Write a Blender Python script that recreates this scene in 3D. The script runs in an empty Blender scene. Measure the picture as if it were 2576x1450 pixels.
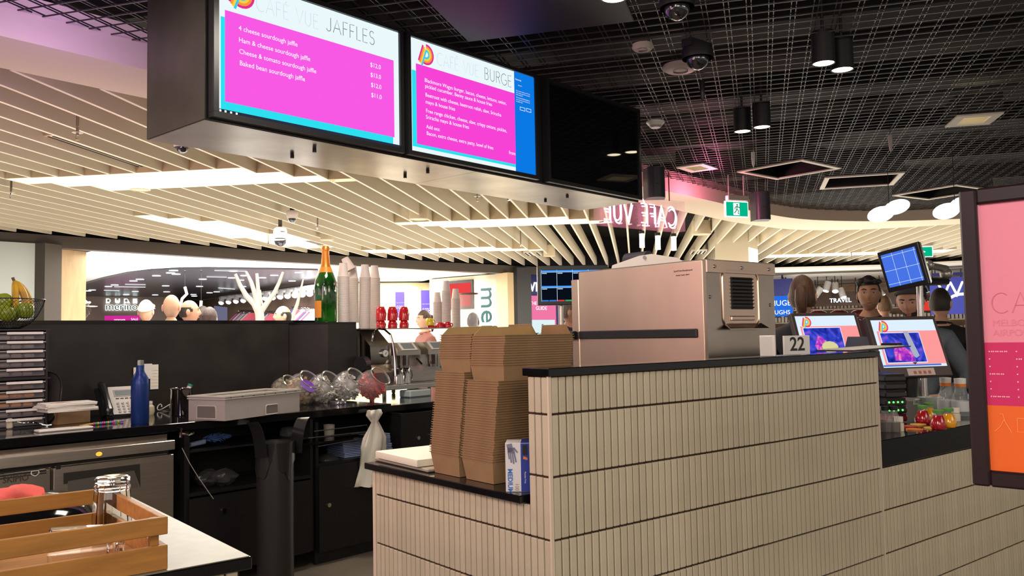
import bpy, bmesh, math, random
from mathutils import Vector, Matrix
random.seed(7)
rd = math.radians
SC = bpy.context.scene
COL = SC.collection

# ---------------------------------------------------------------- camera
# measured camera: position, and rows = right / down / forward in world axes
CP = Vector((-1.345, -1.541, 1.39))
CR = Vector((0.780030, -0.625451, -0.019105))
CD = Vector((0.020085, 0.055542, -0.998254))
CF = Vector((0.625420, 0.778284, 0.055886))
FPX = 2126.8
cam = bpy.data.cameras.new('camera')
cam.sensor_width = 36.0
cam.lens = FPX * 36.0 / 2576.0
cam.clip_end = 200
camo = bpy.data.objects.new('camera', cam)
COL.objects.link(camo)
camo.matrix_world = Matrix(((CR.x, -CD.x, -CF.x, CP.x), (CR.y, -CD.y, -CF.y, CP.y), (CR.z, -CD.z, -CF.z, CP.z), (0, 0, 0, 1)))
SC.camera = camo
SC.view_settings.view_transform = 'Standard'
SC.view_settings.look = 'None'
SC.view_settings.gamma = 1.0
SC.view_settings.exposure = 0.35
SC.view_settings.use_curve_mapping = False
SC.cycles.max_bounces = 7
SC.cycles.transmission_bounces = 7
SC.cycles.transparent_max_bounces = 12
SC.cycles.sample_clamp_indirect = 6.0
SC.cycles.caustics_reflective = False
SC.cycles.caustics_refractive = False

# ---------------------------------------------------------------- world and lights
w = bpy.data.worlds.new('hall_glow')
SC.world = w
w.use_nodes = True
w.node_tree.nodes['Background'].inputs[0].default_value = (1.0, 0.93, 0.84, 1)
w.node_tree.nodes['Background'].inputs[1].default_value = 0.34

def lamp(name, kind, loc, power, color=(1, .9, .76), size=1.0, size_y=None, aim=None, spot=None, rotz=0):
    d = bpy.data.lights.new(name, kind)
    d.energy = power
    d.color = color
    if kind == 'AREA':
        d.size = size
        if size_y:
            d.shape = 'RECTANGLE'; d.size_y = size_y
    else:
        d.shadow_soft_size = size
    if kind == 'SPOT':
        d.spot_size = rd(spot or 70); d.spot_blend = .6
    o = bpy.data.objects.new(name, d)
    COL.objects.link(o)
    o.location = loc
    if aim is not None:
        o.rotation_euler = (Vector(aim) - Vector(loc)).to_track_quat('-Z', 'Y').to_euler()
    else:
        o.rotation_euler = (0, 0, rotz)
    return o

# hall lights above and behind the photographer
lamp('hall_light', 'AREA', (-3.0, -4.5, 3.2), 125, (1, .88, .74), 3.0, 3.0, aim=(0.5, 0, .8))
lamp('hall_light', 'AREA', (2.6, -4.0, 3.2), 75, (1, .86, .72), 3.0, 2.0, aim=(1.8, 0, .6))
# bar working lights under the mesh ceiling
lamp('bar_light', 'AREA', (0.3, 1.0, 2.84), 16, (1, .9, .76), .5, .5)
lamp('bar_light', 'AREA', (1.2, 3.2, 2.70), 20, (1, .9, .76), .6, .4, rotz=rd(8))
lamp('bar_light', 'AREA', (-0.9, 1.6, 2.84), 14, (1, .88, .72), .25, .25)
# concourse lights above the fin ceiling zone
for lx, ly, pw in ((2.0, 7.5, 130), (6.5, 8.5, 150), (10.5, 6.0, 150), (13.0, 2.0, 130), (-2.5, 6.0, 60)):
    lamp('concourse_light', 'AREA', (lx, ly, 2.66), pw, (1, .95, .84), 2.0, 2.0)
# added upward lamps near the floor, standing in for bounce onto the battens
for lx, ly, pw in ((2.0, 6.5, 95), (6.5, 7.0, 100), (10.5, 5.0, 95), (-1.3, 5.6, 80)):
    lamp('floor_bounce', 'AREA', (lx, ly, 0.05), pw, (1, .91, .74), 3.5, 3.5, aim=(lx, ly, 3))
lamp('neon_glow', 'POINT', (5.25, 3.55, 2.62), 16, (1, .22, .42), .15)
lamp('poster_fill', 'AREA', (-3.0, -1.6, 2.9), 55, (1, .9, .82), 1.0, 1.0, aim=(0, -1.1, 1.3))  # added unseen lamp that brightens the poster and near counter
lamp('rose_spill', 'AREA', (-2.8, 1.3, 2.0), 30, (1, .56, .60), 2.0, 1.6, aim=(0, .3, 1.0))
lamp('violet_strip', 'AREA', (-0.6, 2.2, 2.70), 5, (.62, .35, 1), .15, 1.6, aim=(-0.5, 3.2, 2.9))
lamp('pink_strip', 'AREA', (-.5, 4.3, 1.9), 5, (1, .42, .6), 1.2, 1.2, aim=(-.2, 4.2, 2.95))

# ---------------------------------------------------------------- pixel helpers (reference frame 2576 x 1450)
def ray(x, y):
    return CR * ((x - 1288) / FPX) + CD * ((y - 725) / FPX) + CF
def atz(x, y, z):
    d = ray(x, y); return CP + d * ((z - CP.z) / d.z)
def aty(x, y, v):
    d = ray(x, y); return CP + d * ((v - CP.y) / d.y)
def atx(x, y, v):
    d = ray(x, y); return CP + d * ((v - CP.x) / d.x)
def dep(x, y, D):
    return CP + ray(x, y) * D
def atp(x, y, P, az):
    n = Vector((-math.sin(rd(az)), math.cos(rd(az)), 0)); d = ray(x, y)
    return CP + d * (n.dot(Vector((P[0], P[1], 0)) - Vector((CP.x, CP.y, 0))) / n.dot(d))

# ---------------------------------------------------------------- materials
MATS = {}
def mat(name, col, rough=.5, metal=0.0, spec=.5, emit=None, es=0.0, trans=0.0, ior=1.45, alpha=1.0, vary=0.0, vscale=8.0, bump=0.0, bscale=40.0, stretch=None, coat=0.0, rnd=0.0, col2=None, aniso=0.0):
    if name in MATS: return MATS[name]
    m = bpy.data.materials.new(name); MATS[name] = m
    m.use_nodes = True
    nt = m.node_tree; b = nt.nodes['Principled BSDF']
    c = (*col, 1)
    b.inputs['Base Color'].default_value = c
    b.inputs['Roughness'].default_value = rough
    b.inputs['Metallic'].default_value = metal
    b.inputs['Specular IOR Level'].default_value = spec
    b.inputs['IOR'].default_value = ior
    b.inputs['Transmission Weight'].default_value = trans
    b.inputs['Alpha'].default_value = alpha
    b.inputs['Coat Weight'].default_value = coat
    b.inputs['Anisotropic'].default_value = aniso
    if emit:
        b.inputs['Emission Color'].default_value = (*emit, 1)
        b.inputs['Emission Strength'].default_value = es
    if vary or bump or rnd:
        tc = nt.nodes.new('ShaderNodeTexCoord'); mp = nt.nodes.new('ShaderNodeMapping')
        nt.links.new(tc.outputs['Object'], mp.inputs[0])
        if stretch: mp.inputs['Scale'].default_value = stretch
        if vary:
            n = nt.nodes.new('ShaderNodeTexNoise'); n.inputs['Scale'].default_value = vscale; n.inputs['Detail'].default_value = 5
            nt.links.new(mp.outputs[0], n.inputs['Vector'])
            mx = nt.nodes.new('ShaderNodeMix'); mx.data_type = 'RGBA'
            d2 = col2 or tuple(max(0, v * (1 - vary)) for v in col)
            mx.inputs[6].default_value = c; mx.inputs[7].default_value = (*d2, 1)
            cr = nt.nodes.new('ShaderNodeMapRange'); cr.inputs[1].default_value = .35; cr.inputs[2].default_value = .65
            nt.links.new(n.outputs['Fac'], cr.inputs[0]); nt.links.new(cr.outputs[0], mx.inputs[0])
            src = mx.outputs[2]
        else:
            src = None
        if rnd:
            oi = nt.nodes.new('ShaderNodeObjectInfo'); hs = nt.nodes.new('ShaderNodeHueSaturation')
            mr = nt.nodes.new('ShaderNodeMapRange'); mr.inputs[3].default_value = 1 - rnd; mr.inputs[4].default_value = 1 + rnd
            nt.links.new(oi.outputs['Random'], mr.inputs[0]); nt.links.new(mr.outputs[0], hs.inputs['Value'])
            if src: nt.links.new(src, hs.inputs['Color'])
            else: hs.inputs['Color'].default_value = c
            src = hs.outputs[0]
        if src: nt.links.new(src, b.inputs['Base Color'])
        if bump:
            n2 = nt.nodes.new('ShaderNodeTexNoise'); n2.inputs['Scale'].default_value = bscale; n2.inputs['Detail'].default_value = 4
            nt.links.new(mp.outputs[0], n2.inputs['Vector'])
            bp = nt.nodes.new('ShaderNodeBump'); bp.inputs['Strength'].default_value = bump; bp.inputs['Distance'].default_value = .004
            nt.links.new(n2.outputs['Fac'], bp.inputs['Height']); nt.links.new(bp.outputs[0], b.inputs['Normal'])
    return m
def glow(name, col, s):
    return mat(name, (0, 0, 0), rough=.6, spec=0, emit=col, es=s)
def photo_glow(name, a, b, c, sc, s=.8):
    m = glow(name, a, s); nt = m.node_tree; bs = nt.nodes['Principled BSDF']
    tc = nt.nodes.new('ShaderNodeTexCoord'); n = nt.nodes.new('ShaderNodeTexNoise'); n.inputs['Scale'].default_value = sc; n.inputs['Detail'].default_value = 6; n.inputs['Distortion'].default_value = 1.2
    cr = nt.nodes.new('ShaderNodeValToRGB'); e = cr.color_ramp.elements
    e[0].position = .36; e[0].color = (*a, 1); e[1].position = .66; e[1].color = (*c, 1); q = e.new(.52); q.color = (*b, 1)
    nt.links.new(tc.outputs['Object'], n.inputs['Vector']); nt.links.new(n.outputs['Fac'], cr.inputs[0]); nt.links.new(cr.outputs[0], bs.inputs['Emission Color'])
    return m
def srgb(r, g, b):
    f = lambda v: (v / 255 / 12.92) if v / 255 <= .04045 else ((v / 255 + .055) / 1.055) ** 2.4
    return (f(r), f(g), f(b))

black_gloss = mat('black_stone', (.006, .006, .007), rough=.08, spec=.5, vary=.3, vscale=60)
black_matte = mat('black_matte', (.012, .012, .013), rough=.5)
black_lam = mat('black_laminate', (.010, .010, .010), rough=.35, spec=.4)
black_plas = mat('black_plastic', (.015, .015, .017), rough=.3)
dark_panel = mat('dark_panel', (.030, .027, .023), rough=.28, spec=.35, vary=.35, vscale=5, bump=.05, bscale=9)
tile_mat = mat('cream_tile', (.60, .52, .385), rough=.16, spec=.5, rnd=.05, vary=.10, vscale=5, bump=.15, bscale=16)
trim_mat = mat('tile_trim', (.70, .58, .45), rough=.3)
grout = mat('brown_grout', (.045, .022, .012), rough=.9, vary=.3, vscale=40)
steel = mat('brushed_steel', (.62, .58, .53), rough=.30, metal=1, bump=.12, bscale=30, stretch=(1, 1, 22), vary=.12, vscale=5)
steel_w = mat('steel_worn', (.50, .45, .40), rough=.24, metal=1, vary=.2, vscale=6, bump=.15, bscale=20)
chrome = mat('chrome', (.72, .70, .68), rough=.08, metal=1)
chrome_d = mat('chrome_dark', (.35, .32, .30), rough=.12, metal=1)
white_pl = mat('white_plastic', (.78, .76, .72), rough=.35)
grey_pl = mat('grey_plastic', (.42, .39, .36), rough=.45)
paper = mat('paper', (.85, .82, .74), rough=.8)
card = mat('cardboard', (.33, .20, .098), rough=.85, vary=.18, vscale=14, bump=.1, bscale=60)
card_lt = mat('cardboard_inside', (.48, .31, .13), rough=.85, vary=.12, vscale=14)
glass = mat('clear_glass', (1, 1, 1), rough=.02, trans=1, ior=1.45)
acryl = mat('clear_acrylic', (.9, .9, .92), rough=.08, alpha=.22, spec=.6)
fin_mat = mat('cream_fin', (.74, .66, .52), rough=.55, rnd=.04)
soffit_mat = mat('cream_plaster', (.72, .60, .48), rough=.7)
bulk_mat = mat('grey_bulkhead', (.40, .36, .36), rough=.7)
void_mat = mat('black_void', (.006, .005, .005), rough=.9)
wire_mat = mat('black_wire', (.075, .068, .065), rough=.38, metal=.75)
lintel_mat = mat('bronze_lintel', (.085, .070, .060), rough=.45)
wood = mat('bamboo', (.45, .20, .045), rough=.42, vary=.28, vscale=7, stretch=(1, 9, 9), bump=.05)
floor_mat = mat('floor_vinyl', (.20, .17, .13), rough=.35, vary=.15, vscale=4)
lit_white = glow('cove_light', (1, .93, .78), 7.0)
shop_white = mat('shop_white', (.85, .83, .80), rough=.6)
shop_cream = mat('shop_cream', (.74, .63, .46), rough=.7, vary=.08, vscale=3)
navy = mat('navy_sign', (.012, .016, .12), rough=.35)

# ---------------------------------------------------------------- mesh builder
class MB:
    def __init__(s):
        s.bm = bmesh.new()
    def box(s, c, d, bev=0, rz=0, rot=None, seg=1, taper=None):
        r = bmesh.ops.create_cube(s.bm, size=1)
        vs = r['verts']
        for v in vs:
            k = 1.0
            if taper and v.co.z > 0: k = taper
            v.co = Vector((v.co.x * d[0] * k, v.co.y * d[1] * k, v.co.z * d[2]))
        if bev:
            es = list({e for v in vs for e in v.link_edges})
            rr = bmesh.ops.bevel(s.bm, geom=es, offset=bev, segments=seg, affect='EDGES', profile=.6)
            vs = list({v for f in rr['faces'] for v in f.verts} | {v for v in vs if v.is_valid})
        M = Matrix.Translation(Vector(c)) @ (rot.to_matrix().to_4x4() if rot is not None else Matrix.Rotation(rz, 4, 'Z'))
        bmesh.ops.transform(s.bm, matrix=M, verts=vs)
        return s
    def b2(s, a, b, bev=0):
        return s.box([(a[i] + b[i]) / 2 for i in range(3)], [abs(b[i] - a[i]) for i in range(3)], bev)
    def cyl(s, p0, p1, r0, r1=None, n=16, cap=True):
        p0 = Vector(p0); p1 = Vector(p1); r1 = r0 if r1 is None else r1
        d = p1 - p0; q = d.to_track_quat('Z', 'Y')
        r = bmesh.ops.create_cone(s.bm, cap_ends=cap, segments=n, radius1=r0, radius2=r1, depth=d.length)
        bmesh.ops.transform(s.bm, matrix=Matrix.Translation((p0 + p1) / 2) @ q.to_matrix().to_4x4(), verts=r['verts'])
        return s
    def ball(s, c, r, u=12, v=8, sc=(1, 1, 1), rot=None):
        q = bmesh.ops.create_uvsphere(s.bm, u_segments=u, v_segments=v, radius=r)
        M = Matrix.Translation(Vector(c)) @ (rot.to_matrix().to_4x4() if rot is not None else Matrix()) @ Matrix.Diagonal((*sc, 1))
        bmesh.ops.transform(s.bm, matrix=M, verts=q['verts'])
        return s
    def rings(s, rs, close=True, cap0=True, cap1=True):
        prev = None; first = None
        for pts in rs:
            cur = [s.bm.verts.new(p) for p in pts]
            if prev:
                n = len(cur)
                for i in range(n if close else n - 1):
                    j = (i + 1) % n
                    s.bm.faces.new((prev[i], prev[j], cur[j], cur[i]))
            else: first = cur
            prev = cur
        if close and cap0: s.bm.faces.new(list(reversed(first)))
        if close and cap1: s.bm.faces.new(prev)
        return s
    def lathe(s, prof, c=(0, 0, 0), n=24, M=None, cap0=False, cap1=False, sx=1, sy=1):
        rs = []
        for r, z in prof:
            ring = []
            for i in range(n):
                a = 2 * math.pi * i / n
                p = Vector((r * math.cos(a) * sx, r * math.sin(a) * sy, z))
                if M is not None: p = M @ p
                ring.append(p + Vector(c))
            rs.append(ring)
        return s.rings(rs, True, cap0, cap1)
    def tube(s, pts, r, n=6, rr=None):
        pts = [Vector(p) for p in pts]; rs = []
        for i, p in enumerate(pts):
            d = (pts[min(i + 1, len(pts) - 1)] - pts[max(i - 1, 0)])
            if d.length < 1e-9: d = Vector((0, 0, 1))
            d.normalize()
            if i == 0:
                a = d.orthogonal().normalized()
            else:
                a = (a - d * a.dot(d))
                a = a.normalized() if a.length > 1e-6 else d.orthogonal().normalized()
            b = d.cross(a); k = rr[i] if rr else r
            rs.append([p + a * (k * math.cos(2 * math.pi * j / n)) + b * (k * math.sin(2 * math.pi * j / n)) for j in range(n)])
        return s.rings(rs)
    def prism(s, poly, z0, z1, M=None):
        a = [Vector((x, y, z0)) for x, y in poly]; b = [Vector((x, y, z1)) for x, y in poly]
        if M is not None: a = [M @ p for p in a]; b = [M @ p for p in b]
        return s.rings([a, b])
    def quad(s, pts):
        s.bm.faces.new([s.bm.verts.new(p) for p in pts]); return s
    def mesh(s, name, smooth=35):
        me = bpy.data.meshes.new(name)
        bmesh.ops.recalc_face_normals(s.bm, faces=s.bm.faces[:])
        s.bm.to_mesh(me); s.bm.free()
        if smooth and len(me.polygons) > 6:
            me.polygons.foreach_set('use_smooth', [True] * len(me.polygons))
            me.set_sharp_from_angle(angle=rd(smooth))
        return me
    def build(s, name, m=None, parent=None, smooth=35, loc=None, rz=None):
        return link(name, s.mesh(name, smooth), m, parent, loc, rz)

def link(name, me, m=None, parent=None, loc=None, rz=None):
    o = bpy.data.objects.new(name, me)
    if m is not None and len(me.materials) == 0: me.materials.append(m)
    COL.objects.link(o)
    if parent is not None: o.parent = parent
    if loc is not None: o.location = loc
    if rz is not None: o.rotation_euler.z = rz
    return o
def tag(o, label=None, cat=None, group=None, kind=None):
    if label: o['label'] = label
    if cat: o['category'] = cat
    if group: o['group'] = group
    if kind: o['kind'] = kind
    return o
def thing(name, label, cat, loc=(0, 0, 0), rz=0, group=None, rot=None):
    o = bpy.data.objects.new(name, None); COL.objects.link(o)
    o.empty_display_size = .05
    o.location = loc; o.rotation_euler = rot if rot is not None else (0, 0, rz)
    return tag(o, label, cat, group)
def struct(name, mb, m, parent=None, label=None, loc=None, rz=None, smooth=35):
    o = mb.build(name, m, parent, smooth, loc, rz)
    if parent is None: o['kind'] = 'structure'
    if label: o['label'] = label
    return o
def copy_tree(o, parent=None):
    c = o.copy(); COL.objects.link(c)
    if parent is not None: c.parent = parent
    for ch in list(o.children): copy_tree(ch, c)
    return c
def text_mesh(body, size, ext=.0004, align='LEFT', off=0.0, res=3, sx=1.0):
    cu = bpy.data.curves.new('t', 'FONT'); cu.body = body; cu.size = size; cu.extrude = ext
    cu.align_x = align; cu.offset = off; cu.resolution_u = res
    to = bpy.data.objects.new('t', cu)
    me = bpy.data.meshes.new_from_object(to)
    if sx != 1: me.transform(Matrix.Diagonal((sx, 1, 1, 1)))
    bpy.data.objects.remove(to); bpy.data.curves.remove(cu)
    return me
UP = Matrix.Rotation(math.pi / 2, 4, 'X')     # text standing up, facing -y
def text(name, body, size, m, parent, loc, align='LEFT', ext=.0006, off=0.0, R=UP, sx=1.0, res=3):
    me = text_mesh(body, size, ext, align, off, res, sx)
    me.transform(Matrix.Translation(Vector(loc)) @ R)
    me.name = name
    return link(name, me, m, parent)
def join_meshes(name, mes, m, parent=None):
    bm = bmesh.new()
    for me in mes: bm.from_mesh(me)
    out = bpy.data.meshes.new(name); bm.to_mesh(out); bm.free()
    return link(name, out, m, parent)
# thin stroke lettering (units: cap height 1)
def arc(cx, cy, rx, ry, a0, a1, n=10):
    return [(cx + rx * math.cos(rd(a0 + (a1 - a0) * i / n)), cy + ry * math.sin(rd(a0 + (a1 - a0) * i / n))) for i in range(n + 1)]
STROKE = {
 'C': (.78, [arc(.45, .5, .42, .5, 50, 310, 14)]), 'A': (.8, [[(.02, 0), (.4, 1), (.78, 0)], [(.16, .36), (.64, .36)]]),
 'F': (.56, [[(.08, 0), (.08, 1), (.52, 1)], [(.08, .52), (.46, .52)]]), 'E': (.6, [[(.54, 0), (.08, 0), (.08, 1), (.54, 1)], [(.08, .52), (.48, .52)]]),
 'V': (.74, [[(.0, 1), (.36, 0), (.72, 1)]]), 'U': (.74, [[(.08, 1), (.08, .32)] + arc(.36, .32, .28, .32, 180, 360, 8) + [(.64, 1)]]),
 'J': (.52, [arc(.22, .2, .2, .2, 190, 360, 6) + [(.42, 1)]]), 'L': (.52, [[(.08, 1), (.08, 0), (.48, 0)]]),
 'S': (.62, [arc(.3, .76, .23, .24, 30, 270, 9) + arc(.3, .26, .25, .26, 90, -150, 9)]),
 'B': (.64, [[(.08, .53), (.08, 1), (.3, 1)] + arc(.32, .765, .2, .235, 90, -90, 6) + [(.08, .53), (.08, 0), (.32, 0)] + arc(.33, .265, .24, .265, -90, 90, 6)]),
 'R': (.64, [[(.08, 0), (.08, 1), (.32, 1)] + arc(.33, .76, .23, .24, 90, -90, 6) + [(.08, .52)], [(.34, .52), (.58, 0)]]),
 'G': (.82, [arc(.45, .5, .42, .5, 50, 320, 14) + [(.82, .2), (.82, .46), (.52, .46)]]),
 'É': (.6, [[(.54, 0), (.08, 0), (.08, 1), (.54, 1)], [(.08, .52), (.48, .52)], [(.24, 1.08), (.40, 1.24)]]), ' ': (.45, [])}
def stroke_lines(s, h, gap=.12):
    x = 0; out = []
    for ch in s:
        wd, ls = STROKE[ch]
        for l in ls: out.append([((x + a) * h, b * h) for a, b in l])
        x += wd + gap
    return out, x * h
def ribbon(mb, pts, wd, z, M):
    ps = [Vector((p[0], p[1], 0)) for p in pts]; L = []; R = []
    for i, p in enumerate(ps):
        d = (ps[min(i + 1, len(ps) - 1)] - ps[max(i - 1, 0)]); d = d.normalized() if d.length else Vector((1, 0, 0))
        n = Vector((-d.y, d.x, 0)) * wd / 2
        L.append(mb.bm.verts.new(M @ (p + n + Vector((0, 0, z))))); R.append(mb.bm.verts.new(M @ (p - n + Vector((0, 0, z)))))
    for i in range(len(ps) - 1):
        mb.bm.faces.new((L[i], R[i], R[i + 1], L[i + 1]))
# ================================================================ SETTING
U8 = Vector((math.cos(rd(8.1)), math.sin(rd(8.1)), 0)); V8 = Vector((-U8.y, U8.x, 0)); P8 = Vector((-.726, 3.069, 0))
def BK(s, t, z=.95): return P8 + U8 * s + V8 * t + Vector((0, 0, z))     # along / behind the back counter
U43 = Vector((math.cos(rd(43)), math.sin(rd(43)), 0)); V43 = Vector((-U43.y, U43.x, 0))
def FN(e, d, z=0): return U43 * e + V43 * d + Vector((0, 0, z))          # along / across the ceiling fins

struct('floor', MB().b2((-9, -7, -.1), (34, 34, 0)), floor_mat)
struct('ceiling', MB().b2((-9, -7, 3.4), (34, 34, 3.5)), void_mat)

INNER = [(-6, 1.62), (-3.4, 2.16), (-1.8, 2.49), (-.8, 2.70), (-.2, 2.82), (2.2, 3.30), (4.46, 3.76), (5.04, 3.84), (6.02, 4.02), (7.0, 4.22), (7.9, 4.28), (8.6, 4.08), (9.15, 3.74), (9.7, 3.2), (10.3, 2.3), (10.6, 1.0), (10.5, -1), (9.5, -4.5)]
OUTER = [(-6, 2.14), (-3.4, 2.67), (-1.8, 2.99), (-.73, 3.20), (-.06, 3.34), (2.5, 3.86), (5.0, 4.40), (5.6, 4.52), (6.5, 4.72), (7.6, 4.93), (8.7, 4.96), (9.4, 4.68), (9.9, 4.1), (10.3, 3.4), (11, 2.3), (11.3, 1), (11.2, -1), (10.2, -4.5)]
def smooth_line(P, k=4):
    out = []
    n = len(P)
    for i in range(n - 1):
        p0 = Vector(P[max(i - 1, 0)]); p1 = Vector(P[i]); p2 = Vector(P[i + 1]); p3 = Vector(P[min(i + 2, n - 1)])
        for j in range(k):
            t = j / k
            out.append(.5 * ((2 * p1) + (p2 - p0) * t + (2 * p0 - 5 * p1 + 4 * p2 - p3) * t * t + (3 * p1 - p0 - 3 * p2 + p3) * t ** 3))
    out.append(Vector(P[-1]))
    return out
IN = smooth_line(INNER); OU = smooth_line(OUTER)
m = MB(); m.rings([[(a.x, a.y, 2.75), (a.x, a.y, 2.96), (b.x, b.y, 2.96), (b.x, b.y, 2.75)] for a, b in zip(IN, OU)])
m2 = m.mesh('ceiling_bulkhead', 30)
m2.materials.append(soffit_mat)
bk = link('trim_1', m2); bk['kind'] = 'structure'; bk['label'] = 'curved cream bulkhead between mesh and batten ceilings'

# ---- wire mesh ceiling inside the bulkhead curve
POLY = [(p.x, p.y) for p in IN] + [(-6, -4.5)]
def clip(P, D):
    ts = []
    n = len(POLY)
    for i in range(n):
        a = Vector((*POLY[i], 0)); b = Vector((*POLY[(i + 1) % n], 0)); e = b - a
        den = D.x * e.y - D.y * e.x
        if abs(den) < 1e-9: continue
        r = a - P
        t = (r.x * e.y - r.y * e.x) / den; q = (r.x * D.y - r.y * D.x) / den
        if 0 <= q < 1: ts.append(t)
    ts.sort()
    return list(zip(ts[::2], ts[1::2]))
UA = Vector((math.cos(rd(34.8)), math.sin(rd(34.8)), 0)); UB = Vector((-UA.y, UA.x, 0))
HOLES = []   # square cut-outs of the recessed light boxes: centre, half size, rotation
def cutholes(P, D, segs):
    for (c, hx, hy, rz) in HOLES:
        R = Matrix.Rotation(-rz, 3, 'Z'); p = R @ (P - Vector((c.x, c.y, 0))); d = R @ D
        lo, hi = -1e9, 1e9
        for a, h in ((0, hx), (1, hy)):
            if abs(d[a]) < 1e-9:
                if abs(p[a]) > h: lo, hi = 1, 0
            else:
                t0, t1 = sorted(((-h - p[a]) / d[a], (h - p[a]) / d[a])); lo = max(lo, t0); hi = min(hi, t1)
        if lo < hi:
            ns = []
            for a, b in segs:
                if hi <= a or lo >= b: ns.append((a, b)); continue
                if lo > a: ns.append((a, lo))
                if hi < b: ns.append((hi, b))
            segs = ns
    return segs
def rods(name, D, N, pitch, offs, z, r, lo, hi):
    m = MB(); k = int(lo / pitch)
    while k * pitch < hi:
        for o in offs:
            P = N * (k * pitch + o)
            for a, b in cutholes(P, D, clip(P, D)):
                if b - a < .05: continue
                p0 = P + D * a; p1 = P + D * b
                m.box(((p0 + p1) / 2 + Vector((0, 0, z))), (b - a, r, r * 1.3), rz=math.atan2(D.y, D.x))
        k += 1
    return m
# frames in the mesh: (pixel corners of the rim, lamp inside?)
FRAMES = [((1735, 420), (1812, 413), (1771, 436), .0, 'lit'), ]
ZM = 2.87
def quadframe(pts, ww):
    q = [atz(x, y, ZM) for x, y in pts]; c = sum(q, Vector()) / 4
    e1 = ((q[1] - q[0]) + (q[2] - q[3])) / 2; e2 = ((q[2] - q[1]) + (q[3] - q[0])) / 2
    return c, e1.length / 2, e2.length / 2, math.atan2(e1.y, e1.x)
frame_specs = [
 (*quadframe(((1698, 424), (1762, 413), (1814, 425), (1742, 434)), 0), True, 'small square recessed light box with glowing inner wall'),
 (*quadframe(((1845, 435), (2012, 405), (2125, 423), (1962, 452)), 0), False, 'largest square black recess with cream rim in the mesh ceiling'),
 (*quadframe(((2062, 478), (2075, 448), (2277, 436), (2247, 466)), 0), False, 'oblong black recess with cream rim next to the petal lamp'),
 (*quadframe(((2253, 490), (2418, 467), (2490, 478), (2325, 507)), 0), False, 'square black recess with pale rim just above the poster frame'),
 (*quadframe(((2377, 321), (2411, 292), (2523, 287), (2488, 314)), 0), True, 'square white-rimmed recessed light high in the mesh ceiling'),
]
for c, hx, hy, rz, lit, lab in frame_specs: HOLES.append((c, hx, hy, rz))
panel_c = atz(1335, 20, 2.87)
HOLES.append((panel_c, .34, .42, rd(34.8)))
cl = thing('mesh_ceiling', 'black wire mesh ceiling grid hung over the bar', 'ceiling grid', (0, 0, 0))
cl['kind'] = 'structure'
a = rods('x', UA, UB, .1, (0, .022), 2.892, .0042, -12, 12).build('long_wires', wire_mat, cl, smooth=0); a['kind'] = 'stuff'
a = rods('x', UB, UA, .095, (0,), 2.884, .0046, -8, 16).build('cross_wires', wire_mat, cl, smooth=0); a['kind'] = 'stuff'
# dull ducts above the mesh
m = MB()
for k in range(7):
    P = UA * (1.5 * k) + Vector((0, 0, 3.18)); m.box(P + UB * -1.5, (.3, 9, .16), rz=rd(34.8))
struct('trim_2', m, mat('duct_dark', (.010, .010, .010), rough=.8), label='dark ducts above the wire mesh')

# ---- fins
D0, DP = 3.043, .2277
def gd(k): return D0 + DP * k
COVES = [  # near e, far e for the bay between fins k and k+1
 {7: (4.16, 4.41), 6: (4.17, 4.60), **{k: (4.19, 4.87) for k in range(-1, 6)}, -2: (4.42, 4.89), -3: (4.64, 4.90), -4: (4.83, 4.95)},
 {8: (6.31, 8.5), 7: (6.60, 9.7), 6: (6.90, 10.0), 5: (8.2, 10.0)},
 {-3: (7.62, 7.84), -4: (7.64, 8.05), -5: (7.65, 8.22), **{k: (7.67, 8.34) for k in range(-11, -5)}, -12: (7.92, 8.37), -13: (8.12, 8.4)},
 {3: (10.52, 11.0), 2: (10.54, 11.1), **{k: (10.66, 11.32) for k in range(-5, 2)}, -6: (10.9, 11.4), -7: (11.1, 11.44), -8: (11.3, 11.5)},
 {k: (13.7, 14.3) for k in range(-39, -25)},
]
lint_px = [(-260, 566), (88, 589), (340, 606), (600, 626), (850, 643), (1100, 659), (1358, 672), (1660, 677), (1968, 672), (2211, 664), (2409, 653), (2700, 640)]
LT = [atz(x, y, 2.75) for x, y in lint_px]
def cross(poly, d, far=True):
    best = None
    for a, b in zip(poly[:-1], poly[1:]):
        da = a.x * V43.x + a.y * V43.y - d; db = b.x * V43.x + b.y * V43.y - d
        if da * db <= 0 and abs(da - db) > 1e-9:
            t = da / (da - db); e = (a.x + (b.x - a.x) * t) * U43.x + (a.y + (b.y - a.y) * t) * U43.y
            if best is None or (e > best if far else e < best): best = e
    return best
bat = thing('batten_ceiling', 'cream vertical batten ceiling over the concourse', 'batten ceiling'); bat['kind'] = 'structure'
for k in range(-62, 24):
    d = gd(k)
    e0 = cross([Vector((p.x, p.y, 0)) for p in OU], d); e1 = cross(LT, d)
    if e1 is None: continue
    if e0 is None: e0 = e1 - 12 if d > 0 else None
    if e0 is None: continue
    segs = [(e0 + .01, e1 - .16)]
    for cv in COVES:
        if k in cv and (k - 1) in cv:
            lo = max(cv[k][0], cv[k - 1][0]); hi = min(cv[k][1], cv[k - 1][1])
            if hi > lo:
                ns = []
                for a, b in segs:
                    if hi <= a or lo >= b: ns.append((a, b))
                    else:
                        if lo > a: ns.append((a, lo))
                        if hi < b: ns.append((hi, b))
                segs = ns
    for a, b in segs:
        if b - a < .04: continue
        me = MB().box((0, 0, 0), (b - a, .022, .21)).mesh('fin', 0)
        o = link('fin', me, fin_mat, bat, FN((a + b) / 2, d, 2.75 + .105), rd(43))
cove_board_shaded = mat('cove_board_shaded', (.62, .50, .33), rough=.6)  # near boards: the browner tone of their shaded side is in the colour
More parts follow.
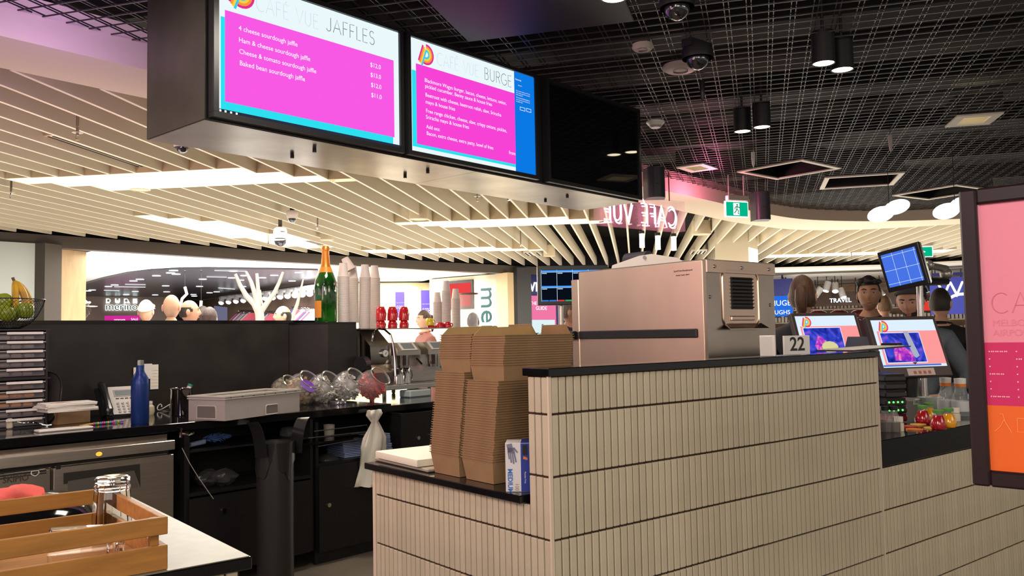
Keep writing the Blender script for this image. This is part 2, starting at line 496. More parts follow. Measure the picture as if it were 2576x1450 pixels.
cove_lit = mat('cove_board_lit', (.86, .80, .66), rough=.6)  # far boards: paler, with the cove's lit look put into the colour
for ci, cv in enumerate(COVES):
    c = thing('cove_light', ['long stepped light cove nearest the menu screens', 'narrow stepped light cove running along the battens', 'stepped light cove behind the pink neon sign', 'thin far light cove near the shop fronts', 'light cove beyond the hanging order screen'][ci], 'ceiling light')
    for k, (n, f) in cv.items():
        d0, d1 = gd(k), gd(k + 1)
        MB().box(FN(n, (d0 + d1) / 2, 2.855), (.015, DP, .212), rz=rd(43)).build('near_board', cove_board_shaded, c, smooth=0)
        MB().box(FN(f, (d0 + d1) / 2, 2.855), (.015, DP, .212), rz=rd(43)).build('far_board', cove_lit, c, smooth=0)
        MB().box(FN((n + f) / 2, (d0 + d1) / 2, 2.965), (f - n, DP, .012), rz=rd(43)).build('light_panel', lit_white, c, smooth=0)

# ---- lintel, posts and the black void above it
def wallq(mb, a, b, z0, z1, th=.08):
    a = Vector((a.x, a.y, 0)); b = Vector((b.x, b.y, 0)); dv = b - a
    mb.box((a + b) / 2 + Vector((0, 0, (z0 + z1) / 2)), (dv.length + .01, th, z1 - z0), rz=math.atan2(dv.y, dv.x))
m = MB(); m3 = MB()
for a, b in zip(LT[:-1], LT[1:]):
    wallq(m, a, b, 2.585, 2.74, .16); wallq(m3, a, b, 2.74, 3.4, .05)
struct('trim_3', m, lintel_mat, label='long bronze lintel curving above the shop fronts')
struct('trim_4', m3, void_mat, label='black gap above the lintel')

# ================================================================ TILED BAR
ZR = [1.3473 - .15 * j for j in range(10)]
TP = .02525
_tm = {}
def tile_me(h):
    k = round(h, 4)
    if k not in _tm:
        _tm[k] = MB().box((0, 0, 0), (.0208, .008, h), bev=.0016, seg=1).mesh('tile', 0)
        _tm[k].materials.append(tile_mat)
    return _tm[k]
def lay_tiles(parent, cells, limit=290):
    # cells: (x, y, z centre, height, rotation)
    cells.sort(key=lambda c: (Vector(c[:3]) - CP).length)
    for x, y, z, h, r in cells[:limit]:
        o = link('tile', tile_me(h), None, parent, (x, y, z), r)
        o.location += Vector((random.uniform(-.0004, .0004), random.uniform(-.0004, .0004), 0))
    if cells[limit:]:
        bm = bmesh.new(); 
        for x, y, z, h, r in cells[limit:]:
            q = bmesh.ops.create_cube(bm, size=1)
            bmesh.ops.transform(bm, matrix=Matrix.Translation((x, y, z)) @ Matrix.Rotation(r, 4, 'Z') @ Matrix.Diagonal((.0208, .008, h, 1)), verts=q['verts'])
        me = bpy.data.meshes.new('further_tiles'); bm.to_mesh(me); bm.free()
        o = link('further_tiles', me, tile_mat, parent); o['kind'] = 'stuff'
def rows(top):
    out = []
    for j in range(0, 9):
        zt = min(ZR[j], top); zb = ZR[j + 1] if j < 8 else 0.0
        zb = max(zb, .0)
        if zt - zb > .02: out.append(((zt + zb) / 2, zt - zb - .0052))
    return out
H90 = math.pi / 2
# tall partition
t = thing('tiled_partition', 'tall cream finger-tiled partition with black stone cap, in front of the oven', 'counter')
MB().b2((.006, .006, 0), (1.547, .084, 1.289)).build('grout_core', grout, t, smooth=0)
cells = [(.033 - TP / 2 + TP * n, .004, z, h, 0) for n in range(0, 61) for z, h in rows(1.289)]
cells += [(.004, .0045 + TP * (mm + .5), z, h, H90) for mm in range(0, 3) for z, h in rows(1.289)]
lay_tiles(t, cells)
MB().b2((-.002, -.002, 0), (.0068, .0042, 1.289)).build('corner_trim', trim_mat, t, smooth=0)
MB().b2((1.5475, -.001, .0), (1.553, .09, 1.289)).build('end_trim', trim_mat, t, smooth=0)
MB().b2((-.006, -.010, 1.289), (1.556, .0925, 1.309), bev=.002).build('cap_stone', black_gloss, t, smooth=0)
# lower customer counter
t = thing('customer_counter', 'lower tiled customer counter with thick black stone top under the juice jars', 'counter')
MB().b2((1.556, .006, 0), (4.2, .60, .893)).build('grout_core', grout, t, smooth=0)
lay_tiles(t, [(.033 - TP / 2 + TP * n, .004, z, h, 0) for n in range(61, 164) for z, h in rows(.897)])
MB().b2((1.556, -.001, .899), (4.2, .70, .993), bev=.002).build('stone_top', black_gloss, t, smooth=0)
# inner worktop behind the tall partition
t = thing('inner_worktop', 'black inner worktop behind the tiled partition carrying the oven', 'counter')
MB().b2((.64, .108, 0), (1.548, .78, .93)).build('cabinet_body', black_lam, t, smooth=0)
MB().b2((.63, .108, .93), (1.550, .80, .95)).build('stone_top', black_gloss, t, smooth=0)
# low end counter
t = thing('low_end_counter', 'low cream-tiled end counter with black stone top under the cardboard boxes', 'counter')
MB().b2((.006, .094, 0), (.60, .853, .973)).build('grout_core', grout, t, smooth=0)
lay_tiles(t, [(.004, .0045 + TP * (mm + .5), z, h, H90) for mm in range(3, 33) for z, h in rows(.975)])
MB().b2((-.001, .8395, 0), (.012, .856, .973)).build('corner_trim', trim_mat, t, smooth=0)
MB().b2((-.020, .094, .975), (.618, .875, .995), bev=.002).build('stone_top', black_gloss, t, smooth=0)
# near counter with the crate
t = thing('near_counter', 'near counter with pale stone top, black edge and tiled front under the bamboo crate', 'counter')
MB().b2((-3.0, .006, 0), (-.756, .90, .97)).build('grout_core', grout, t, smooth=0)
lay_tiles(t, [(-.758 - TP * (n + .5), .004, z, h, 0) for n in range(0, 30) for z, h in rows(.972)])
MB().b2((-3.0, -.012, .972), (-.738, .92, .9945), bev=.002).build('stone_edge', black_gloss, t, smooth=0)
MB().b2((-2.99, -.008, .9945), (-.742, .915, .9960)).build('stone_top', mat('pale_stone', (.25, .225, .165), rough=.30, spec=.25, vary=.12, vscale=30), t, smooth=0)

# ---- back counter, back panel, cabinets
def bkbox(mb, s0, s1, t0, t1, z0, z1, bev=0):
    mb.box(BK((s0 + s1) / 2, (t0 + t1) / 2, (z0 + z1) / 2), (abs(s1 - s0), abs(t1 - t0), abs(z1 - z0)), bev, rz=rd(8.1)); return mb
def LB(x, y, t=0.0):
    p = atp(x, y, P8 + V8 * t, 8.1) - P8
    return p.dot(U8), p.z
SPE = LB(727, 900, .95)[0]
t = thing('back_counter', 'long glossy black stone back counter under the phone and jars', 'counter')
bkbox(MB(), -2.6, 2.32, 0, .96, .905, .95, .003).build('stone_top', black_gloss, t, smooth=0)
bkbox(MB(), 2.32, 4.2, .12, 1.5, .88, .925, .003).build('machine_shelf', black_gloss, t, smooth=0)
w_ = struct('wall_back', bkbox(MB(), -2.6, SPE + .40, .95, 1.05, 0, 1.51), dark_panel, label='charcoal panel wall behind the back counter')
bkbox(MB(), -2.6, SPE + .40, .945, 1.055, 1.51, 1.53).build('panel_cap', black_gloss, w_, smooth=0)
t = thing('corner_block', 'tall glossy black corner block under the champagne bottle', 'cabinet')
def LB(x, y, t=0.0):
    p = atp(x, y, P8 + V8 * t, 8.1) - P8
    return p.dot(U8), p.z
a = [BK(SPE, .944, 0), BK(LB(825, 900, .70)[0], .70, 0), BK(LB(897, 900, .74)[0], .74, 0), BK(LB(897, 900, .74)[0] + .03, .944, 0)]
MB().prism([(p.x, p.y) for p in a], .952, 1.495).build('block_body', dark_panel, t, smooth=0)
MB().prism([(p.x, p.y) for p in a], 1.495, 1.512).build('block_top', black_gloss, t, smooth=0)
# black cupboards under the counter
t = thing('open_shelving', 'black open under-counter shelving between the steel fridge and bin', 'shelving')
m = MB(); bkbox(m, .90, 1.72, .50, .55, .1, .9); bkbox(m, .90, .93, .02, .5, .1, .9); bkbox(m, 1.70, 1.72, .02, .5, .1, .9); bkbox(m, .93, 1.7, .02, .5, .54, .56); bkbox(m, .93, 1.7, .02, .5, .78, .79)
m.build('carcass', black_lam, t, smooth=0)
bkbox(MB(), .92, 1.69, 0, .02, .10, .53).build('door', black_lam, t, smooth=0)
t = thing('drawer_cupboard', 'black under-counter cupboard with paper shelf beside the bin', 'cupboard')
m = MB(); bkbox(m, 1.74, 3.1, .5, .55, .08, .875); bkbox(m, 1.74, 1.76, .02, .5, .08, .875); bkbox(m, 3.08, 3.1, .02, .5, .08, .875); bkbox(m, 1.76, 3.08, .02, .5, .60, .62); bkbox(m, 2.42, 2.44, .02, .5, .08, .875)
m.build('carcass', black_lam, t, smooth=0)
bkbox(MB(), 1.75, 2.42, 0, .02, .08, .60).build('door', black_lam, t, smooth=0)
bkbox(MB(), 2.44, 3.09, 0, .02, .08, .60).build('door', black_lam, t, smooth=0)
bkbox(MB(), 2.40, 3.09, 0, .02, .63, .875).build('drawer_front', black_lam, t, smooth=0)
bkbox(MB(), 1.75, 3.09, .05, .07, 0, .08).build('kickboard', black_matte, t, smooth=0)
for s_, z_ in ((1.82, .36), (2.55, .70), (2.66, .71)):
    MB().cyl(BK(s_, 0, z_), BK(s_, -.008, z_), .013).build('lock', chrome, t)
MB().cyl(BK(1.12, 0, .44), BK(1.12, -.008, .44), .014).build('lock', chrome, bpy.data.objects['open_shelving'])

# ---- wall panels at the left of the concourse
pl_l = [atz(x, y, 2.74) for x, y in ((-260, 566), (84, 589), (93, 590), (134, 596), (207, 606))]
struct('wall_left', (lambda m: (wallq(m, pl_l[0], pl_l[1], 0, 2.62, .1), m)[1])(MB()), mat('pale_blue_wall', (.56, .62, .62), rough=.4), label='pale bluish wall at the far left')
m = MB(); wallq(m, pl_l[2] - Vector((0, .1, 0)), pl_l[3] - Vector((0, .1, 0)), 0, 2.62, .2)
struct('trim_5', m, lintel_mat, label='bronze post beside the pale wall')
m = MB(); wallq(m, pl_l[3], pl_l[4], 0, 2.59, .12)
struct('wall_wood', m, mat('pale_wood', (.72, .50, .27), rough=.5, vary=.15, vscale=5, stretch=(3, 3, .7)), label='pale wood wall panel beside the shop opening')
# ================================================================ MENU BOX AND SCREENS
BXO = atz(527, 298, 2.25); U10 = Vector((math.cos(rd(9.8)), math.sin(rd(9.8)), 0)); V10 = Vector((-U10.y, U10.x, 0))
def Qs(x, y):
    p = atp(x, y, BXO, 9.8) - BXO
    return p.dot(U10), p.z
mb_ = thing('menu_housing', 'long steel-clad bulk hanging housing around the three menu screens', 'menu board', BXO, rd(9.8))
smoke_steel = mat('smoky_steel', (.075, .066, .058), rough=.36, metal=.55, vary=.35, vscale=4, bump=.1, bscale=8)
soft_steel = mat('soffit_steel', (.46, .41, .34), rough=.30, metal=1, vary=.30, vscale=4, bump=.12, bscale=7)
MB().b2((-.004, .031, .004), (0.002, .512, .622)).build('end_panel', smoke_steel, mb_, smooth=0)
MB().b2((3.055, .031, .004), (3.062, .512, .622)).build('end_panel', smoke_steel, mb_, smooth=0)
MB().b2((-.004, .506, .004), (3.062, .514, .622)).build('rear_panel', smoke_steel, mb_, smooth=0)
MB().b2((0, .031, 0), (1.52, .51, .006)).build('soffit_panel', soft_steel, mb_, smooth=0)
MB().b2((1.523, .031, 0), (3.058, .51, .006)).build('soffit_panel', soft_steel, mb_, smooth=0)
MB().b2((0, .032, .008), (3.055, .50, .62)).build('dark_core', black_matte, mb_, smooth=0)
MB().b2((0, .031, -.0), (3.058, .034, .010)).build('lower_lip', black_plas, mb_, smooth=0)
for x_, y_ in ((735, 389), (791, 374), (1019, 440), (1076, 428), (1372, 502), (1427, 491)):
    p = atz(x_, y_, 2.25); q = p - BXO
    MB().cyl((q.dot(U10), q.dot(V10), 0), (q.dot(U10), q.dot(V10), -.018), .009, n=10).build('cable_gland', black_plas, mb_)
scr_white = glow('screen_white', srgb(232, 246, 250), .80); scr_pink = glow('screen_pink', srgb(246, 88, 226), .80); scr_pink2 = glow('screen_pink_b', srgb(244, 66, 212), .80)
scr_cyan = glow('screen_cyan', srgb(45, 222, 238), .80); scr_blue = glow('screen_blue', srgb(10, 120, 225), .80); scr_dark = glow('screen_dark', srgb(40, 48, 66), .8)
ink_white = glow('screen_ink_white', (1, 1, 1), .85); ink_grey = glow('screen_ink_grey', srgb(95, 105, 115), .8); ink_pale = glow('screen_ink_pale', srgb(195, 215, 225), .8)
lg = [glow('logo_pink', srgb(225, 45, 140), .8), glow('logo_yellow', srgb(250, 205, 60), .8), glow('logo_orange', srgb(245, 150, 60), .8), glow('logo_cyan', srgb(60, 200, 230), .8)]
off_glass = mat('dark_screen_glass', (.004, .004, .005), rough=.03, spec=.6)
def screen_thing(name, label, s0):
    t = thing(name, label, 'menu screen', BXO + U10 * s0 + Vector((0, 0, .01)), rd(9.8), group='menu screens in the steel housing')
    m = MB(); W, H = .975, .60
    m.b2((0, -.012, 0), (W, .03, .022)); m.b2((0, -.012, H - .02), (W, .03, H)); m.b2((0, -.012, .02), (.022, .03, H - .02)); m.b2((W - .022, -.012, .02), (W, .03, H - .02))
    m.build('bezel', black_plas, t, smooth=0)
    return t
def onscr(s0):
    def f(x, y):
        s, z = Qs(x, y); return s - s0, z - .01
    return f
def rect(name, m, parent, s0, z0, s1, z1, lay):
    return MB().b2((s0, -.002 - lay * .0006, z0), (s1, .002 - lay * .0006, z1)).build(name, m, parent, smooth=0)
def fit(body, m, parent, f, x0, y0, x1, y1, lay=3, name='menu_line', off=0.0):
    a = f(x0, y0); b = f(x1, y1)
    me = text_mesh(body, 1.0, .0, 'LEFT', off)
    wd = max(v.co.x for v in me.vertices) - min(v.co.x for v in me.vertices)
    k = (b[0] - a[0]) / wd
    me.transform(Matrix.Translation((a[0], -.002 - lay * .0006, a[1])) @ UP @ Matrix.Diagonal((k, k * 1.04, 1, 1)))
    me.name = name
    return link(name, me, m, parent)
def thin(body, m, parent, f, x0, y0, x1, y1, h, wd, lay=3, name='heading'):
    a = f(x0, y0); b = f(x1, y1)
    ls, L = stroke_lines(body, 1.0); mb = MB(); k = (b[0] - a[0]) / (L - .12)
    for l in ls: ribbon(mb, [(p[0] * k, p[1] * h) for p in l], wd, 0, Matrix.Translation((a[0], -.002 - lay * .0006, a[1])) @ UP)
    return mb.build(name, m, parent, smooth=0)
def logo(parent, cx, cz, k, lay, R=None, name='stripe_emblem', cut=None):
    base = R or (Matrix.Translation((cx, -.002 - lay * .0006, cz)) @ UP)
    for i, c in enumerate((0, 2, 1, 3)):
        mb = MB(); r = k * (1.0 - .2 * i)
        ribbon(mb, [(a, b) for a, b in arc(.55 * k, .05 * k, r * .95, r * .95, -135, 90, 14)], .2 * k, 0, base)
        o = -.14 * k + .2 * k * i
        ribbon(mb, [(-.35 * k + o * .7, -.9 * k - o * .7 + .05 * k), (1.0 * k + o * .7 - .75 * k, 1.0 * k - o * .7 - .2 * k)], .2 * k, .0004, base)
        mb.build(name, lg[c], parent, smooth=0)
# screen one: jaffles
S1 = .012; f1 = onscr(S1); t1 = screen_thing('menu_screen', 'lit menu screen headed jaffles, nearest of the three', S1)
rect('panel', scr_white, t1, .024, .022, .951, .578, 0)
rect('cyan_band', scr_cyan, t1, .034, .036, .912, f1(552, 40)[1], 1)
a = f1(565, 267); b = f1(989, 144); c = f1(995, 349)
rect('pink_field', scr_pink, t1, a[0], c[1] + .004, b[0], f1(561, 24)[1], 2)
rect('task_bar', scr_dark, t1, .024, .022, .951, .036, 3)
for i, (x_, y_) in enumerate(((553, 277), (566, 280), (580, 283), (594, 286))):
    p = f1(x_, y_); rect('task_icon', ink_white, t1, p[0] - .004, .025, p[0] + .004, .033, 4)
fit('4 cheese sourdough jaffle', ink_white, t1, f1, 599, 76, 747, 114); fit('Ham & cheese sourdough jaffle', ink_white, t1, f1, 599, 105.5, 778, 149.6)
fit('Cheese & tomato sourdough jaffle', ink_white, t1, f1, 600, 134.5, 793.6, 180); fit('Baked bean sourdough jaffle', ink_white, t1, f1, 601, 164, 765, 201)
for s_, q in (('$12.0', (929.8, 167.7, 956, 172.3)), ('$13.0', (930.5, 192.9, 956.4, 197.8)), ('$12.0', (931.6, 218.4, 957.4, 223)), ('$11.0', (932.3, 243.9, 958.2, 248.2))):
    fit(s_, ink_white, t1, f1, *q, name='price')
thin('JAFFLES', ink_grey, t1, f1, 819.8, 76.9, 942, 110, .062, .0032); thin('CAFÉ VUE', ink_pale, t1, f1, 643, 26, 800.5, 66.4, .062, .0024)
p = f1(590, -10); logo(t1, p[0], p[1] + .012, .055, 3)
# screen two: burgers
S2 = 1.012; f2 = onscr(S2); t2 = screen_thing('menu_screen', 'lit menu screen listing burgers with a blue side panel', S2)
rect('panel', scr_white, t2, .024, .022, .951, .578, 0)
rect('cyan_band', scr_cyan, t2, .034, .046, .93, f2(1038, 176)[1], 1)
a = f2(1053, 162); c = f2(1297, 416)
rect('pink_field', scr_pink2, t2, f2(1048, 361)[0], c[1] + .004, .86, a[1], 2)
rect('side_panel', scr_blue, t2, f2(1297, 426)[0], .022, .951, .578, 4)
for body, q in (('Blackmore Wagyu burger, bacon, cheese, lettuce, onion,', (1066.7, 206, 1272, 263.8)), ('pickled cucumber, Benny sauce & house fries', (1067.8, 220.8, 1236, 267.3)),
                ('Beetroot with cheese, beetroot relish, slaw, Sriracha', (1068.5, 242.8, 1259, 295.2)), ('mayo & house fries', (1069, 260.3, 1143, 279.5)),
                ('Free range chicken, cheese, slaw, crispy onions, pickles,', (1070, 283, 1273, 335.4)), ('Sriracha mayo & house fries', (1070, 298.7, 1178, 326.7)),
                ('Add ons:', (1071, 323, 1105.5, 331)), ('Bacon, extra cheese, extra patty, bowl of fries', (1071.6, 339.6, 1239, 377.4)), ('from', (1279, 388, 1295, 390.3))):
    fit(body, ink_white, t2, f2, *q)
fit('Networks', ink_white, t2, f2, 1294, 201, 1309, 206, 6); fit('Network 1', ink_white, t2, f2, 1301, 216, 1311, 219, 6)
for i, s_ in enumerate(('Do you want to allow your PC to be', 'discoverable by other PCs and devices', 'on this network?')): fit(s_, ink_white, t2, f2, 1296, 229 + 5 * i, 1331 - 18 * (i == 2), 240 + 5 * i, 6, 'small_line')
for i, s_ in enumerate(('We recommend allowing this on', 'your home and work networks, but', 'not public ones.')): fit(s_, ink_white, t2, f2, 1296.5, 246 + 5 * i, 1331 - 18 * (i == 2), 256 + 5 * i, 6, 'small_line')
for x0, x1, s_ in ((1306, 1319, 'Yes'), (1322, 1334, 'No')):
    a = f2(x0, 269 + (x0 - 1306) * .22); b = f2(x1, 281 + (x0 - 1306) * .22)
    m = MB(); z0, z1 = min(a[1], b[1]), max(a[1], b[1])
    for q in (((a[0], z0), (b[0], z0 + .002)), ((a[0], z1 - .002), (b[0], z1)), ((a[0], z0), (a[0] + .002, z1)), ((b[0] - .002, z0), (b[0], z1))):
        m.b2((q[0][0], -.0062, q[0][1]), (q[1][0], -.0056, q[1][1]))
    m.build('button', ink_white, t2, smooth=0)
thin('CAFÉ VUE', ink_pale, t2, f2, 1098, 162.5, 1203, 191.5, .062, .0024); thin('BURGE', ink_grey, t2, f2, 1217, 199, 1286, 219, .062, .0032)
p = f2(1058, 135); logo(t2, p[0] + .005, p[1], .05, 3)
# screen three: off
t3 = screen_thing('menu_screen', 'switched-off black menu screen reflecting ceiling downlights', 2.070)
rect('panel', off_glass, t3, .022, .02, .953, .58, 0)

# ================================================================ CEILING FIXTURES
warm_lens = glow('warm_lens', (1, .86, .62), 9.0)
for (x_, y_, lab) in ((2072, 161, 'black tube downlight above the tiled partition, nearer one of a pair, less lit side'), (2119, 177, 'black tube downlight, lower of the near pair in the mesh'),
                      (1868, 332, 'black tube downlight of the farther pair, beside the dark screen'), (1917, 321, 'black tube downlight of the farther pair, on its poster side'), (1545, -3, 'black tube downlight at the top edge over the dark panel')):
    p = atz(x_, y_, 2.735)
    t = thing('tube_downlight', lab, 'ceiling light', p, group='black tube downlights in the mesh ceiling')
    MB().lathe([(.050, .006), (.055, 0), (.057, .002), (.057, .165), (.0, .165)], n=28).build('tube', black_matte, t)
    MB().cyl((0, 0, .165), (0, 0, .35), .008).build('stem', black_matte, t)
    MB().cyl((0, 0, .004), (0, 0, .008), .050, n=24).build('lens', warm_lens, t)
    lamp('downlight_beam', 'SPOT', p + Vector((0, 0, -.02)), 16, (1, .86, .66), .05, aim=p + Vector((0, 0, -2)), spot=85)
# square recess frames
for (c, hx, hy, rz, lit, lab) in frame_specs:
    t = thing('recess_frame', lab, 'ceiling recess', c, rz, group='recessed frames in the mesh ceiling')
    cream = mat('frame_cream', (.62, .56, .46), rough=.5)
    wd = .045 if not lit else .06
    m = MB()
    m.b2((-hx, -hy, 0), (hx, -hy + wd, .012)); m.b2((-hx, hy - wd, 0), (hx, hy, .012)); m.b2((-hx, -hy + wd, 0), (-hx + wd, hy - wd, .012)); m.b2((hx - wd, -hy + wd, 0), (hx, hy - wd, .012))
    m.build('rim', cream, t, smooth=0)
    m = MB()
    for q in (((-hx, -hy, .012), (hx, -hy + .01, .16)), ((-hx, hy - .01, .012), (hx, hy, .16)), ((-hx, -hy, .012), (-hx + .01, hy, .16)), ((hx - .01, -hy, .012), (hx, hy, .16))): m.b2(*q)
    m.build('box_sides', black_matte, t, smooth=0)
    if lit:
        e = .012; m = MB()
        for q in (((-hx + e, -hy + e, .012), (hx - e, -hy + e + .004, .155)), ((-hx + e, hy - e - .004, .012), (hx - e, hy - e, .155)), ((-hx + e, -hy + e, .012), (-hx + e + .004, hy - e, .155)), ((hx - e - .004, -hy + e, .012), (hx - e, hy - e, .155))): m.b2(*q)
        m.build('inner_lining', cream, t, smooth=0)
    MB().b2((-hx + .012, -hy + .012, .15), (hx - .012, hy - .012, .158)).build('box_top', glow('recess_lamp', (1, .85, .55), 1.3) if lit else black_matte, t, smooth=0)
t = thing('ceiling_panel', 'flat black access panel in the mesh beside the menu screens', 'ceiling panel', panel_c + Vector((0, 0, .005)), rd(34.8))
MB().b2((-.34, -.42, 0), (.34, .42, .02), .004).build('panel', mat('panel_black', (.012, .012, .018), rough=.5), t, smooth=0)
dome_glass = mat('dome_glass', (.02, .02, .025), rough=.03, spec=.8, coat=1)
def dome_cam(p, r, lab, base=black_matte, k=1.0):
    t = thing('dome_camera', lab, 'security camera', p)
    MB().lathe([(r * 1.35, 0), (r * 1.4, .02), (r * 1.3, .06), (0, .06)], n=28).build('housing', base, t)
    MB().lathe([(r * math.cos(a * .157), -r * math.sin(a * .157)) for a in range(0, 10)] + [(.0002, -r)], n=28).build('dome', dome_glass, t)
    MB().b2((-r * 1.5, -.03, .05), (r * 1.5, .03, .09)).build('bracket', black_matte, t, smooth=0)
    MB().ball((0, 0, -.01), r * .55, sc=(1, 1, .8)).build('lens_unit', black_plas, t)
    return t
dome_cam(atz(1703, 20, 2.79), .055, 'smoked dome camera at the top of the mesh ceiling')
dome_cam(atz(1755, 148, 2.79), .058, 'smoked dome camera below a black box in the mesh ceiling')
dome_cam(atz(458, 372, 2.68), .038, 'small glossy dome camera peeping below the housing corner', white_pl)
disc_m = mat('beige_disc', (.50, .45, .38), rough=.5)
for (x_, y_, r, lab) in ((1617, 126, .055, 'round pale detector dish set in the mesh'), (1712, 178, .10, 'wide beige speaker disc behind the dome camera')):
    t = thing('ceiling_disc', lab, 'ceiling fitting', atz(x_, y_, 2.84))
    MB().lathe([(0.001, 0), (r * .8, 0), (r, .012), (r * .95, .03), (0.001, .03)], n=28).build('disc', disc_m, t); MB().lathe([(r * .4, -.004), (r * .42, -.006), (r * .42, 0)], n=20).build('ring', grey_pl, t)
t = thing('smoke_detector', 'white smoke detector hanging under the mesh by the dark screen', 'smoke detector', atz(1649, 314, 2.80))
MB().lathe([(.001, -.025), (.03, -.022), (.05, 0), (.062, .012), (.062, .022), (.001, .022)], n=28).build('body', white_pl, t); MB().lathe([(.035, -.02), (.045, -.008)], n=20).build('vent_ring', grey_pl, t)
for i, (x_, y_) in enumerate(((1767, 232), (2240, 362), (1895, 404))):
    t = thing('mesh_hanger', ['pointed black cable hanger below the mesh', 'grey junction box showing above the mesh by the recess', 'small pale fixing above the far mesh'][i], 'ceiling fitting', atz(x_, y_, 2.80))
    MB().lathe([(.001, -.06), (.012, -.03), (.016, .02), (.016, .07), (.001, .07)], n=12).build('body', [black_plas, grey_pl, white_pl][i], t)
# wall speakers on the bulkhead
for (x_, y_, lab, sc_) in ((1648, 462, 'dark wall speaker beside the end of the menu housing', 1.0), (1915, 520, 'dark wall speaker behind the green exit sign', 1.1)):
    p = dep(x_, y_, 7.2 if sc_ == 1.0 else 8.6)
    t = thing('wall_speaker', lab, 'speaker', p, rd(-38))
    m = MB(); m.prism([(-.09, .08), (.09, .08), (.075, -.05)] + [(.075 * math.cos(rd(a)), -.05 - .05 * math.sin(rd(a))) for a in range(15, 180, 15)] + [(-.075, -.05)], -.13 * sc_, .13 * sc_)
    m.build('cabinet', mat('speaker_blue_black', (.03, .033, .04), rough=.35), t, smooth=50)
    MB().b2((-.012, -.103, -.02), (.012, -.1005, -.012)).build('badge', chrome, t, smooth=0)
    MB().b2((-.03, .08, -.03), (.03, .16, .03)).build('bracket', black_plas, t, smooth=0)
# exit sign
def exit_sign(name, lab, p, rz, k=1.0, man=True):
    t = thing(name, lab, 'exit sign', p, rz)
    m = MB().b2((-.17 * k, -.012, -.10 * k), (.17 * k, .012, .10 * k), .004); m.build('light_panel', glow('exit_white', (.9, 1, .95), 1.0), t, smooth=0)
    MB().b2((-.155 * k, -.014, -.086 * k), (.155 * k, -.0122, .086 * k)).build('green_face', glow('exit_green', srgb(0, 176, 132), .85), t, smooth=0)
    MB().b2((-.155 * k, .0122, -.086 * k), (.155 * k, .014, .086 * k)).build('green_face', glow('exit_green', srgb(0, 176, 132), .85), t, smooth=0)
    if man:
        MB().b2((-.055 * k, -.0158, -.075 * k), (.035 * k, -.0145, .075 * k)).build('doorway', glow('exit_white2', (.85, 1, .93), .9), t, smooth=0)
        m = MB(); R = Matrix.Translation((0, -.0175, 0)) @ UP
        m.ball((.0, -.0172, .052 * k), .011 * k, sc=(1, .1, 1))
        for pts in ([(0, .038), (-.008, .0)], [(-.008, 0), (.018, -.022), (.012, -.055), (.03, -.06)], [(-.008, 0), (-.022, -.03), (-.045, -.05)], [(0, .035), (.025, .018), (.042, .028)], [(0, .035), (-.028, .022), (-.035, -.002)]):
            ribbon(m, [(a * k, b * k) for a, b in pts], .011 * k, 0, R)
        m.build('running_figure', glow('exit_green_dark', srgb(0, 120, 90), .8), t, smooth=0)
    else:
        MB().prism([(-.03, -.03), (.04, 0), (-.03, .03)], -.001, .001, Matrix.Translation((0, -.0155, 0)) @ UP).build('arrow', glow('exit_white2', (.85, 1, .93), .9), t, smooth=0)
    MB().b2((-.13 * k, -.03, .11 * k), (.17 * k, .03, .17 * k), .006).build('fitting', mat('sign_fitting', (.5, .42, .36), rough=.5), t, smooth=0)
    for x_ in (-.1, .12): MB().cyl((x_ * k, 0, .17 * k), (x_ * k, 0, (2.885 if man else 2.76) - p.z), .006).build('hanger_rod', grey_pl, t)
    return t
exit_sign('exit_sign', 'green illuminated running-figure exit sign hung from the bulkhead', dep(1852, 527, 8.1), rd(-18), .78)
exit_sign('exit_sign', 'far green arrow exit sign beside the hanging order screen', dep(2322, 634, 14.0), rd(-45), .9, man=False)
# petal lamps
petal = glow('petal_glow', (1, .97, .92), 1.25)
for (x_, y_, lab) in ((2237, 530, 'glowing white shell-shaped pendant lamp under the mesh'), (2402, 522, 'glowing white shell pendant lamp half behind the poster frame')):
    t = thing('petal_lamp', lab, 'pendant lamp', dep(x_, y_, 7.2))
    MB().ball((-.05, .05, -.03), .105, 20, 12, sc=(1.15, 1, .62), rot=Matrix.Rotation(rd(-20), 4, 'Y').to_euler()).build('petal', petal, t)
    MB().ball((.055, -.04, .03), .10, 20, 12, sc=(1.25, 1, .58), rot=Matrix.Rotation(rd(-22), 4, 'Y').to_euler()).build('petal', petal, t)
    MB().cyl((0, 0, .05), (0, 0, 2.886 - t.location.z), .003, n=6).build('cord', black_plas, t)
# neon sign: clear box with bent tubes, seen from behind
p0 = dep(1503, 500, 6.7); p1 = dep(1711, 514, 7.3)
az_ = math.atan2(p1.y - p0.y, p1.x - p0.x); Lw = (Vector((p1.x, p1.y, 0)) - Vector((p0.x, p0.y, 0))).length
t = thing('neon_sign', 'pink neon café name sign in a clear box, seen from behind', 'neon sign', Vector((p0.x, p0.y, 2.46)), az_)
zb = atp(1700, 583, p1, math.degrees(az_)).z - 2.46; zt = atp(1700, 508, p1, math.degrees(az_)).z - 2.46
NB = mat('neon_lit_acrylic', (1, .55, .65), rough=.1, alpha=.09, emit=(1, .25, .4), es=.12)  # clear acrylic; the neon's pink is put into its colour and emission
m = MB()
m.b2((0, -.05, zb), (Lw, -.045, zt)); m.b2((0, .045, zb), (Lw, .05, zt)); m.b2((0, -.05, zb), (Lw, .05, zb + .006)); m.b2((0, -.05, zb), (.005, .05, zt)); m.b2((Lw - .005, -.05, zb), (Lw, .05, zt)); 
m.build('clear_box', NB, t, smooth=0)
ls, L_ = stroke_lines('CAFÉ VUE', 1.0, .16); hh = (zt - zb) * .62; kx = (Lw * .90) / L_
m = MB()
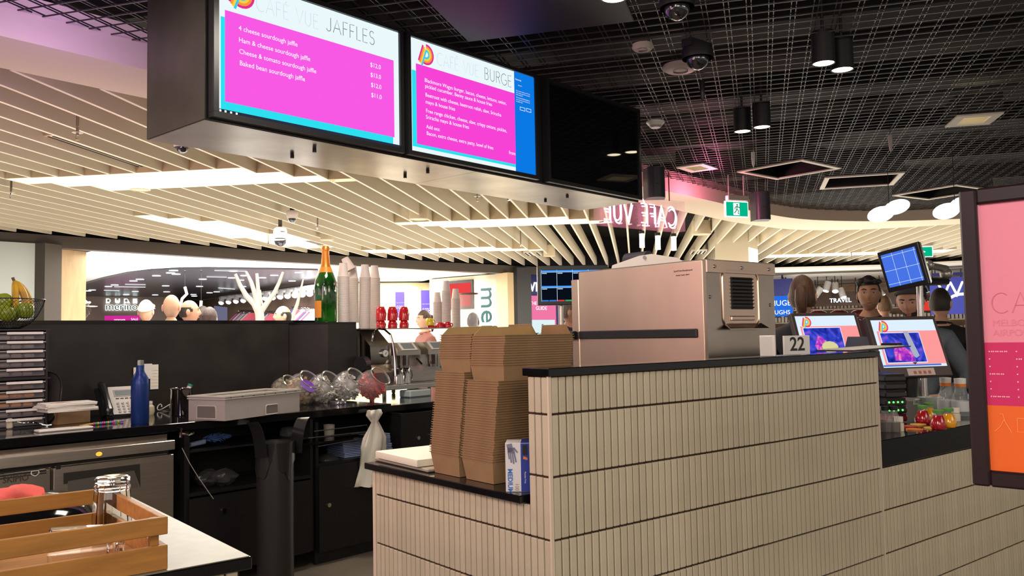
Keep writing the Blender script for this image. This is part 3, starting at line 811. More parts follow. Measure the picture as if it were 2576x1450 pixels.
for l in ls:
    for off_ in (-.012, .012):
        m.tube([(Lw * .95 - a * kx, .0 + (.01 if off_ > 0 else 0), zb + .04 + b * hh + off_) for a, b in l], .0055, 6)
m.build('neon_tubes', glow('neon_pink', (1, .52, .66), 7), t)
m = MB()
for i in range(9): m.cyl((Lw * (.06 + .11 * i), .0, zb + .03), (Lw * (.06 + .11 * i), .045, zb + .03), .006, n=6)
m.build('tube_supports', white_pl, t)
m = MB()
for i in (.12, .86): m.cyl((Lw * i, 0, zt), (Lw * i, 0, .30), .005)
m.cyl((Lw * .72, 0, .24), (Lw * .72, 0, .30), .02)
m.build('hangers', mat('sign_bracket', (.35, .05, .06), rough=.5), t)
# bright tube pendants beyond the neon
for i, (x_, y_) in enumerate(((1615, 606), (1655, 611), (1695, 613))):
    t = thing('tube_pendant', 'short white glowing tube pendant, %s below the pink neon sign' % ('first', 'middle', 'last')[i], 'pendant lamp', dep(x_, y_, 11.0), group='three tube pendants below the neon sign')
    MB().cyl((0, 0, -.09), (0, 0, .09), .033, n=20).build('tube', glow('tube_glow', (1, .98, .95), 4), t)
    MB().cyl((0, 0, .09), (0, 0, .13), .036, n=20).build('cap', black_plas, t); MB().cyl((0, 0, .13), (0, 0, .6), .003, n=6).build('cord', black_plas, t)
# hanging cameras in the concourse
p = dep(705, 596, 9.6); t = thing('hanging_camera', 'white pan-tilt camera with black ball on a drop pole', 'security camera', p)
MB().cyl((0, 0, .10), (0, 0, .40), .022, n=14).build('pole', mat('pole_grey', (.08, .075, .07), rough=.5), t)
MB().lathe([(.001, .11), (.05, .11), (.055, .095), (.068, .09), (.075, .06), (.072, -.02), (.001, -.02)], n=24).build('body', mat('camera_cream', (.75, .66, .60), rough=.4), t)
MB().ball((0, 0, -.05), .066, 20, 12, sc=(1, 1, 1)).build('ball', dome_glass, t); MB().b2((-.03, -.077, .045), (.02, -.074, .06)).build('maker_plate', black_plas, t, smooth=0)
p = dep(735, 543, 9.0); t = thing('hanging_camera', 'small white dome camera on a drop pole behind the pan-tilt one', 'security camera', p)
MB().cyl((0, 0, .05), (0, 0, .30), .024, n=14).build('pole', mat('pole_grey', (.08, .075, .07), rough=.5), t)
MB().lathe([(.001, .05), (.06, .05), (.065, .035), (.062, 0), (.05, -.03), (.001, -.03)], n=24).build('body', mat('camera_cream', (.75, .66, .60), rough=.4), t); MB().ball((0, 0, -.035), .042).build('ball', dome_glass, t)
# round cream ceiling speakers and sprinklers between the battens
for i, (x_, y_, r) in enumerate(((352, 478, .085), (1053, 552, .105), (1382, 645, .10), (1765, 590, .13), (823, 604, .09))):
    t = thing('round_ceiling_speaker', ['round cream speaker drum beside the long light cove', 'round cream speaker drum below the middle of the housing', 'round cream speaker drum above the order monitor', 'round cream speaker drum between battens under the bulkhead', 'shallow cream speaker drum above the champagne bottle'][i], 'ceiling speaker', atz(x_, y_, 2.71))
    MB().lathe([(.001, 0), (r, 0), (r, .18), (.001, .18)], n=28).build('drum', mat('speaker_cream', (.74, .63, .45), rough=.5), t)
    MB().lathe([(r * .85, -.002), (r * .9, -.004), (r * .9, 0)], n=28).build('rim', mat('speaker_cream', (.74, .63, .45), rough=.5), t)
SPK = ((195, 345, 'over the slot grille'), (28, 493, 'at the far left below the long cove'), (1201, 502, 'just under the housing'), (1310, 617, 'left of the square grille'), (799, 573, 'beside the hanging cameras'), (675, 615, 'left of the pan-tilt camera'), (1105, 646, 'over the takeaway cups'), (2142, 648, 'over the dark-haired man'))
for x_, y_, w_ in SPK:
    t = thing('sprinkler', 'small pendent sprinkler head ' + w_, 'sprinkler', atz(x_, y_, 2.66), group='sprinkler heads in the batten ceiling')
    MB().cyl((0, 0, .01), (0, 0, .74), .009, n=8).build('pipe', chrome_d, t); MB().cyl((0, 0, .026), (0, 0, .028), .032, n=16).build('collar', mat('disc_clear', (.5, .45, .4), rough=.3), t)
    MB().cyl((0, 0, -.018), (0, 0, -.014), .012, n=12).build('deflector', chrome_d, t); MB().tube([(-.006, 0, .01), (-.01, 0, -.004), (-.004, 0, -.016)], .002, 5).build('yoke', chrome_d, t)
# slot grilles lying along the battens
def slot_grille(a, b, wd, lab, n=4, m_=None):
    c = (a + b) / 2; L = (b - a).length; t = thing('slot_grille', lab, 'air grille', c, rd(43))
    MB().b2((-L / 2, -wd / 2, 0), (L / 2, wd / 2, .03)).build('frame', m_ or mat('grille_cream', (.66, .57, .42), rough=.5), t, smooth=0)
    for i in range(n):
        y_ = -wd / 2 + wd * (i + .5) / n
        MB().b2((-L / 2 + .02, y_ - wd / n * .22, -.004), (L / 2 - .02, y_ + wd / n * .22, 0)).build('slat', black_matte, t, smooth=0)
slot_grille(atz(110, 342, 2.80), atz(375, 422, 2.80), .14, 'long black linear slot grille between the battens')
slot_grille(atz(768, 606, 2.80), atz(848, 624, 2.80), .14, 'short linear slot grille above the champagne bottle')
for x_, y_, lab in ((1340, 640, 'square white slotted air grille over the order monitor'), (1757, 636, 'square pale slotted air grille right of the tube pendants')):
    p = atz(x_, y_, 2.78); slot_grille(p - U43 * .28, p + U43 * .28, .26, lab, 4, mat('grille_white', (.72, .66, .58), rough=.5))
# cream column
p = dep(1853, 640, 13.2)
struct('trim_6', MB().box((p.x, p.y, 1.6), (.52, .52, 3.2), rz=rd(20)), mat('column_cream', (.74, .66, .50), rough=.6), label='square cream column under the batten ceiling')
# ================================================================ THINGS ON AND UNDER THE BACK COUNTER
R8 = rd(8.1)
def LB(x, y, t=0.0):
    p = atp(x, y, P8 + V8 * t, 8.1) - P8
    return p.dot(U8), p.z
def CT(x, y, z=.95):            # point of the counter top (or another level) seen at a pixel
    return atz(x, y, z)
def bkt(p):                     # world -> (s, t)
    q = p - P8; return q.dot(U8), q.dot(V8)
# ---- steel under-counter fridge
se, _ = LB(440, 1108, -.03)
fr = thing('undercounter_fridge', 'stainless under-counter fridge with recessed door handle and vent panel', 'fridge', BK(0, 0, 0), R8)
MB().b2((-2.4, .02, .08), (se - .02, .55, .895)).build('body', steel_w, fr, smooth=0)
zt0 = LB(300, 1118, -.03)[1]
MB().b2((-2.4, -.035, .815), (se, .02, .865), .003).build('top_rail', steel, fr, smooth=0)
MB().b2((-2.4, -.0, .795), (se - .02, .02, .815)).build('dark_gap', black_matte, fr, smooth=0)
s0d, _ = LB(135, 1180, -.02); s1d, _ = LB(437, 1180, -.02); sv1, _ = LB(127, 1180, -.02)
door = MB().b2((s0d, -.022, .12), (s1d, .018, .790), .003).build('door', steel, fr, smooth=0)
dk = mat('handle_recess', (.02, .018, .015), rough=.5)
def fp(x, y, t=-.023): return LB(x, y, t)
a = fp(160, 1191); b = fp(352, 1168); c = fp(353, 1226); d = fp(338, 1184); e = fp(171, 1211); f = fp(160, 1219)
MB().prism([a, b, c, d, e, (e[0] - .002, f[1]), f], -.001, .001, Matrix.Translation((0, -.0235, 0)) @ UP).build('handle', dk, door, smooth=0)
g_ = mat('handle_plate', (.16, .15, .14), rough=.4, metal=.6)
MB().prism([e, d, (d[0] + .02, c[1]), (e[0], c[1])], -.001, .001, Matrix.Translation((0, -.0228, 0)) @ UP).build('handle_plate', g_, door, smooth=0)
p = fp(147, 1175); MB().b2((p[0] - .010, -.0245, p[1] - .012), (p[0] + .010, -.0225, p[1] + .012)).build('badge', black_plas, door, smooth=0)
vp = MB().b2((-1.1, -.022, .12), (sv1, .018, .782), .003).build('vent_panel', mat('bright_steel', (.72, .68, .60), rough=.28, metal=1), fr, smooth=0)
for col_x in (110, 84, 57, 30, 3):
    for r_ in range(3):
        x_, y_ = col_x, 1178 + 6.6 * r_ + (110 - col_x) * .135
        p = fp(x_, y_); w2 = .045
        MB().b2((p[0] - w2 * .85, -.0235, p[1] - .003), (p[0] + .012, -.0215, p[1] + .003)).build('vent_slot', black_matte, vp, smooth=0)
p0 = fp(6, 1217); p1_ = fp(72, 1210)
me = text_mesh('SKIPIO', 1.0, .0, 'LEFT', .02); wd = max(v.co.x for v in me.vertices); k = (p1_[0] - p0[0]) / wd
me.transform(Matrix.Translation((p0[0], -.0236, p0[1])) @ UP @ Matrix.Diagonal((k, k * 1.1, 1, 1))); link('maker_lettering', me, mat('ink_brown', (.05, .035, .02), rough=.6), vp)
p = fp(88, 1190); MB().rings([[(p[0] + .02 * math.cos(a), -.024, p[1] + .018 * math.sin(a)) for a in (2.6, .5, -.3, -1.5, -2.8)], [(p[0] + .016 * math.cos(a), -.0242, p[1] + .014 * math.sin(a)) for a in (2.6, .5, -.3, -1.5, -2.8)]], cap0=False, cap1=False).build('arrow_badge', white_pl, vp, smooth=0)
p = fp(250, 1143, -.04); MB().ball((p[0], -.036, p[1]), .011, sc=(1.4, .3, 1)).build('indicator_lamp', glow('amber', (1, .42, .05), 1.2), fr)
p = fp(444, 1098, -.03)
t = thing('tap_fitting', 'small chrome tap fitting poking out beside the fridge', 'tap', BK(p[0] + .03, -.02, p[1] + .01), R8)
MB().tube([(0, 0, 0), (.03, -.02, -.01), (.06, -.03, .0)], .006).tube([(0, 0, -.02), (0, .0, .03)], .008).build('spout', chrome, t)
# ---- acrylic drawer racks
acr = mat('drawer_acrylic', (.6, .58, .60), rough=.06, alpha=.12, spec=.8)
ztop = LB(60, 828, .5)[1]
hR = (ztop - .95) / 2
acr_edge = mat('acrylic_edge', (.42, .39, .37), rough=.15, spec=.8)
fills = [mat('sachet_brown', (.20, .08, .04), rough=.5), mat('tart_orange', (.62, .25, .05), rough=.5), mat('grey_sachets', (.17, .14, .13), rough=.5), mat('pale_sachets', (.27, .24, .21), rough=.5)]
for u in range(2):
    t = thing('drawer_rack', ['clear-fronted black drawer rack standing on the counter, lower unit', 'clear-fronted black drawer rack stacked on top, carrying the fruit bowl'][u], 'drawer rack', BK(-.12, .50, .95 + hR * u), R8, group='acrylic drawer racks')
    W = .366 + .12; m = MB()
    m.b2((0, 0, 0), (W, .3, .006)); m.b2((-.0, -.006, hR - .008), (W + .012, .31, hR)); m.b2((0, 0, .006), (.006, .3, hR - .008)); m.b2((W - .012, 0, .006), (W, .3, hR - .008)); m.b2((.006, .29, .006), (W - .012, .3, hR - .008))
    m.build('case', black_plas, t, smooth=0)
    n = 5; dh = (hR - .02) / n
    for i in range(n):
        z0 = .008 + dh * i
        dw = MB().b2((.01, .0, z0 + .003), (W - .016, .004, z0 + dh - .006)).build('drawer', acr, t, smooth=0)
        MB().b2((.01, -.016, z0 + dh - .012), (W - .016, .0, z0 + dh - .007)).build('lip', acr_edge, dw, smooth=0)
        MB().b2((W * .58, -.0175, z0 + dh - .017), (W - .03, -.0155, z0 + dh - .004)).build('label_strip', paper, dw, smooth=0)
        m = MB(); fi = fills[[3, 2, 1, 1, 0][i] if u == 0 else [2, 2, 3, 3, 3][i]]
        for q in range(7):
            m.box((.05 + (W - .1) * q / 6.5, .05 + .02 * random.random(), z0 + .015), (.05, .05, dh * .4), bev=.006, rz=random.uniform(-.4, .4))
        o = m.build('contents', fi, dw, smooth=0); o['kind'] = 'stuff'
# ---- fruit bowl on the rack
bc = atz(12, 822, ztop + .002); 
sB, tB = bkt(bc); bc = BK(LB(14, 820, .62)[0], .66, ztop + .001)
net = mat('black_net', (.02, .022, .02), rough=.35, metal=.4)
t = thing('fruit_bowl', 'round black wire-mesh bowl holding green apples and bananas', 'bowl', bc)
prof = [(.02 + .0, 0), (.08, .004), (.13, .03), (.165, .075), (.19, .13), (.198, .16)]
m = MB(); N = 56
def bowl_pt(r, z, a): return Vector((r * math.cos(a), r * math.sin(a), z))
for dirn in (1, -1):
    for i in range(N):
        a0 = 2 * math.pi * i / N; pts = []
        for j in range(13):
            q = j / 12 * 5; k = min(int(q), 4); fq = q - k
            r = prof[k][0] + (prof[k + 1][0] - prof[k][0]) * fq; z = prof[k][1] + (prof[k + 1][1] - prof[k][1]) * fq
            pts.append(bowl_pt(r, z, a0 + dirn * .9 * j / 12))
        m.tube(pts, .0011, 3)
o = m.build('mesh_wall', net, t, smooth=0); o['kind'] = 'stuff'
MB().tube([bowl_pt(.199, .16, 2 * math.pi * i / 48) for i in range(49)], .003, 6).build('rim', net, t)
MB().lathe([(.001, 0), (.085, 0), (.10, .008), (.001, .008)], n=24).build('base', net, t)
app = mat('green_apple', (.36, .50, .035), rough=.25, vary=.35, vscale=12, coat=.3)
for i, (dx, dy, dz, lab) in enumerate(((.0, .0, .150, 'green apple at the top of the bowl'), (.092, -.055, .100, 'green apple beside the bananas'), (.0, -.10, .085, 'green apple at the front of the bowl'), (-.10, .0, .10, 'green apple at the back of the bowl'), (.05, .09, .09, 'green apple under the bananas'))):
    t = thing('apple', lab, 'apple', bc + Vector((dx, dy, dz)), 0, 'green apples in the wire bowl', rot=(random.uniform(-.4, .4), random.uniform(-.4, .4), 0))
    rp = [(.001, .024), (.012, .030), (.028, .031), (.038, .018), (.0405, .0), (.036, -.020), (.026, -.033), (.012, -.036), (.001, -.030)]
    rp = [(a * 1.17, b * 1.17) for a, b in rp]
    MB().lathe(rp, n=20).build('flesh', app, t); MB().tube([(0, 0, .022), (.003, 0, .040)], .0015, 5).build('stem', fills[0], t)
t = thing('banana_bunch', 'small bunch of ripe yellow bananas sticking up from the bowl', 'bananas', bc + Vector((.075, .03, .16)))
yel = mat('banana_yellow', (.75, .47, .03), rough=.45, vary=.2, vscale=10, col2=(.45, .25, .03))
for i in range(4):
    a = -1.6 + i * .75; pts = []; rr = []
    for j in range(9):
        q = j / 8; ang = 1.5 * q
        pts.append((.085 * math.sin(ang) * math.cos(a) * 1.0 - .02, .085 * math.sin(ang) * math.sin(a) * .8, .10 - .11 * (1 - math.cos(ang)) - .07 * q))
        rr.append(.004 + .0145 * math.sin(math.pi * min(1, q * .92 + .08)) ** .5)
    MB().tube(pts, .016, 8, rr).build('banana', yel, t)
MB().tube([(-.02, 0, .10), (-.03, .0, .125)], .008, 7).build('stalk', mat('stalk_brown', (.16, .09, .03), rough=.7), t)
# ---- black basket lid standing on edge
t = thing('basket_lid', 'thin black rounded tray standing on edge beside the drawer rack', 'tray', CT(128, 1070) + Vector((0, 0, .002)), R8 + rd(28))
R_ = Matrix.Rotation(rd(9), 4, 'Y'); hT = .29
pts = [(math.copysign(abs(math.cos(a)) ** .6, math.cos(a)) * .17, math.copysign(abs(math.sin(a)) ** .6, math.sin(a)) * hT / 2 + hT / 2) for a in [2 * math.pi * i / 32 for i in range(32)]]
MZ = Matrix.Rotation(rd(9), 4, 'Y') @ Matrix(((0, 0, 1, 0), (1, 0, 0, .13), (0, 1, 0, 0), (0, 0, 0, 1)))
MB().prism(pts, -.004, .004, MZ).build('panel', mat('dark_lid', (.05, .045, .04), rough=.3), t, smooth=40)
MB().tube([MZ @ Vector((*q, 0)) for q in pts + pts[:1]], .006, 6).build('rim', black_plas, t)
# ---- kraft box with menus
t = thing('kraft_box', 'small brown kraft box between the tray and the phone', 'box', CT(190, 1066), R8 + rd(10))
MB().b2((-.10, 0, 0), (.085, .20, .085), .002).build('box_body', card, t, smooth=0)
zk = .95 + .086; p = CT(190, 1030, zk)
for i in range(7):
    o = MB().b2((-.13, -.0, 0), (.12, .17, .006), .002).build('folded_menu', paper, None, smooth=0, loc=CT(185, 1036, zk) + Vector((random.uniform(-.008, .008), random.uniform(0, .012), .0065 * i)), rz=R8 + rd(random.uniform(-7, 7)))
    tag(o, 'folded cream menu in the pile on the kraft box' if i < 6 else 'topmost cream menu with an orange swirl on the kraft box', 'menu', 'cream menus piled on the kraft box')
m = MB(); ribbon(m, [(a, b) for a, b in ((-.10, .05), (-.06, .085), (-.02, .10), (.01, .09), (-.03, .07), (-.07, .06))], .012, .0068, Matrix()); m.build('printed_swirl', mat('orange_ink', (.75, .22, .05), rough=.6), o, smooth=0)
# ---- desk phone
t = thing('desk_phone', 'office desk phone with black handset, grey display and round keys', 'telephone', CT(292, 1049), R8 - rd(2))
wedge = mat('phone_cream', (.66, .64, .58), rough=.4)
RT = Matrix.Rotation(rd(52), 4, 'X')
def slab(mb, x0, x1, y0, y1, z0, z1): return mb.prism([(x0, y0), (x1, y0), (x1, y1), (x0, y1)], z0, z1, RT)
slab(MB(), -.02, .15, 0, .20, 0, .025).build('body', wedge, t, smooth=0)
slab(MB(), -.085, -.02, 0, .20, -.0, .018).build('cradle', black_plas, t, smooth=0)
slab(MB(), .01, .13, .125, .175, .025, .028).build('display_bezel', grey_pl, t, smooth=0); slab(MB(), .018, .122, .132, .168, .028, .0290).build('display', mat('lcd', (.22, .27, .27), rough=.2), t, smooth=0)
for i in range(4):
    for j in range(3):
        MB().cyl(RT @ Vector((.02 + .028 * j, .015 + .02 * i, .025)), RT @ Vector((.02 + .028 * j, .015 + .02 * i, .031)), .0075, n=10).build('key', grey_pl, t)
for i in range(4): slab(MB(), .015 + .027 * i, .033 + .027 * i, .108, .114, .025, .028).build('soft_key', black_plas, t, smooth=0)
MB().cyl(RT @ Vector((.115, .06, .025)), RT @ Vector((.115, .06, .031)), .017, n=18).build('navigation_key', grey_pl, t)
MB().tube([RT @ Vector(q) for q in ((-.052, -.005, .035), (-.052, .02, .052), (-.052, .06, .058), (-.052, .10, .060), (-.052, .14, .058), (-.052, .19, .052), (-.052, .215, .035))], .02, 10, rr=[.020, .025, .020, .019, .020, .026, .021]).build('handset', mat('handset_black', (.02, .02, .022), rough=.18), t)
pts = []
for i in range(150):
    q = i / 149; a = q * 2 * math.pi * 22
    pts.append((-.06 + .15 * q + .004 * math.cos(a), -.02 - .02 * math.sin(q * 3.1) + .0, .008 + .007 * math.sin(a)))
MB().tube(pts, .0018, 5).build('coiled_cord', black_plas, t)
MB().lathe([(.001, 0), (.03, 0), (.034, .018), (.022, .032), (.001, .034)], c=(.125, -.035, 0), n=16).build('foot_knob', black_plas, t)
# ---- blue bottle
p = CT(352, 1066); t = thing('insulated_bottle', 'tall matt blue insulated bottle with steel cap', 'bottle', p)
kz = (LB(352, 907, bkt(p)[1])[1] - .95) / .345
MB().lathe([(.001, 0), (.044, 0), (.046, .004), (.0465, .215), (.045, .238), (.033, .264), (.0235, .280), (.0205, .292), (.0205, .318), (.001, .318)], n=36).build('body', mat('bottle_blue', (.014, .042, .20), rough=.32, metal=.3), t)
MB().lathe([(.0195, .318), (.0198, .346), (.001, .348)], n=28).build('cap', chrome, t)
for o in t.children: o.scale.z = kz
# ---- small cream jar, cable, wall notes
p = CT(376, 1044); t = thing('small_jar', 'small cream glass jar just behind the blue bottle', 'jar', p)
MB().lathe([(.001, 0), (.024, 0), (.030, .02), (.028, .05), (.017, .062), (.016, .072), (.001, .072)], n=20).build('body', mat('jar_cream', (.62, .56, .36), rough=.25), t); MB().lathe([(.018, .066), (.018, .082), (.001, .083)], n=16).build('lid', white_pl, t)
p = CT(415, 1034); t = thing('white_cable', 'loose coil of thin white cable beside the steel pitcher', 'cable', p)
MB().tube([(.03 * math.cos(a * .5) + .006 * a - .05, .02 * math.sin(a * .5), .025 + .018 * math.sin(a * .7)) for a in range(0, 26)], .003, 6).build('coil', white_pl, t)
MB().tube([(-.12, .0, .003), (-.05, -.03, .003), (.03, -.02, .003), (.10, .02, .003)], .0025, 5).build('lead', black_plas, t)
for i, (x0, y0, x1, y1, rz_, lab) in enumerate(((378, 918, 398, 979, 0, 'pale yellow-striped roster sheet taped to the back panel'), (362, 916, 382, 953, .06, 'white note taped over the roster on the back panel'), (335, 925, 341, 944, 0, 'small white card on the back panel left of the blue bottle'))):
    a = LB(x0, y0, .945); b = LB(x1, y1, .945)
    o = MB().b2((a[0], 0, min(a[1], b[1])), (b[0], .001, max(a[1], b[1]))).build('wall_note', paper, None, smooth=0, loc=BK(0, .943 - .002 * i, 0), rz=R8); tag(o, lab, 'paper')
    if i == 0:
        for q in range(6):
            zz = min(a[1], b[1]) + .02 + .02 * q; MB().b2((a[0] + .004, -.0012, zz), (b[0] - .004, -.0002, zz + .0025)).build('yellow_line', mat('yellow_line', (.75, .62, .2), rough=.7), o, smooth=0)
# ---- steel pitcher with tube
p = CT(456, 1046); t = thing('steel_pitcher', 'plain polished steel canister beside the grey crate', 'pitcher', p)
MB().lathe([(.001, 0), (.058, 0), (.062, .006), (.0625, .155), (.066, .162), (.063, .164), (.059, .158), (.058, .01), (.001, .008)], n=36).build('body', chrome, t)
t = thing('squeeze_tube', 'white squeeze tube with green cap leaning out of the steel canister', 'tube', p + Vector((.0, .0, .06)), rot=(0, rd(24), 0))
MB().cyl((0, 0, 0), (.0, 0, .12), .017, .014).build('tube_body', white_pl, t); MB().cyl((0, 0, .12), (0, 0, .135), .015).build('cap', mat('cap_green', (.02, .25, .15), rough=.4), t)
# ---- grey plastic crate
pf = CT(540, 1058); t = thing('plastic_crate', 'grey plastic storage crate with ribbed rim and hand slots', 'crate', CT(566, 1060), R8 + rd(0))
pr = CT(757, 1034); pl_ = CT(566, 1060); Wc = (pr - pl_).length * .98; azc = math.atan2((pr - pl_).y, (pr - pl_).x)
t.rotation_euler.z = azc; cg = mat('crate_grey', (.40, .36, .33), rough=.45)
Dc = .27; Hc = .13
MB().b2((0, 0, 0), (Wc, Dc, .006)).b2((0, 0, .006), (Wc, .008, Hc), .0).b2((0, Dc - .008, .006), (Wc, Dc, Hc)).b2((0, .008, .006), (.008, Dc - .008, Hc)).b2((Wc - .008, .008, .006), (Wc, Dc - .008, Hc)).build('tub', cg, t, smooth=0)
cr = mat('crate_rim', (.52, .49, .44), rough=.45)
m = MB(); e = .006
for z0, z1 in ((Hc - .014, Hc - .008), (Hc - .003, Hc + .006)): m.b2((-e, -e, z0), (Wc + e, .014, z1)).b2((-e, Dc - .014, z0), (Wc + e, Dc + e, z1)).b2((-e, .014, z0), (.014, Dc - .014, z1)).b2((Wc - .014, .014, z0), (Wc + e, Dc - .014, z1))
m.build('rim', cr, t, smooth=0)
for i in range(7): MB().b2((Wc * (.06 + .145 * i), -e - .001, Hc - .008), (Wc * (.06 + .145 * i) + .004, -.002, Hc - .002)).build('rim_slot', black_plas, t, smooth=0)
MB().b2((.012, .012, .05), (Wc - .012, Dc - .012, .105)).build('lid_inset', mat('crate_inner', (.46, .42, .37), rough=.5), t, smooth=0)
def slot(parent, c, w_, h_, R, name='hand_slot'):
    pts = [(-w_ / 2, -h_ / 2), (w_ / 2, -h_ / 2)] + [(w_ / 2 - .012 + .012 * math.cos(rd(a)), h_ / 2 - .012 + .012 * math.sin(rd(a))) for a in (0, 30, 60, 90)] + [(-w_ / 2 + .012 + .012 * math.cos(rd(a)), h_ / 2 - .012 + .012 * math.sin(rd(a))) for a in (90, 120, 150, 180)]
    M_ = Matrix.Translation(c) @ R
    MB().tube([M_ @ Vector((*q, .0)) for q in pts + pts[:1]], .0035, 6).build('slot_frame', cr, parent)
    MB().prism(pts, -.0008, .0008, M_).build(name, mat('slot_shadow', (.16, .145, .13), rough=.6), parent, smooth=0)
slot(t, Vector((Wc * .60, -.0015, .032)), .105, .055, UP)
slot(t, Vector((-.0015, Dc * .5, .045)), .14, .07, Matrix.Rotation(-H90, 4, 'Z') @ UP)
m = MB()
for q in ((.22, .10), (.30, .13), (.26, .16)): m.box((Wc * q[0] * 1.4, q[1], .11), (.10, .04, .01), rz=q[1] * 4)
m.build('contents', black_plas, t, smooth=0)
# ---- sachet jars
jars = [((714, 1014), .86, 'sachet_olive', (.42, .34, .14), 'glass jar of olive sachets at the crate end of the row', .17), ((757, 1019), 1.02, 'sachet_sand', (.62, .45, .24), 'glass jar of sand-coloured sachets with purple inside', .20),
        ((812, 1015), .98, 'sachet_cream', (.62, .58, .50), 'glass jar of mixed grey and cream sachets', .20), ((875, 1011), 1.04, 'sachet_white', (.70, .68, .62), 'glass jar of plain white sachets', .21), ((934, 1009), 1.04, 'sachet_red', (.60, .03, .02), 'glass jar of bright red sachets at the end of the row', .21)]
jar_glass = mat('jar_glass', (.95, .97, .97), rough=.02, alpha=.14, spec=.9)
for (x_, y_), k, mn, colr, lab, hh in jars:
    p = CT(x_, y_) + Vector((0, 0, .0)); t = thing('sachet_jar', lab, 'jar', p, rd(-68), 'tilted glass sachet jars')
    r = .112 * k
    prof = [(.001, -.8), (.5, -.76), (.82, -.5), (.98, -.1), (.98, .15), (.88, .5), (.70, .78), (.62, .88), (.64, .95)]
    T = Matrix.Translation((0, 0, r * .86)) @ Matrix.Rotation(rd(48), 4, 'Y')
    MB().lathe([(a * r, b * r) for a, b in prof], n=30, M=T).build('bowl', jar_glass, t)
    ring = [T @ Vector((.66 * r * math.cos(a * .196), .66 * r * math.sin(a * .196), .96 * r)) for a in range(33)]
    MB().tube(ring, .0055, 6).build('rim', mat('jar_rim', (.75, .74, .70), rough=.08, metal=.7), t)
    m = MB(); rng = random.Random(int(x_)); sm = mat(mn, colr, rough=.45, rnd=.1, vary=.25, vscale=9)
    MB().ball(T @ Vector((0, 0, -.12 * r)), .70 * r, 18, 12, sc=(1, 1, .85)).build('packed_core', mat('core_' + mn, tuple(c * .5 for c in colr), rough=.8, vary=.5, vscale=25), t)
    for i in range(230):
        for _ in range(40):
            v = Vector((rng.uniform(-1, 1), rng.uniform(-1, 1), rng.uniform(-.75, .45)))
            if v.x ** 2 + v.y ** 2 < .58 and .36 < (v.x ** 2 + v.y ** 2 + max(0, -v.z - .2) ** 2 * 3) < .62: break
        m.box(T @ (v * r), (.024, .018, .003), rot=Matrix.Rotation(rng.uniform(0, 3), 4, Vector((rng.uniform(-1, 1), rng.uniform(-1, 1), rng.uniform(-1, 1))).normalized()).to_euler())
    o = m.build('sachets', sm, t, smooth=0); o['kind'] = 'stuff'
    if 'purple' in lab: MB().cyl(T @ Vector((.02, 0, .55 * r)), T @ Vector((.02, 0, .60 * r)), .5 * r, n=16).build('purple_packet', mat('purple_pack', (.15, .04, .4), rough=.3), t)
p = CT(851, 1018); t = thing('steel_tamper', 'small clear-stemmed chrome stand in front of the sachet jars', 'stand', p)
MB().lathe([(.001, 0), (.052, 0), (.054, .004), (.053, .022), (.001, .022)], n=28).build('base', mat('tamper_glass', (.55, .52, .58), rough=.05, metal=.8), t); MB().cyl((0, 0, .022), (0, 0, .05), .006).build('stem', chrome, t); MB().lathe([(.001, .05), (.016, .052), (.016, .056), (.001, .060)], n=16).build('knob', chrome, t)
# ---- small things along the counter edge
p = CT(262, 1068); t = thing('beaded_pen', 'rainbow beaded pen lying on the counter edge', 'pen', p + Vector((0, 0, .008)), R8 + rd(4))
cols = [(.7, .08, .3), (.05, .4, .3), (.75, .45, .03), (.1, .35, .5), (.55, .1, .4)]
for i in range(15): MB().ball((-.055 + .011 * i, 0, 0), .0075, 8, 6).build('bead', mat('bead_%d' % (i % 5), cols[i % 5], rough=.3), t)
MB().cyl((-.06, 0, 0), (-.13, 0, -.003), .005, .002, n=8).build('barrel', mat('pen_yellow', (.75, .55, .1), rough=.4), t)
p = CT(163, 1083); t = tag(MB().b2((-.13, -.03, 0), (.13, .05, .012), .004).build('folded_menu', paper, None, smooth=0, loc=p, rz=R8), 'cream folded napkin with orange print at the counter edge', 'napkin')
m = MB(); ribbon(m, [(.03, .01), (.06, .03), (.10, .032), (.08, .015), (.05, .005)], .010, .0125, Matrix()); m.build('printed_swirl', mat('orange_ink', (.75, .22, .05), rough=.6), t, smooth=0)
p = CT(24, 1080); t = thing('hanging_key_tag', 'pale rubber tag with a twisted silver chain by the drawer rack', 'keyring', p, R8)
MB().box((0, 0, .028), (.03, .02, .055), bev=.006).build('tag_body', mat('tag_cream', (.62, .56, .42), rough=.5), t)
MB().tube([(.0 + .02 * i, .012 * math.sin(i * 1.1), .045 - .004 * i + .006 * math.cos(i * 1.1)) for i in range(11)], .003, 6).build('chain', chrome, t); MB().tube([(.0 + .02 * i, -.010 * math.sin(i * 1.1 + 1), .050 - .0045 * i) for i in range(11)], .003, 6).build('chain', chrome, t)
p = CT(-2, 1062); t = thing('sauce_bottle', 'orange and white sauce bottle cut by the picture edge', 'bottle', p)
MB().lathe([(.001, 0), (.03, 0), (.032, .08), (.03, .13), (.014, .16), (.012, .19), (.001, .19)], n=18).build('body', mat('bottle_orange', (.7, .2, .06), rough=.3), t); MB().lathe([(.0325, .03), (.033, .035), (.033, .10), (.0325, .105)], n=18).build('sticker', paper, t)
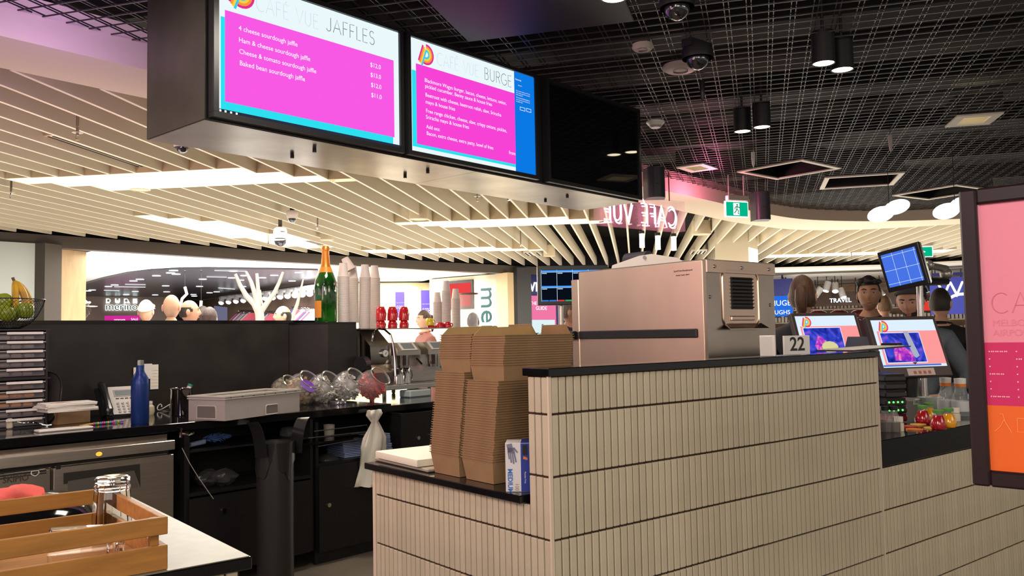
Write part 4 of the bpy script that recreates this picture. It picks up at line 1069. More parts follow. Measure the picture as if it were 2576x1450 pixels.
# ---- champagne bottle on the block
zB = 1.510; p = CT(820, 812, zB); sb, tb = bkt(p); p = BK(LB(820, 812, .80)[0], .80, zB)
kk = (LB(820, 620, .80)[1] - zB) / .32
t = thing('champagne_bottle', 'green champagne bottle with orange foil neck on the corner block', 'bottle', p)
MB().lathe([(.001, 0), (.046, 0), (.05, .006), (.0505, .15), (.047, .175), (.036, .205), (.0245, .228), (.019, .245), (.001, .245)], n=40).build('glass_body', mat('green_glass', (.004, .030, .003), rough=.06, spec=.8, coat=.6, vary=.5, vscale=9, col2=(.015, .16, .01)), t)
MB().lathe([(.0252, .226), (.020, .245), (.0165, .285), (.0168, .300), (.0185, .301), (.0185, .312), (.015, .320), (.001, .322)], n=32).build('foil', mat('orange_foil', (.80, .29, .05), rough=.32, metal=.55), t)
MB().lathe([(.0362, .204), (.0285, .222), (.0245, .232), (.0285, .2218)], n=32).build('neck_label', mat('orange_label', (.85, .30, .03), rough=.4), t)
pts0 = []
MB().rings([[(.0512 * math.cos(a), .0512 * math.sin(a), z) for a in [rd(q) for q in range(172, 225, 7)]] for z in (.02, .09)], close=False).build('label', mat('orange_label', (.85, .30, .03), rough=.4), t)
for o in t.children: o.scale = (kk * .92, kk * .92, kk)
# ---- espresso machine
em = thing('espresso_machine', 'two-group stainless espresso machine with round gauge and side knob', 'coffee machine', BK(LB(908, 900, .78)[0], .78, .925), R8)
EH = LB(940, 829, .78)[1] - .925; EW = 1.0
EX = lambda x: LB(x, 850, .70)[0] - LB(908, 900, .78)[0]
MB().b2((0, .05, .09), (.035, .50, EH), .008).build('side_cheek', mat('cheek_dark', (.07, .065, .06), rough=.35, metal=.6), em, smooth=0)
MB().rings([[(x_, y_, z_) for y_, z_ in ((-.10, .10), (-.11, .20), (-.06, .26), (-.07, .30), (-.06, .405), (.10, EH), (.10, .10))] for x_ in (.04, .24)]).build('end_tower', steel_w, em, smooth=20)
MB().b2((.24, .08, .10), (EW, .50, .40), .004).build('body', steel, em, smooth=0)
MB().b2((.0, .0, EH), (EW, .50, EH + .008)).build('cup_tray', steel, em, smooth=0)
MB().tube([(.06, -.06, .44), (.07, -.06, .50), (.12, -.06, .535), (.18, -.06, .53), (.23, -.07, .49), (.24, -.09, .42), (.24, -.11, .30), (.235, -.12, .17)], .0085, 8).build('steam_arch', chrome, em)
MB().cyl((-.03, -.08, .27), (-.085, -.10, .27), .062, .056, n=24).build('knob', black_plas, em)
MB().cyl((.17, -.066, .345), (.17, -.085, .345), .032, n=24).build('gauge_rim', chrome, em); MB().cyl((.17, -.085, .345), (.17, -.087, .345), .026, n=24).build('gauge_face', white_pl, em); MB().box((.17, -.088, .345), (.003, .001, .022), rot=Matrix.Rotation(.5, 4, 'Y').to_euler()).build('gauge_needle', black_plas, em, smooth=0)
for i, x0 in enumerate((EX(1018), EX(1092))):
    hd = MB().rings([[(x0 + (x_ if k else x_), y_, z_) for y_, z_ in ((.08, .425), (-.05, .425), (-.12, .36), (-.12, .325), (.08, .325))] for k, x_ in enumerate((-.10, .13))]).build('group_head', mat('head_warm', (.60, .55, .48), rough=.28, metal=.9), em, smooth=20)
    Mh = Matrix.Translation((x0 + .02, -.086, .395)) @ Matrix.Rotation(rd(-90 + 47), 4, 'X') if False else None
    q0 = Vector((x0 - .06, -.053, .424)); q1 = Vector((x0 + .10, -.053, .424)); q2 = Vector((x0 + .10, -.120, .362)); q3 = Vector((x0 - .06, -.120, .362)); n_ = Vector((0, -.0035, .0035))
    MB().rings([[q + n_ * .0 for q in (q0, q1, q2, q3)], [q + n_ for q in (q0, q1, q2, q3)]]).build('screen_frame', white_pl, hd, smooth=0)
    c_ = (q0 + q1 + q2 + q3) / 4; sm_ = [c_ + (q - c_) * .72 + n_ * 1.05 for q in (q0, q1, q2, q3)]
    MB().rings([sm_, [q + n_ * .1 for q in sm_]]).build('display', mat('lcd', (.22, .27, .27), rough=.2), hd, smooth=0)
    MB().cyl((x0 + .02, -.03, .325), (x0 + .02, -.03, .245), .055, .052, n=28).build('boiler_collar', chrome, em)
    MB().cyl((x0 + .02, -.03, .245), (x0 + .02, -.03, .225), .045, n=24).build('basket', chrome_d, em)
    MB().cyl((x0 + .10, -.10, .30), (x0 + .14, -.12, .25), .008, n=8).build('steam_lever', chrome, em)
MB().tube([(.90, -.06, .235), (.97, -.13, .22), (1.05, -.20, .20)], .014, 8).build('filter_handle', black_plas, em); MB().cyl((.80, -.04, .225), (.80, -.06, .185), .028, .012, n=14).build('spout', chrome, em)
MB().b2((.05, -.16, .065), (EW, .10, .10), .004).build('drip_tray', mat('tray_steel', (.58, .60, .55), rough=.3, metal=.8), em, smooth=0)
for x_ in (.10, .55, 1.05): MB().cyl((x_, .0, 0), (x_, .0, .066), .018, n=12).build('leg', chrome_d, em)
for x_ in (.10, .55, 1.05): MB().cyl((x_, .42, 0), (x_, .42, .09), .018, n=12).build('leg', chrome_d, em)
def EMP(x, y, z): return em.location + U8 * x + V8 * y + Vector((0, 0, z))
for i, (x_, y_) in enumerate(((EX(997), -.075), (EX(1030), .0))):
    t = thing('milk_jug', ['steel milk jug on the drip tray, nearer the gauge', 'steel milk jug behind the first one on the drip tray'][i], 'milk jug', EMP(x_, y_, .101), R8, 'steel milk jugs on the drip tray')
    MB().lathe([(.001, 0), (.052, 0), (.056, .004), (.053, .06), (.050, .105), (.054, .122), (.051, .122), (.047, .10), (.048, .01), (.001, .008)], n=30).build('body', chrome, t)
    MB().tube([(.05, 0, .10), (.085, 0, .095), (.092, 0, .06), (.08, 0, .03), (.09, 0, .02)], .005, 7).build('handle', chrome, t)
# ---- paper cups in tall inverted stacks
cupm = mat('paper_cup', (.80, .70, .66), rough=.55)
def cup_mesh(r0, r1, h):
    return MB().lathe([(r0 * .92, h - .004), (r0, h - .002), (r0, h), (r0 * .96, h), (r1 * .975, .0075), (r1 + .0035, .005), (r1 + .0035, .0), (r1 - .001, 0)], n=24, cap0=True).mesh('cup', 40)
cA = cup_mesh(.029, .042, .105); cB = cup_mesh(.026, .037, .092)
for c_ in (cA, cB): c_.materials.append(cupm)
def cups(base, n, me, h, dz, lab, group, lean=(0, 0)):
    for i in range(n):
        o = link('paper_cup', me, None, None, base + Vector((lean[0] * i, lean[1] * i, dz * i)))
        o.rotation_euler.z = i * .7
        tag(o, lab + (', exposed at the top' if i == n - 1 else ''), 'paper cup', group)
def stack(xp, yt, z0, tt, me, h, dz, lab, group, lean=(0, 0)):
    s_ = LB(xp, yt, tt)[0]; zt = LB(xp, yt, tt)[1]
    n = max(2, int((zt - z0 - h) / dz) + 1); cups(BK(s_, tt, z0), n, me, h, dz, lab, group, lean); return BK(s_, tt, zt)
g1 = 'inverted paper cups stacked beside the champagne bottle'
zc = .925 + EH + .008
stack(863, 662, zB, .80, cA, .105, .0078, 'white paper cup in the stack touching the champagne bottle', g1)
stack(887, 668, zB, .93, cA, .105, .0078, 'white paper cup in the stack below the toppled cup', g1)
stack(915, 664, zc, .90, cA, .105, .0078, 'white paper cup in the third stack from the champagne bottle', g1, (.0002, 0))
stack(942, 668, zc, 1.0, cA, .105, .0078, 'white paper cup in the stack beside the red mugs', g1)
p = BK(LB(883, 660, .88)[0], .88, LB(883, 680, .88)[1]); o = link('paper_cup', cA, None, None, p + Vector((0, 0, .0))); o.rotation_euler = (rd(-16), rd(-22), 0); tag(o, 'toppled paper cup tilted on top of the stacks', 'paper cup', g1)
g2 = 'inverted paper cups stacked at the far end of the machine'
stack(1100, 735, zc, 1.1, cB, .092, .0075, 'white paper cup in the partly hidden far stack', g2); stack(1122, 706, zc, 1.02, cB, .092, .0075, 'white paper cup in the tallest far stack', g2); stack(1146, 726, zc, 1.1, cB, .092, .0075, 'white paper cup in the far stack by the grinder hopper', g2)
# ---- red and yellow mugs
redm = mat('red_glaze', (.62, .015, .02), rough=.12, coat=.5); yelm = mat('yellow_glaze', (.85, .62, .02), rough=.15, coat=.5)
def mug(base, r, h, m_, lab, grp, rz=0):
    t = thing('mug', lab, 'mug', base, rz, grp)
    MB().lathe([(r * .66, h), (r * .74, h * .975), (r * .90, h * .80), (r * .98, h * .45), (r, .01), (r * .99, 0), (r * .93, 0), (r * .9, .01)], n=26, cap0=True).build('bowl', m_, t)
    MB().tube([(r * .86, 0, h * .72), (r * 1.25, 0, h * .75), (r * 1.5, 0, h * .5), (r * 1.35, 0, h * .22), (r * .98, 0, h * .22)], .005, 7).build('handle', m_, t); return t
for j, xp in enumerate((966, 991, 1016)):
    for lv in range(2):
        s_ = LB(xp, 800, .88)[0]
        mug(BK(s_, .88 + .02 * (2 - j), zc + lv * .062), (.038, .041)[lv], (.062, .112)[lv], redm, ('upper tall ' if lv else 'lower ') + 'glossy red mug, ' + ('beside the paper cups', 'middle of the row', 'outermost of the row')[j], 'red mugs on the espresso machine', R8 + rd(10))
mug(BK(LB(1081, 810, .85)[0], .85, zc + .02), .034, .062, yelm, 'upturned yellow cup on a red one beside the far cup stacks', 'cups at the far end of the machine', 0)
mug(BK(LB(1085, 818, .85)[0], .85, zc - .0), .036, .02, redm, 'shallow red cup under the yellow cup', 'cups at the far end of the machine', 0)
mug(BK(LB(1107, 815, .85)[0], .85, zc), .034, .045, redm, 'small upturned red cup next to the yellow cup', 'cups at the far end of the machine', 0)
mug(BK(LB(1126, 813, .82)[0], .82, zc), .034, .05, redm, 'small red cup half behind the cardboard boxes', 'cups at the far end of the machine', 0)
# grinder with hopper
p = BK(LB(1180, 800, 1.45)[0], 1.45, 0); t = thing('coffee_grinder', 'coffee grinder with clear hopper and brown lid behind the boxes', 'coffee grinder', Vector((p.x, p.y, .93)))
zt = LB(1180, 738, 1.45)[1] - .93
MB().lathe([(.001, 0), (.09, 0), (.09, .04), (.07, .06), (.07, .34), (.05, .40), (.001, .40)], n=24).build('body', black_plas, t)
MB().lathe([(.03, .40), (.035, .42), (.085, .50), (.088, zt - .012), (.086, zt - .012)], n=28).build('hopper', acryl, t); MB().lathe([(.092, zt - .012), (.092, zt), (.001, zt)], n=28).build('lid', mat('lid_brown', (.20, .10, .06), rough=.4), t)
# ---- shelf below the machine
for (x_, y_, dx, dy, dz, m_, lab, rz_) in ((1045, 998, .24, .12, .055, mat('packet_pale', (.50, .60, .58), rough=.5), 'pale blue and white packet under the drip tray', .1), (990, 990, .03, .03, .06, yelm, 'small yellow box under the espresso machine', 0), (1035, 984, .08, .05, .03, yelm, 'yellow folded cloth under the machine', .3)):
    o = MB().box((0, 0, dz / 2), (dx, dy, dz), bev=.008).build('packet', m_, None, loc=CT(x_, y_, .925), rz=R8 + rz_, smooth=0); tag(o, lab, 'packet')
# ---- hanging cloth
cs, cz = LB(938, 1036, -.03); t = thing('hanging_cloth', 'crumpled white cloth hanging from the edge of the back counter', 'cloth', BK(cs, -.03, 0), R8)
m = MB(); rs = []
prof = [(1033, .045), (1043, .055), (1052, .038), (1060, .022), (1075, .042), (1100, .075), (1125, .088), (1150, .082), (1180, .086), (1212, .094), (1218, .092)]
for j, (yy, hw) in enumerate(prof):
    z_ = LB(938, yy, -.03)[1]; ring = []
    for i in range(28):
        a = 2 * math.pi * i / 28; f_ = 1 + .22 * math.sin(5 * a + j * .4) + .12 * math.sin(9 * a + j)
        ring.append((hw * math.cos(a) * f_ - .012 * (j > 5) * (j - 5), -.02 + hw * .42 * math.sin(a) * f_, z_ + .006 * math.sin(3 * a + j)))
    rs.append(ring)
m.rings(rs).build('folds', mat('white_cloth', (.66, .63, .54), rough=.85), t, smooth=80)
MB().ball((0, -.01, LB(938, 1040, -.03)[1]), .04, 10, 7, sc=(1.3, .6, .55)).build('knot', mat('white_cloth', (.66, .63, .54), rough=.85), t)
# ---- wire rack with cups under the counter
def LBZ(x, y, t): s, z = LB(x, y, t); return Vector((s, t, z))
t = thing('wire_rack', 'black wire dish rack mounted under the counter beside the bin', 'rack', P8, R8)
for pts in ([LBZ(790, 1086, .0), LBZ(922, 1070, .0), LBZ(930, 1086, 0), LBZ(932, 1100, 0), LBZ(800, 1124, 0)], [LBZ(775, 1103, .0), LBZ(925, 1086, .0)], [LBZ(770, 1106, .05), LBZ(925, 1090, .05)]):
    MB().tube(pts, .0035, 6).build('wire', mat('rack_wire', (.12, .12, .12), rough=.3, metal=.8), t)
a = LBZ(768, 1122, .0); b = LBZ(928, 1100, 0); MB().b2((a.x, .0, min(a.z, b.z)), (b.x, .4, min(a.z, b.z) + .012)).build('shelf_plate', black_gloss, t, smooth=0)
zr = min(a.z, b.z) + .013
for x_, lab in ((776, 'small grey beaker on the wire rack beside the bin'), (828, 'second dim grey beaker farther along the wire rack')):
    s_ = LB(x_, 1095, .12)[0]; o = MB().lathe([(.001, 0), (.032, 0), (.036, .085), (.033, .085), (.03, .006), (.001, .006)], n=20).build('beaker', mat('beaker_grey', (.36, .33, .28), rough=.5), None, loc=BK(s_, .12, zr)); tag(o, lab, 'beaker', 'beakers on the wire rack')
t = thing('black_canister', 'dark round canister lying behind the rim of the bin', 'canister', BK(LB(735, 1085, .2)[0], .2, zr + .045), R8)
MB().cyl((-.06, 0, 0), (.07, 0, 0), .045, n=20).build('body', mat('canister_grey', (.10, .10, .10), rough=.3), t)
# paper stack, duster, bags
q = LB(870, 1192, .1); 
for i in range(12):
    o = MB().b2((0, 0, 0), (.36, .24, .0075), .001).build('paper_pad', mat('paper_blue', (.30, .38, .62), rough=.7, rnd=.12), None, smooth=0, loc=BK(2.0 + random.uniform(-.004, .004), .08 + .003 * i, .622 + .0105 * i), rz=R8 + rd(-7 + random.uniform(-1, 1)))
    tag(o, 'blue-tinted paper pad in the neat pile under the counter', 'paper pad', 'paper pads in the pile under the counter')
t = thing('glass_dome', 'clear crumpled plastic lid on the shelf beside the paper pile', 'plastic lid', BK(1.88, .10, .621), R8)
MB().ball((0, 0, .0), .07, 14, 8, sc=(1, 1, .6)).build('dome', mat('smoky_plastic', (.07, .07, .07), rough=.15, alpha=.4), t)
p = BK(1.12, .16, .80); t = thing('feather_duster', 'blue fluffy duster with pale handle on the open shelf', 'duster', p, R8 + rd(8))
MB().cyl((-.15, -.03, .012), (-.05, -.02, .018), .014, n=12).build('handle', mat('handle_lilac', (.35, .38, .62), rough=.5), t)
m = MB(); rng = random.Random(3)
for i in range(170):
    a = rng.uniform(0, 6.28); x_ = rng.uniform(-.05, .13); r0 = .012; r1 = .045 * math.sin(max(.1, min(1, (x_ + .07) / .10)) * 1.57) * (1 if x_ < .06 else (.15 - x_) / .09)
    m.cyl((x_, r0 * math.cos(a), .03 + r0 * .6 * math.sin(a)), (x_ + .015, r1 * math.cos(a), .03 + r1 * .6 * math.sin(a)), .0028, .0012, n=4)
o = m.build('bristles', mat('duster_blue', (.08, .16, .42), rough=.7), t, smooth=0); o['kind'] = 'stuff'
for i, (s_, t_, z_, lab) in enumerate(((1.10, .14, .561, 'crumpled clear bag on the lower shelf'), (1.18, .10, .561, 'small clear takeaway tub on the lower shelf'))):
    t = thing('clear_bag', lab, 'bag', BK(s_, t_, z_), R8); m = MB(); rng = random.Random(i)
    m.ball((0, 0, .045), .06, 14, 8, sc=(1.2, .9, .75))
    for v in m.bm.verts: v.co += Vector((rng.uniform(-1, 1), rng.uniform(-1, 1), rng.uniform(-.5, 1))) * .01
    m.build('film', mat('smoky_plastic', (.07, .07, .07), rough=.15, alpha=.4), t)
t = thing('dangling_cable', 'thin pale cable hanging diagonally across the open shelving', 'cable', P8, R8)
a = LBZ(458, 1128, -.02); b = LBZ(498, 1200, -.02); c = LBZ(537, 1256, -.02); MB().tube([a, a.lerp(b, .5) + Vector((-.004, 0, 0)), b, b.lerp(c, .5), c], .0022, 5).build('cord', grey_pl, t)
# ---- pedal bin with liner
fl = BK(1.55, -.27, 0); 
t = thing('waste_bin', 'tall black round bin with a black liner folded over its rim', 'bin', Vector((fl.x, fl.y, 0)), R8)
pz = atp(692, 1130, fl, 8.1).z; cx_ = atp(692, 1130, fl, 8.1); t.location = (cx_.x, cx_.y, 0)
rb = (atp(735, 1300, fl, 8.1) - atp(652, 1300, fl, 8.1)).length / 2 * .95
binm = mat('bin_black', (.022, .022, .021), rough=.38)
ztb = atp(692, 1115, fl, 8.1).z
MB().lathe([(.001, 0), (rb * .94, 0), (rb, .02), (rb * 1.02, ztb - .02), (rb * 1.05, ztb - .02), (rb * 1.05, ztb), (rb * .98, ztb), (rb * .9, .1)], n=36).build('drum', binm, t)
m = MB(); rs = []
for j in range(7):
    q = j / 6; ring = []
    for i in range(48):
        a = 2 * math.pi * i / 48
        sag = .10 + .10 * math.sin(a * 2 + 1.2) ** 2 + .02 * math.sin(a * 9)
        ring.append((rb * (1.07 + .03 * q * math.sin(7 * a)) * math.cos(a), rb * (1.07 + .03 * q * math.sin(7 * a)) * math.sin(a), ztb + .008 - sag * q))
    rs.append(ring)
m.rings(rs, True, False, False).build('liner', mat('liner_film', (.02, .02, .02), rough=.18, coat=.4), t, smooth=60)
for sg in (-1, 1):
    pts = [(sg * rb * (1.1 + .55 * (q / 8) ** 1.6), -rb * .45 + .0 * q, ztb - .06 + .20 * math.sin(q / 8 * 1.35)) for q in range(9)]
    MB().rings([[(p[0], p[1] - .05, p[2]), (p[0], p[1] + .07, p[2] - .01), (p[0] + .003, p[1] + .07, p[2] - .01), (p[0] + .003, p[1] - .05, p[2])] for p in pts]).build('liner_ear', mat('liner_film', (.02, .02, .02), rough=.18, coat=.4), t, smooth=60)
MB().ball((0, 0, ztb - .03), rb * .8, 16, 6, sc=(1, 1, .25)).build('rubbish', mat('rubbish_pale', (.30, .27, .25), rough=.7), t)
# ================================================================ LOW END COUNTER: BOXES, BOARD, GLOVES
def tray_mesh(a, b, fl, h, th=.0016, name='tray'):
    m = MB()
    def ring(k, z): return [(-a / 2 - k, -b / 2 - k, z), (a / 2 + k, -b / 2 - k, z), (a / 2 + k, b / 2 + k, z), (-a / 2 - k, b / 2 + k, z)]
    m.rings([ring(0, 0), ring(fl, h), ring(fl + .0026, h), ring(fl + .0026, h - .0022), ring(fl - th, h - .0022), ring(-th, th)])
    me = m.mesh(name, 0); return me
trA = tray_mesh(.240, .124, .009, .062); trA.materials.append(card); 
def tray_stack(x0, y0, levels, lab, grp, rz=0.0, dxy=(.00052, -.00035)):
    for z0, n, extra, dd in levels:
        for i in range(n):
            z = z0 + .0066 * i
            o = link('cardboard_tray', trA, None, None, (x0 + (z - .995) * dxy[0] * 100 + dd[0] + random.uniform(-.0008, .0008), y0 + (z - .995) * dxy[1] * 100 + dd[1] + random.uniform(-.0008, .0008), z), rz + rd(extra + random.uniform(-.5, .5)))
            tag(o, lab, 'takeaway box', grp)
    return o
g = 'nested cardboard takeaway trays on the low end counter'
o1 = tray_stack(.150, .325, [(.996, 33, 0, (0, 0)), (1.250, 13, 2.5, (.006, .002))], 'brown cardboard takeaway tray nested in the pile beside the glove box', g, dxy=(.0008, -.0004))
o2 = tray_stack(.150, .482, [(.996, 36, 0, (0, 0)), (1.268, 11, 3.5, (.006, .002))], 'brown cardboard takeaway tray nested in the pile beside the cutting board', g, dxy=(.0008, -.0004))
for o, lab, k in ((o1, 'topmost open cardboard tray with raised flap beside the oven', 0), (o2, 'topmost cardboard tray with tall back flap above the cutting board', 1)):
    o['label'] = lab
    fl = MB().prism([(-.12, 0), (.12, 0), (.10, .026), (-.09, .022)], -.0009, .0009, Matrix.Translation((0, .075, .062)) @ Matrix.Rotation(rd(80 - 8 * k), 4, 'X')).build('back_flap', card_lt, o, smooth=0)
    fl = MB().prism([(-.062, 0), (.062, 0), (.05, .028), (-.05, .028)], -.0009, .0009, Matrix.Translation((.13, 0, .062)) @ Matrix.Rotation(rd(90), 4, 'Z') @ Matrix.Rotation(rd(75), 4, 'X')).build('side_flap', card, o, smooth=0)
t = thing('cutting_board', 'thick white plastic cutting board at the corner of the low end counter', 'cutting board', (.215, .715, 1.008), rd(-3))
MB().box((0, 0, .011), (.42, .27, .022), bev=.004, seg=2).build('board', mat('board_white', (.82, .76, .62), rough=.45), t)
t = thing('steel_tray', 'shallow pale tray under the cutting board', 'tray', (.215, .71, .9955), rd(-2)); MB().box((0, 0, .006), (.40, .33, .011), bev=.003).build('tray', mat('tray_pale', (.55, .48, .38), rough=.3, metal=.4), t)
# glove box
gb = thing('glove_box', 'white and blue box of medium gloves standing against the tiled partition', 'box', (-.012, .158, .9955), rd(-42))
GW, GD, GH = .085, .075, .122
MB().b2((0, 0, 0), (GW, GD, GH), .0008).build('carton', mat('box_white', (.74, .70, .72), rough=.5), gb, smooth=0)
blue = mat('box_blue', (.02, .04, .30), rough=.4)
MB().b2((GW * .46, -.0008, .001), (GW - .001, -.0001, GH - .001)).build('blue_band', blue, gb, smooth=0)
MB().b2((GW * .46, 0, GH), (GW - .001, GD, GH + .0006)).build('blue_lid_band', blue, gb, smooth=0)
RT90 = UP @ Matrix.Rotation(rd(-90), 4, 'Z')
def side_text(s_, size, x, z, m_, off=0):
    me = text_mesh(s_, size, .0, 'LEFT', off); me.transform(Matrix.Translation((x, -.0012, z)) @ RT90); return link('lettering', me, m_, gb)
side_text('MEDIUM', .0165, .006, .058, mat('ink_blue', (.05, .18, .55), rough=.5), .0005); side_text('100', .013, .024, .022, mat('ink_gold', (.35, .25, .12), rough=.5))
side_text('Premium Vinyl Gloves', .0078, .070, .085, mat('ink_white', (.85, .85, .85), rough=.5)); side_text('Powder Free', .0055, .048, .050, mat('ink_white', (.85, .85, .85), rough=.5))
MB().prism([(.044, .092), (.056, .092), (.056, .117), (.044, .117)], -.0002, .0002, Matrix.Translation((0, -.0012, 0)) @ UP).build('logo_patch', black_plas, gb, smooth=0)
MB().prism([(.045, .082), (.056, .079), (.056, .085), (.046, .089)], -.0002, .0002, Matrix.Translation((0, -.0012, 0)) @ UP).build('orange_mark', mat('mark_orange', (.8, .2, .02), rough=.5), gb, smooth=0)
hm = MB()
for pts, wd in (([(.010, .120), (.014, .100)], .014), ([(.008, .098), (.010, .082)], .0035), ([(.013, .098), (.015, .073)], .0038), ([(.018, .098), (.021, .070)], .0038), ([(.022, .100), (.027, .074)], .0038), ([(.022, .110), (.031, .098)], .004)):
    ribbon(hm, pts, wd, 0, Matrix.Translation((0, -.0012, 0)) @ UP)
ribbon(hm, [(.006, .104), (.024, .104)], .014, 0, Matrix.Translation((0, -.0012, 0)) @ UP)
hm.build('printed_glove', mat('glove_print', (.20, .20, .30), rough=.5), gb, smooth=0)

# ================================================================ NEAR COUNTER: CRATE, GLASSES, BOWL, CLOTH
cx1 = -.884; cy0 = .000; zb0 = .9965
pb = atx(310, 1237, cx1); cyb = .40
cr_ = thing('bamboo_crate', 'open bamboo crate with slatted sides standing on the near counter', 'crate', (cx1, cy0, zb0))
Lc = 1.1
for z0, z1, nm in ((.0, .042, 'lower_slat'), (.060, .090, 'upper_slat')):
    MB().b2((-Lc, 0, z0), (0, .011, z1), .001).build('slat', wood, cr_, smooth=0)
    MB().b2((-Lc, cyb - .011, z0), (0, cyb, z1), .001).build('slat', wood, cr_, smooth=0)
    MB().b2((-.011, .0112, z0), (0, cyb - .0112, z1), .001).build('slat', wood, cr_, smooth=0)
for y_ in (.0115, cyb - .0255): MB().b2((-.026, y_, 0), (-.0115, y_ + .014, .088), .001).build('corner_post', wood, cr_, smooth=0)
MB().b2((-Lc, .012, .0), (-.012, cyb - .012, .006)).build('floor_board', wood, cr_, smooth=0)
wg = mat('drinking_glass', (1, .97, .93), rough=.03, trans=1, ior=1.45)
def tumbler(x, y, z, lab, rot=None, k=1.0):
    t = thing('glass_tumbler', lab, 'glass', (x, y, z), 0, 'clear faceted tumblers in the bamboo crate', rot=rot)
    MB().lathe([(.0375 * k, .0), (.0385 * k, .002), (.0375 * k, .04), (.0345 * k, .085), (.0335 * k, .088), (.0350 * k, .092), (.0345 * k, .098), (.032 * k, .101), (.0345 * k, .105), (.034 * k, .112), (.030 * k, .115), (.001, .113), (.001, .104), (.028 * k, .102), (.030 * k, .095), (.0335 * k, .06), (.0355 * k, .0)], n=14).build('glass_wall', wg, t, smooth=20)
gp = atz(272, 1338, zb0 + .006)
tumbler(gp.x, gp.y - .03, zb0 + .007, 'upside-down clear tumbler standing in the bamboo crate')
tumbler(gp.x - .16, cy0 + .07, zb0 + .047, 'clear tumbler lying on its side behind the crate slats', rot=(rd(90), 0, rd(75)))
t = thing('dark_tray', 'dark green rectangular tray lying at the bottom of the crate', 'tray', (cx1 - .50, .25, zb0 + .007), 0)
MB().box((0, 0, .014), (.50, .13, .026), bev=.006, seg=2).build('tray_body', mat('tray_green', (.045, .06, .045), rough=.25), t)
bp = atz(60, 1262, .996)
bx, by = cx1 - .30, .62
bq = aty(45, 1244, .64)
bx, by = bq.x, .64
kb_ = (bq.z - .9965) / .11
t = thing('black_bowl', 'wide black bowl upside down behind the bamboo crate', 'bowl', (bx, by, .9962))
MB().lathe([(.16, 0), (.165, .004), (.150, .05 * kb_), (.11, .090 * kb_), (.05, .108 * kb_), (.001, .11 * kb_)], n=40).build('shell', black_gloss, t)
t = thing('pink_cloth', 'folded pink cleaning cloth draped over the black bowl', 'cloth', (bx - .035, by - .03, bq.z - .004))
m = MB(); rs = []
for i in range(13):
    x_ = -.09 + .18 * i / 12; row = []
    for j in range(9):
        y_ = -.06 + .12 * j / 8; row.append((x_, y_ + .012 * math.sin(x_ * 40), .006 + .010 * math.sin(x_ * 28 + y_ * 30) ** 2 + .016 * (1 - abs(x_) / .1) - .02 * (abs(y_) / .06) ** 2))
    row = [(a * .8, b * .8, c * .8) for a, b, c in row]; rs.append(row + [(p[0], p[1], p[2] - .010) for p in reversed(row)])
m.rings(rs).build('folded_layer', mat('cloth_pink', (.80, .13, .11), rough=.85, bump=.4, bscale=160), t, smooth=70)
MB().rings([[(q[0] * .8 + .02, q[1] * .75, q[2] + .008) for q in r] for r in rs]).build('folded_layer', mat('cloth_pink', (.80, .13, .11), rough=.85, bump=.4, bscale=160), t, smooth=70)

# ================================================================ OVEN AND TOP OF THE PARTITION
ov = thing('speed_oven', 'stainless high-speed oven with black side bar and rear vent behind the partition', 'oven', (.927, .25, .951))
OW, OD, OH = .385, .615, .682
osteel = mat('oven_steel_peach_sheen', (.80, .60, .48), rough=.34, metal=1, bump=.10, bscale=5, vary=.15, vscale=3, stretch=(1, 1, .6))  # peach tint is reflected screen and ceiling colour put into the steel
oback = mat('oven_back_steel', (.50, .42, .35), rough=.22, metal=1, bump=.15, bscale=6, vary=.2, vscale=3)
MB().b2((0, .0, .09), (OW, OD, OH)).build('body', oback, ov, smooth=0)
MB().b2((-.004, .012, .085), (.0, OD, OH - .004), .0015).build('side_panel', osteel, ov, smooth=0)
MB().b2((-.004, OD + .003, .10), (OW, OD + .045, OH - .03), .003).build('door', osteel, ov, smooth=0)
for x_ in (.05, OW - .05):
    for y_ in (.06, OD - .06): MB().cyl((x_, y_, 0), (x_, y_, .09), .02, n=12).build('leg', black_plas, ov)
a = atx(1755, 838, .927 - .004); b = atx(1462, 840, .927 - .004); zb_ = (atx(1755, 827, .923).z + atx(1755, 850, .923).z) / 2 - .951; hb = (atx(1755, 827, .923).z - atx(1755, 850, .923).z) / 2
MB().b2((-.012, a.y - .25, zb_ - hb), (-.0045, OD + .0, zb_ + hb), .003).build('side_bar', black_plas, ov, smooth=0)
MB().tube([(-.02, OD + .01, zb_), (-.02, OD + .10, zb_), (.02, OD + .12, zb_)], .017, 10).build('door_handle', black_plas, ov)
MB().b2((-.002, -.006, OH - .045), (OW + .002, .0, OH - .003), .001).build('top_flange', osteel, ov, smooth=0)
for q in (.04, .19, .35): MB().cyl((q, -.006, OH - .024), (q, -.0095, OH - .024), .006, n=10).build('screw', chrome_d, ov)
for q in ((.02, .555), (.36, .53), (.015, .18)): MB().cyl((q[0], 0, q[1]), (q[0], -.003, q[1]), .006, n=10).build('screw', chrome_d, ov)
def rrect(x0, x1, z0, z1, r, n=5):
    out = []
    for cx, cz, a0 in ((x1 - r, z1 - r, 0), (x0 + r, z1 - r, 90), (x0 + r, z0 + r, 180), (x1 - r, z0 + r, 270)):
        out += [(cx + r * math.cos(rd(a0 + 90 * i / n)), cz + r * math.sin(rd(a0 + 90 * i / n))) for i in range(n + 1)]
    return out
def yp(x, y): p = aty(x, y, .25); return p.x - .927, p.z - .951
vx0, vz1 = yp(1815, 680); vx1, vz0 = yp(1908, 800)
rr_ = rrect(vx0, vx1, vz0 - .03, vz1, .03)
MB().tube([(q[0], -.002, q[1]) for q in rr_ + rr_[:1]], .0045, 6).build('vent_frame', osteel, ov)
MB().prism(rr_, -.0008, .0008, Matrix.Translation((0, -.0012, 0)) @ UP).build('vent_plate', osteel, ov, smooth=0)
g0 = yp(1836, 697); g1_ = yp(1893, 779)
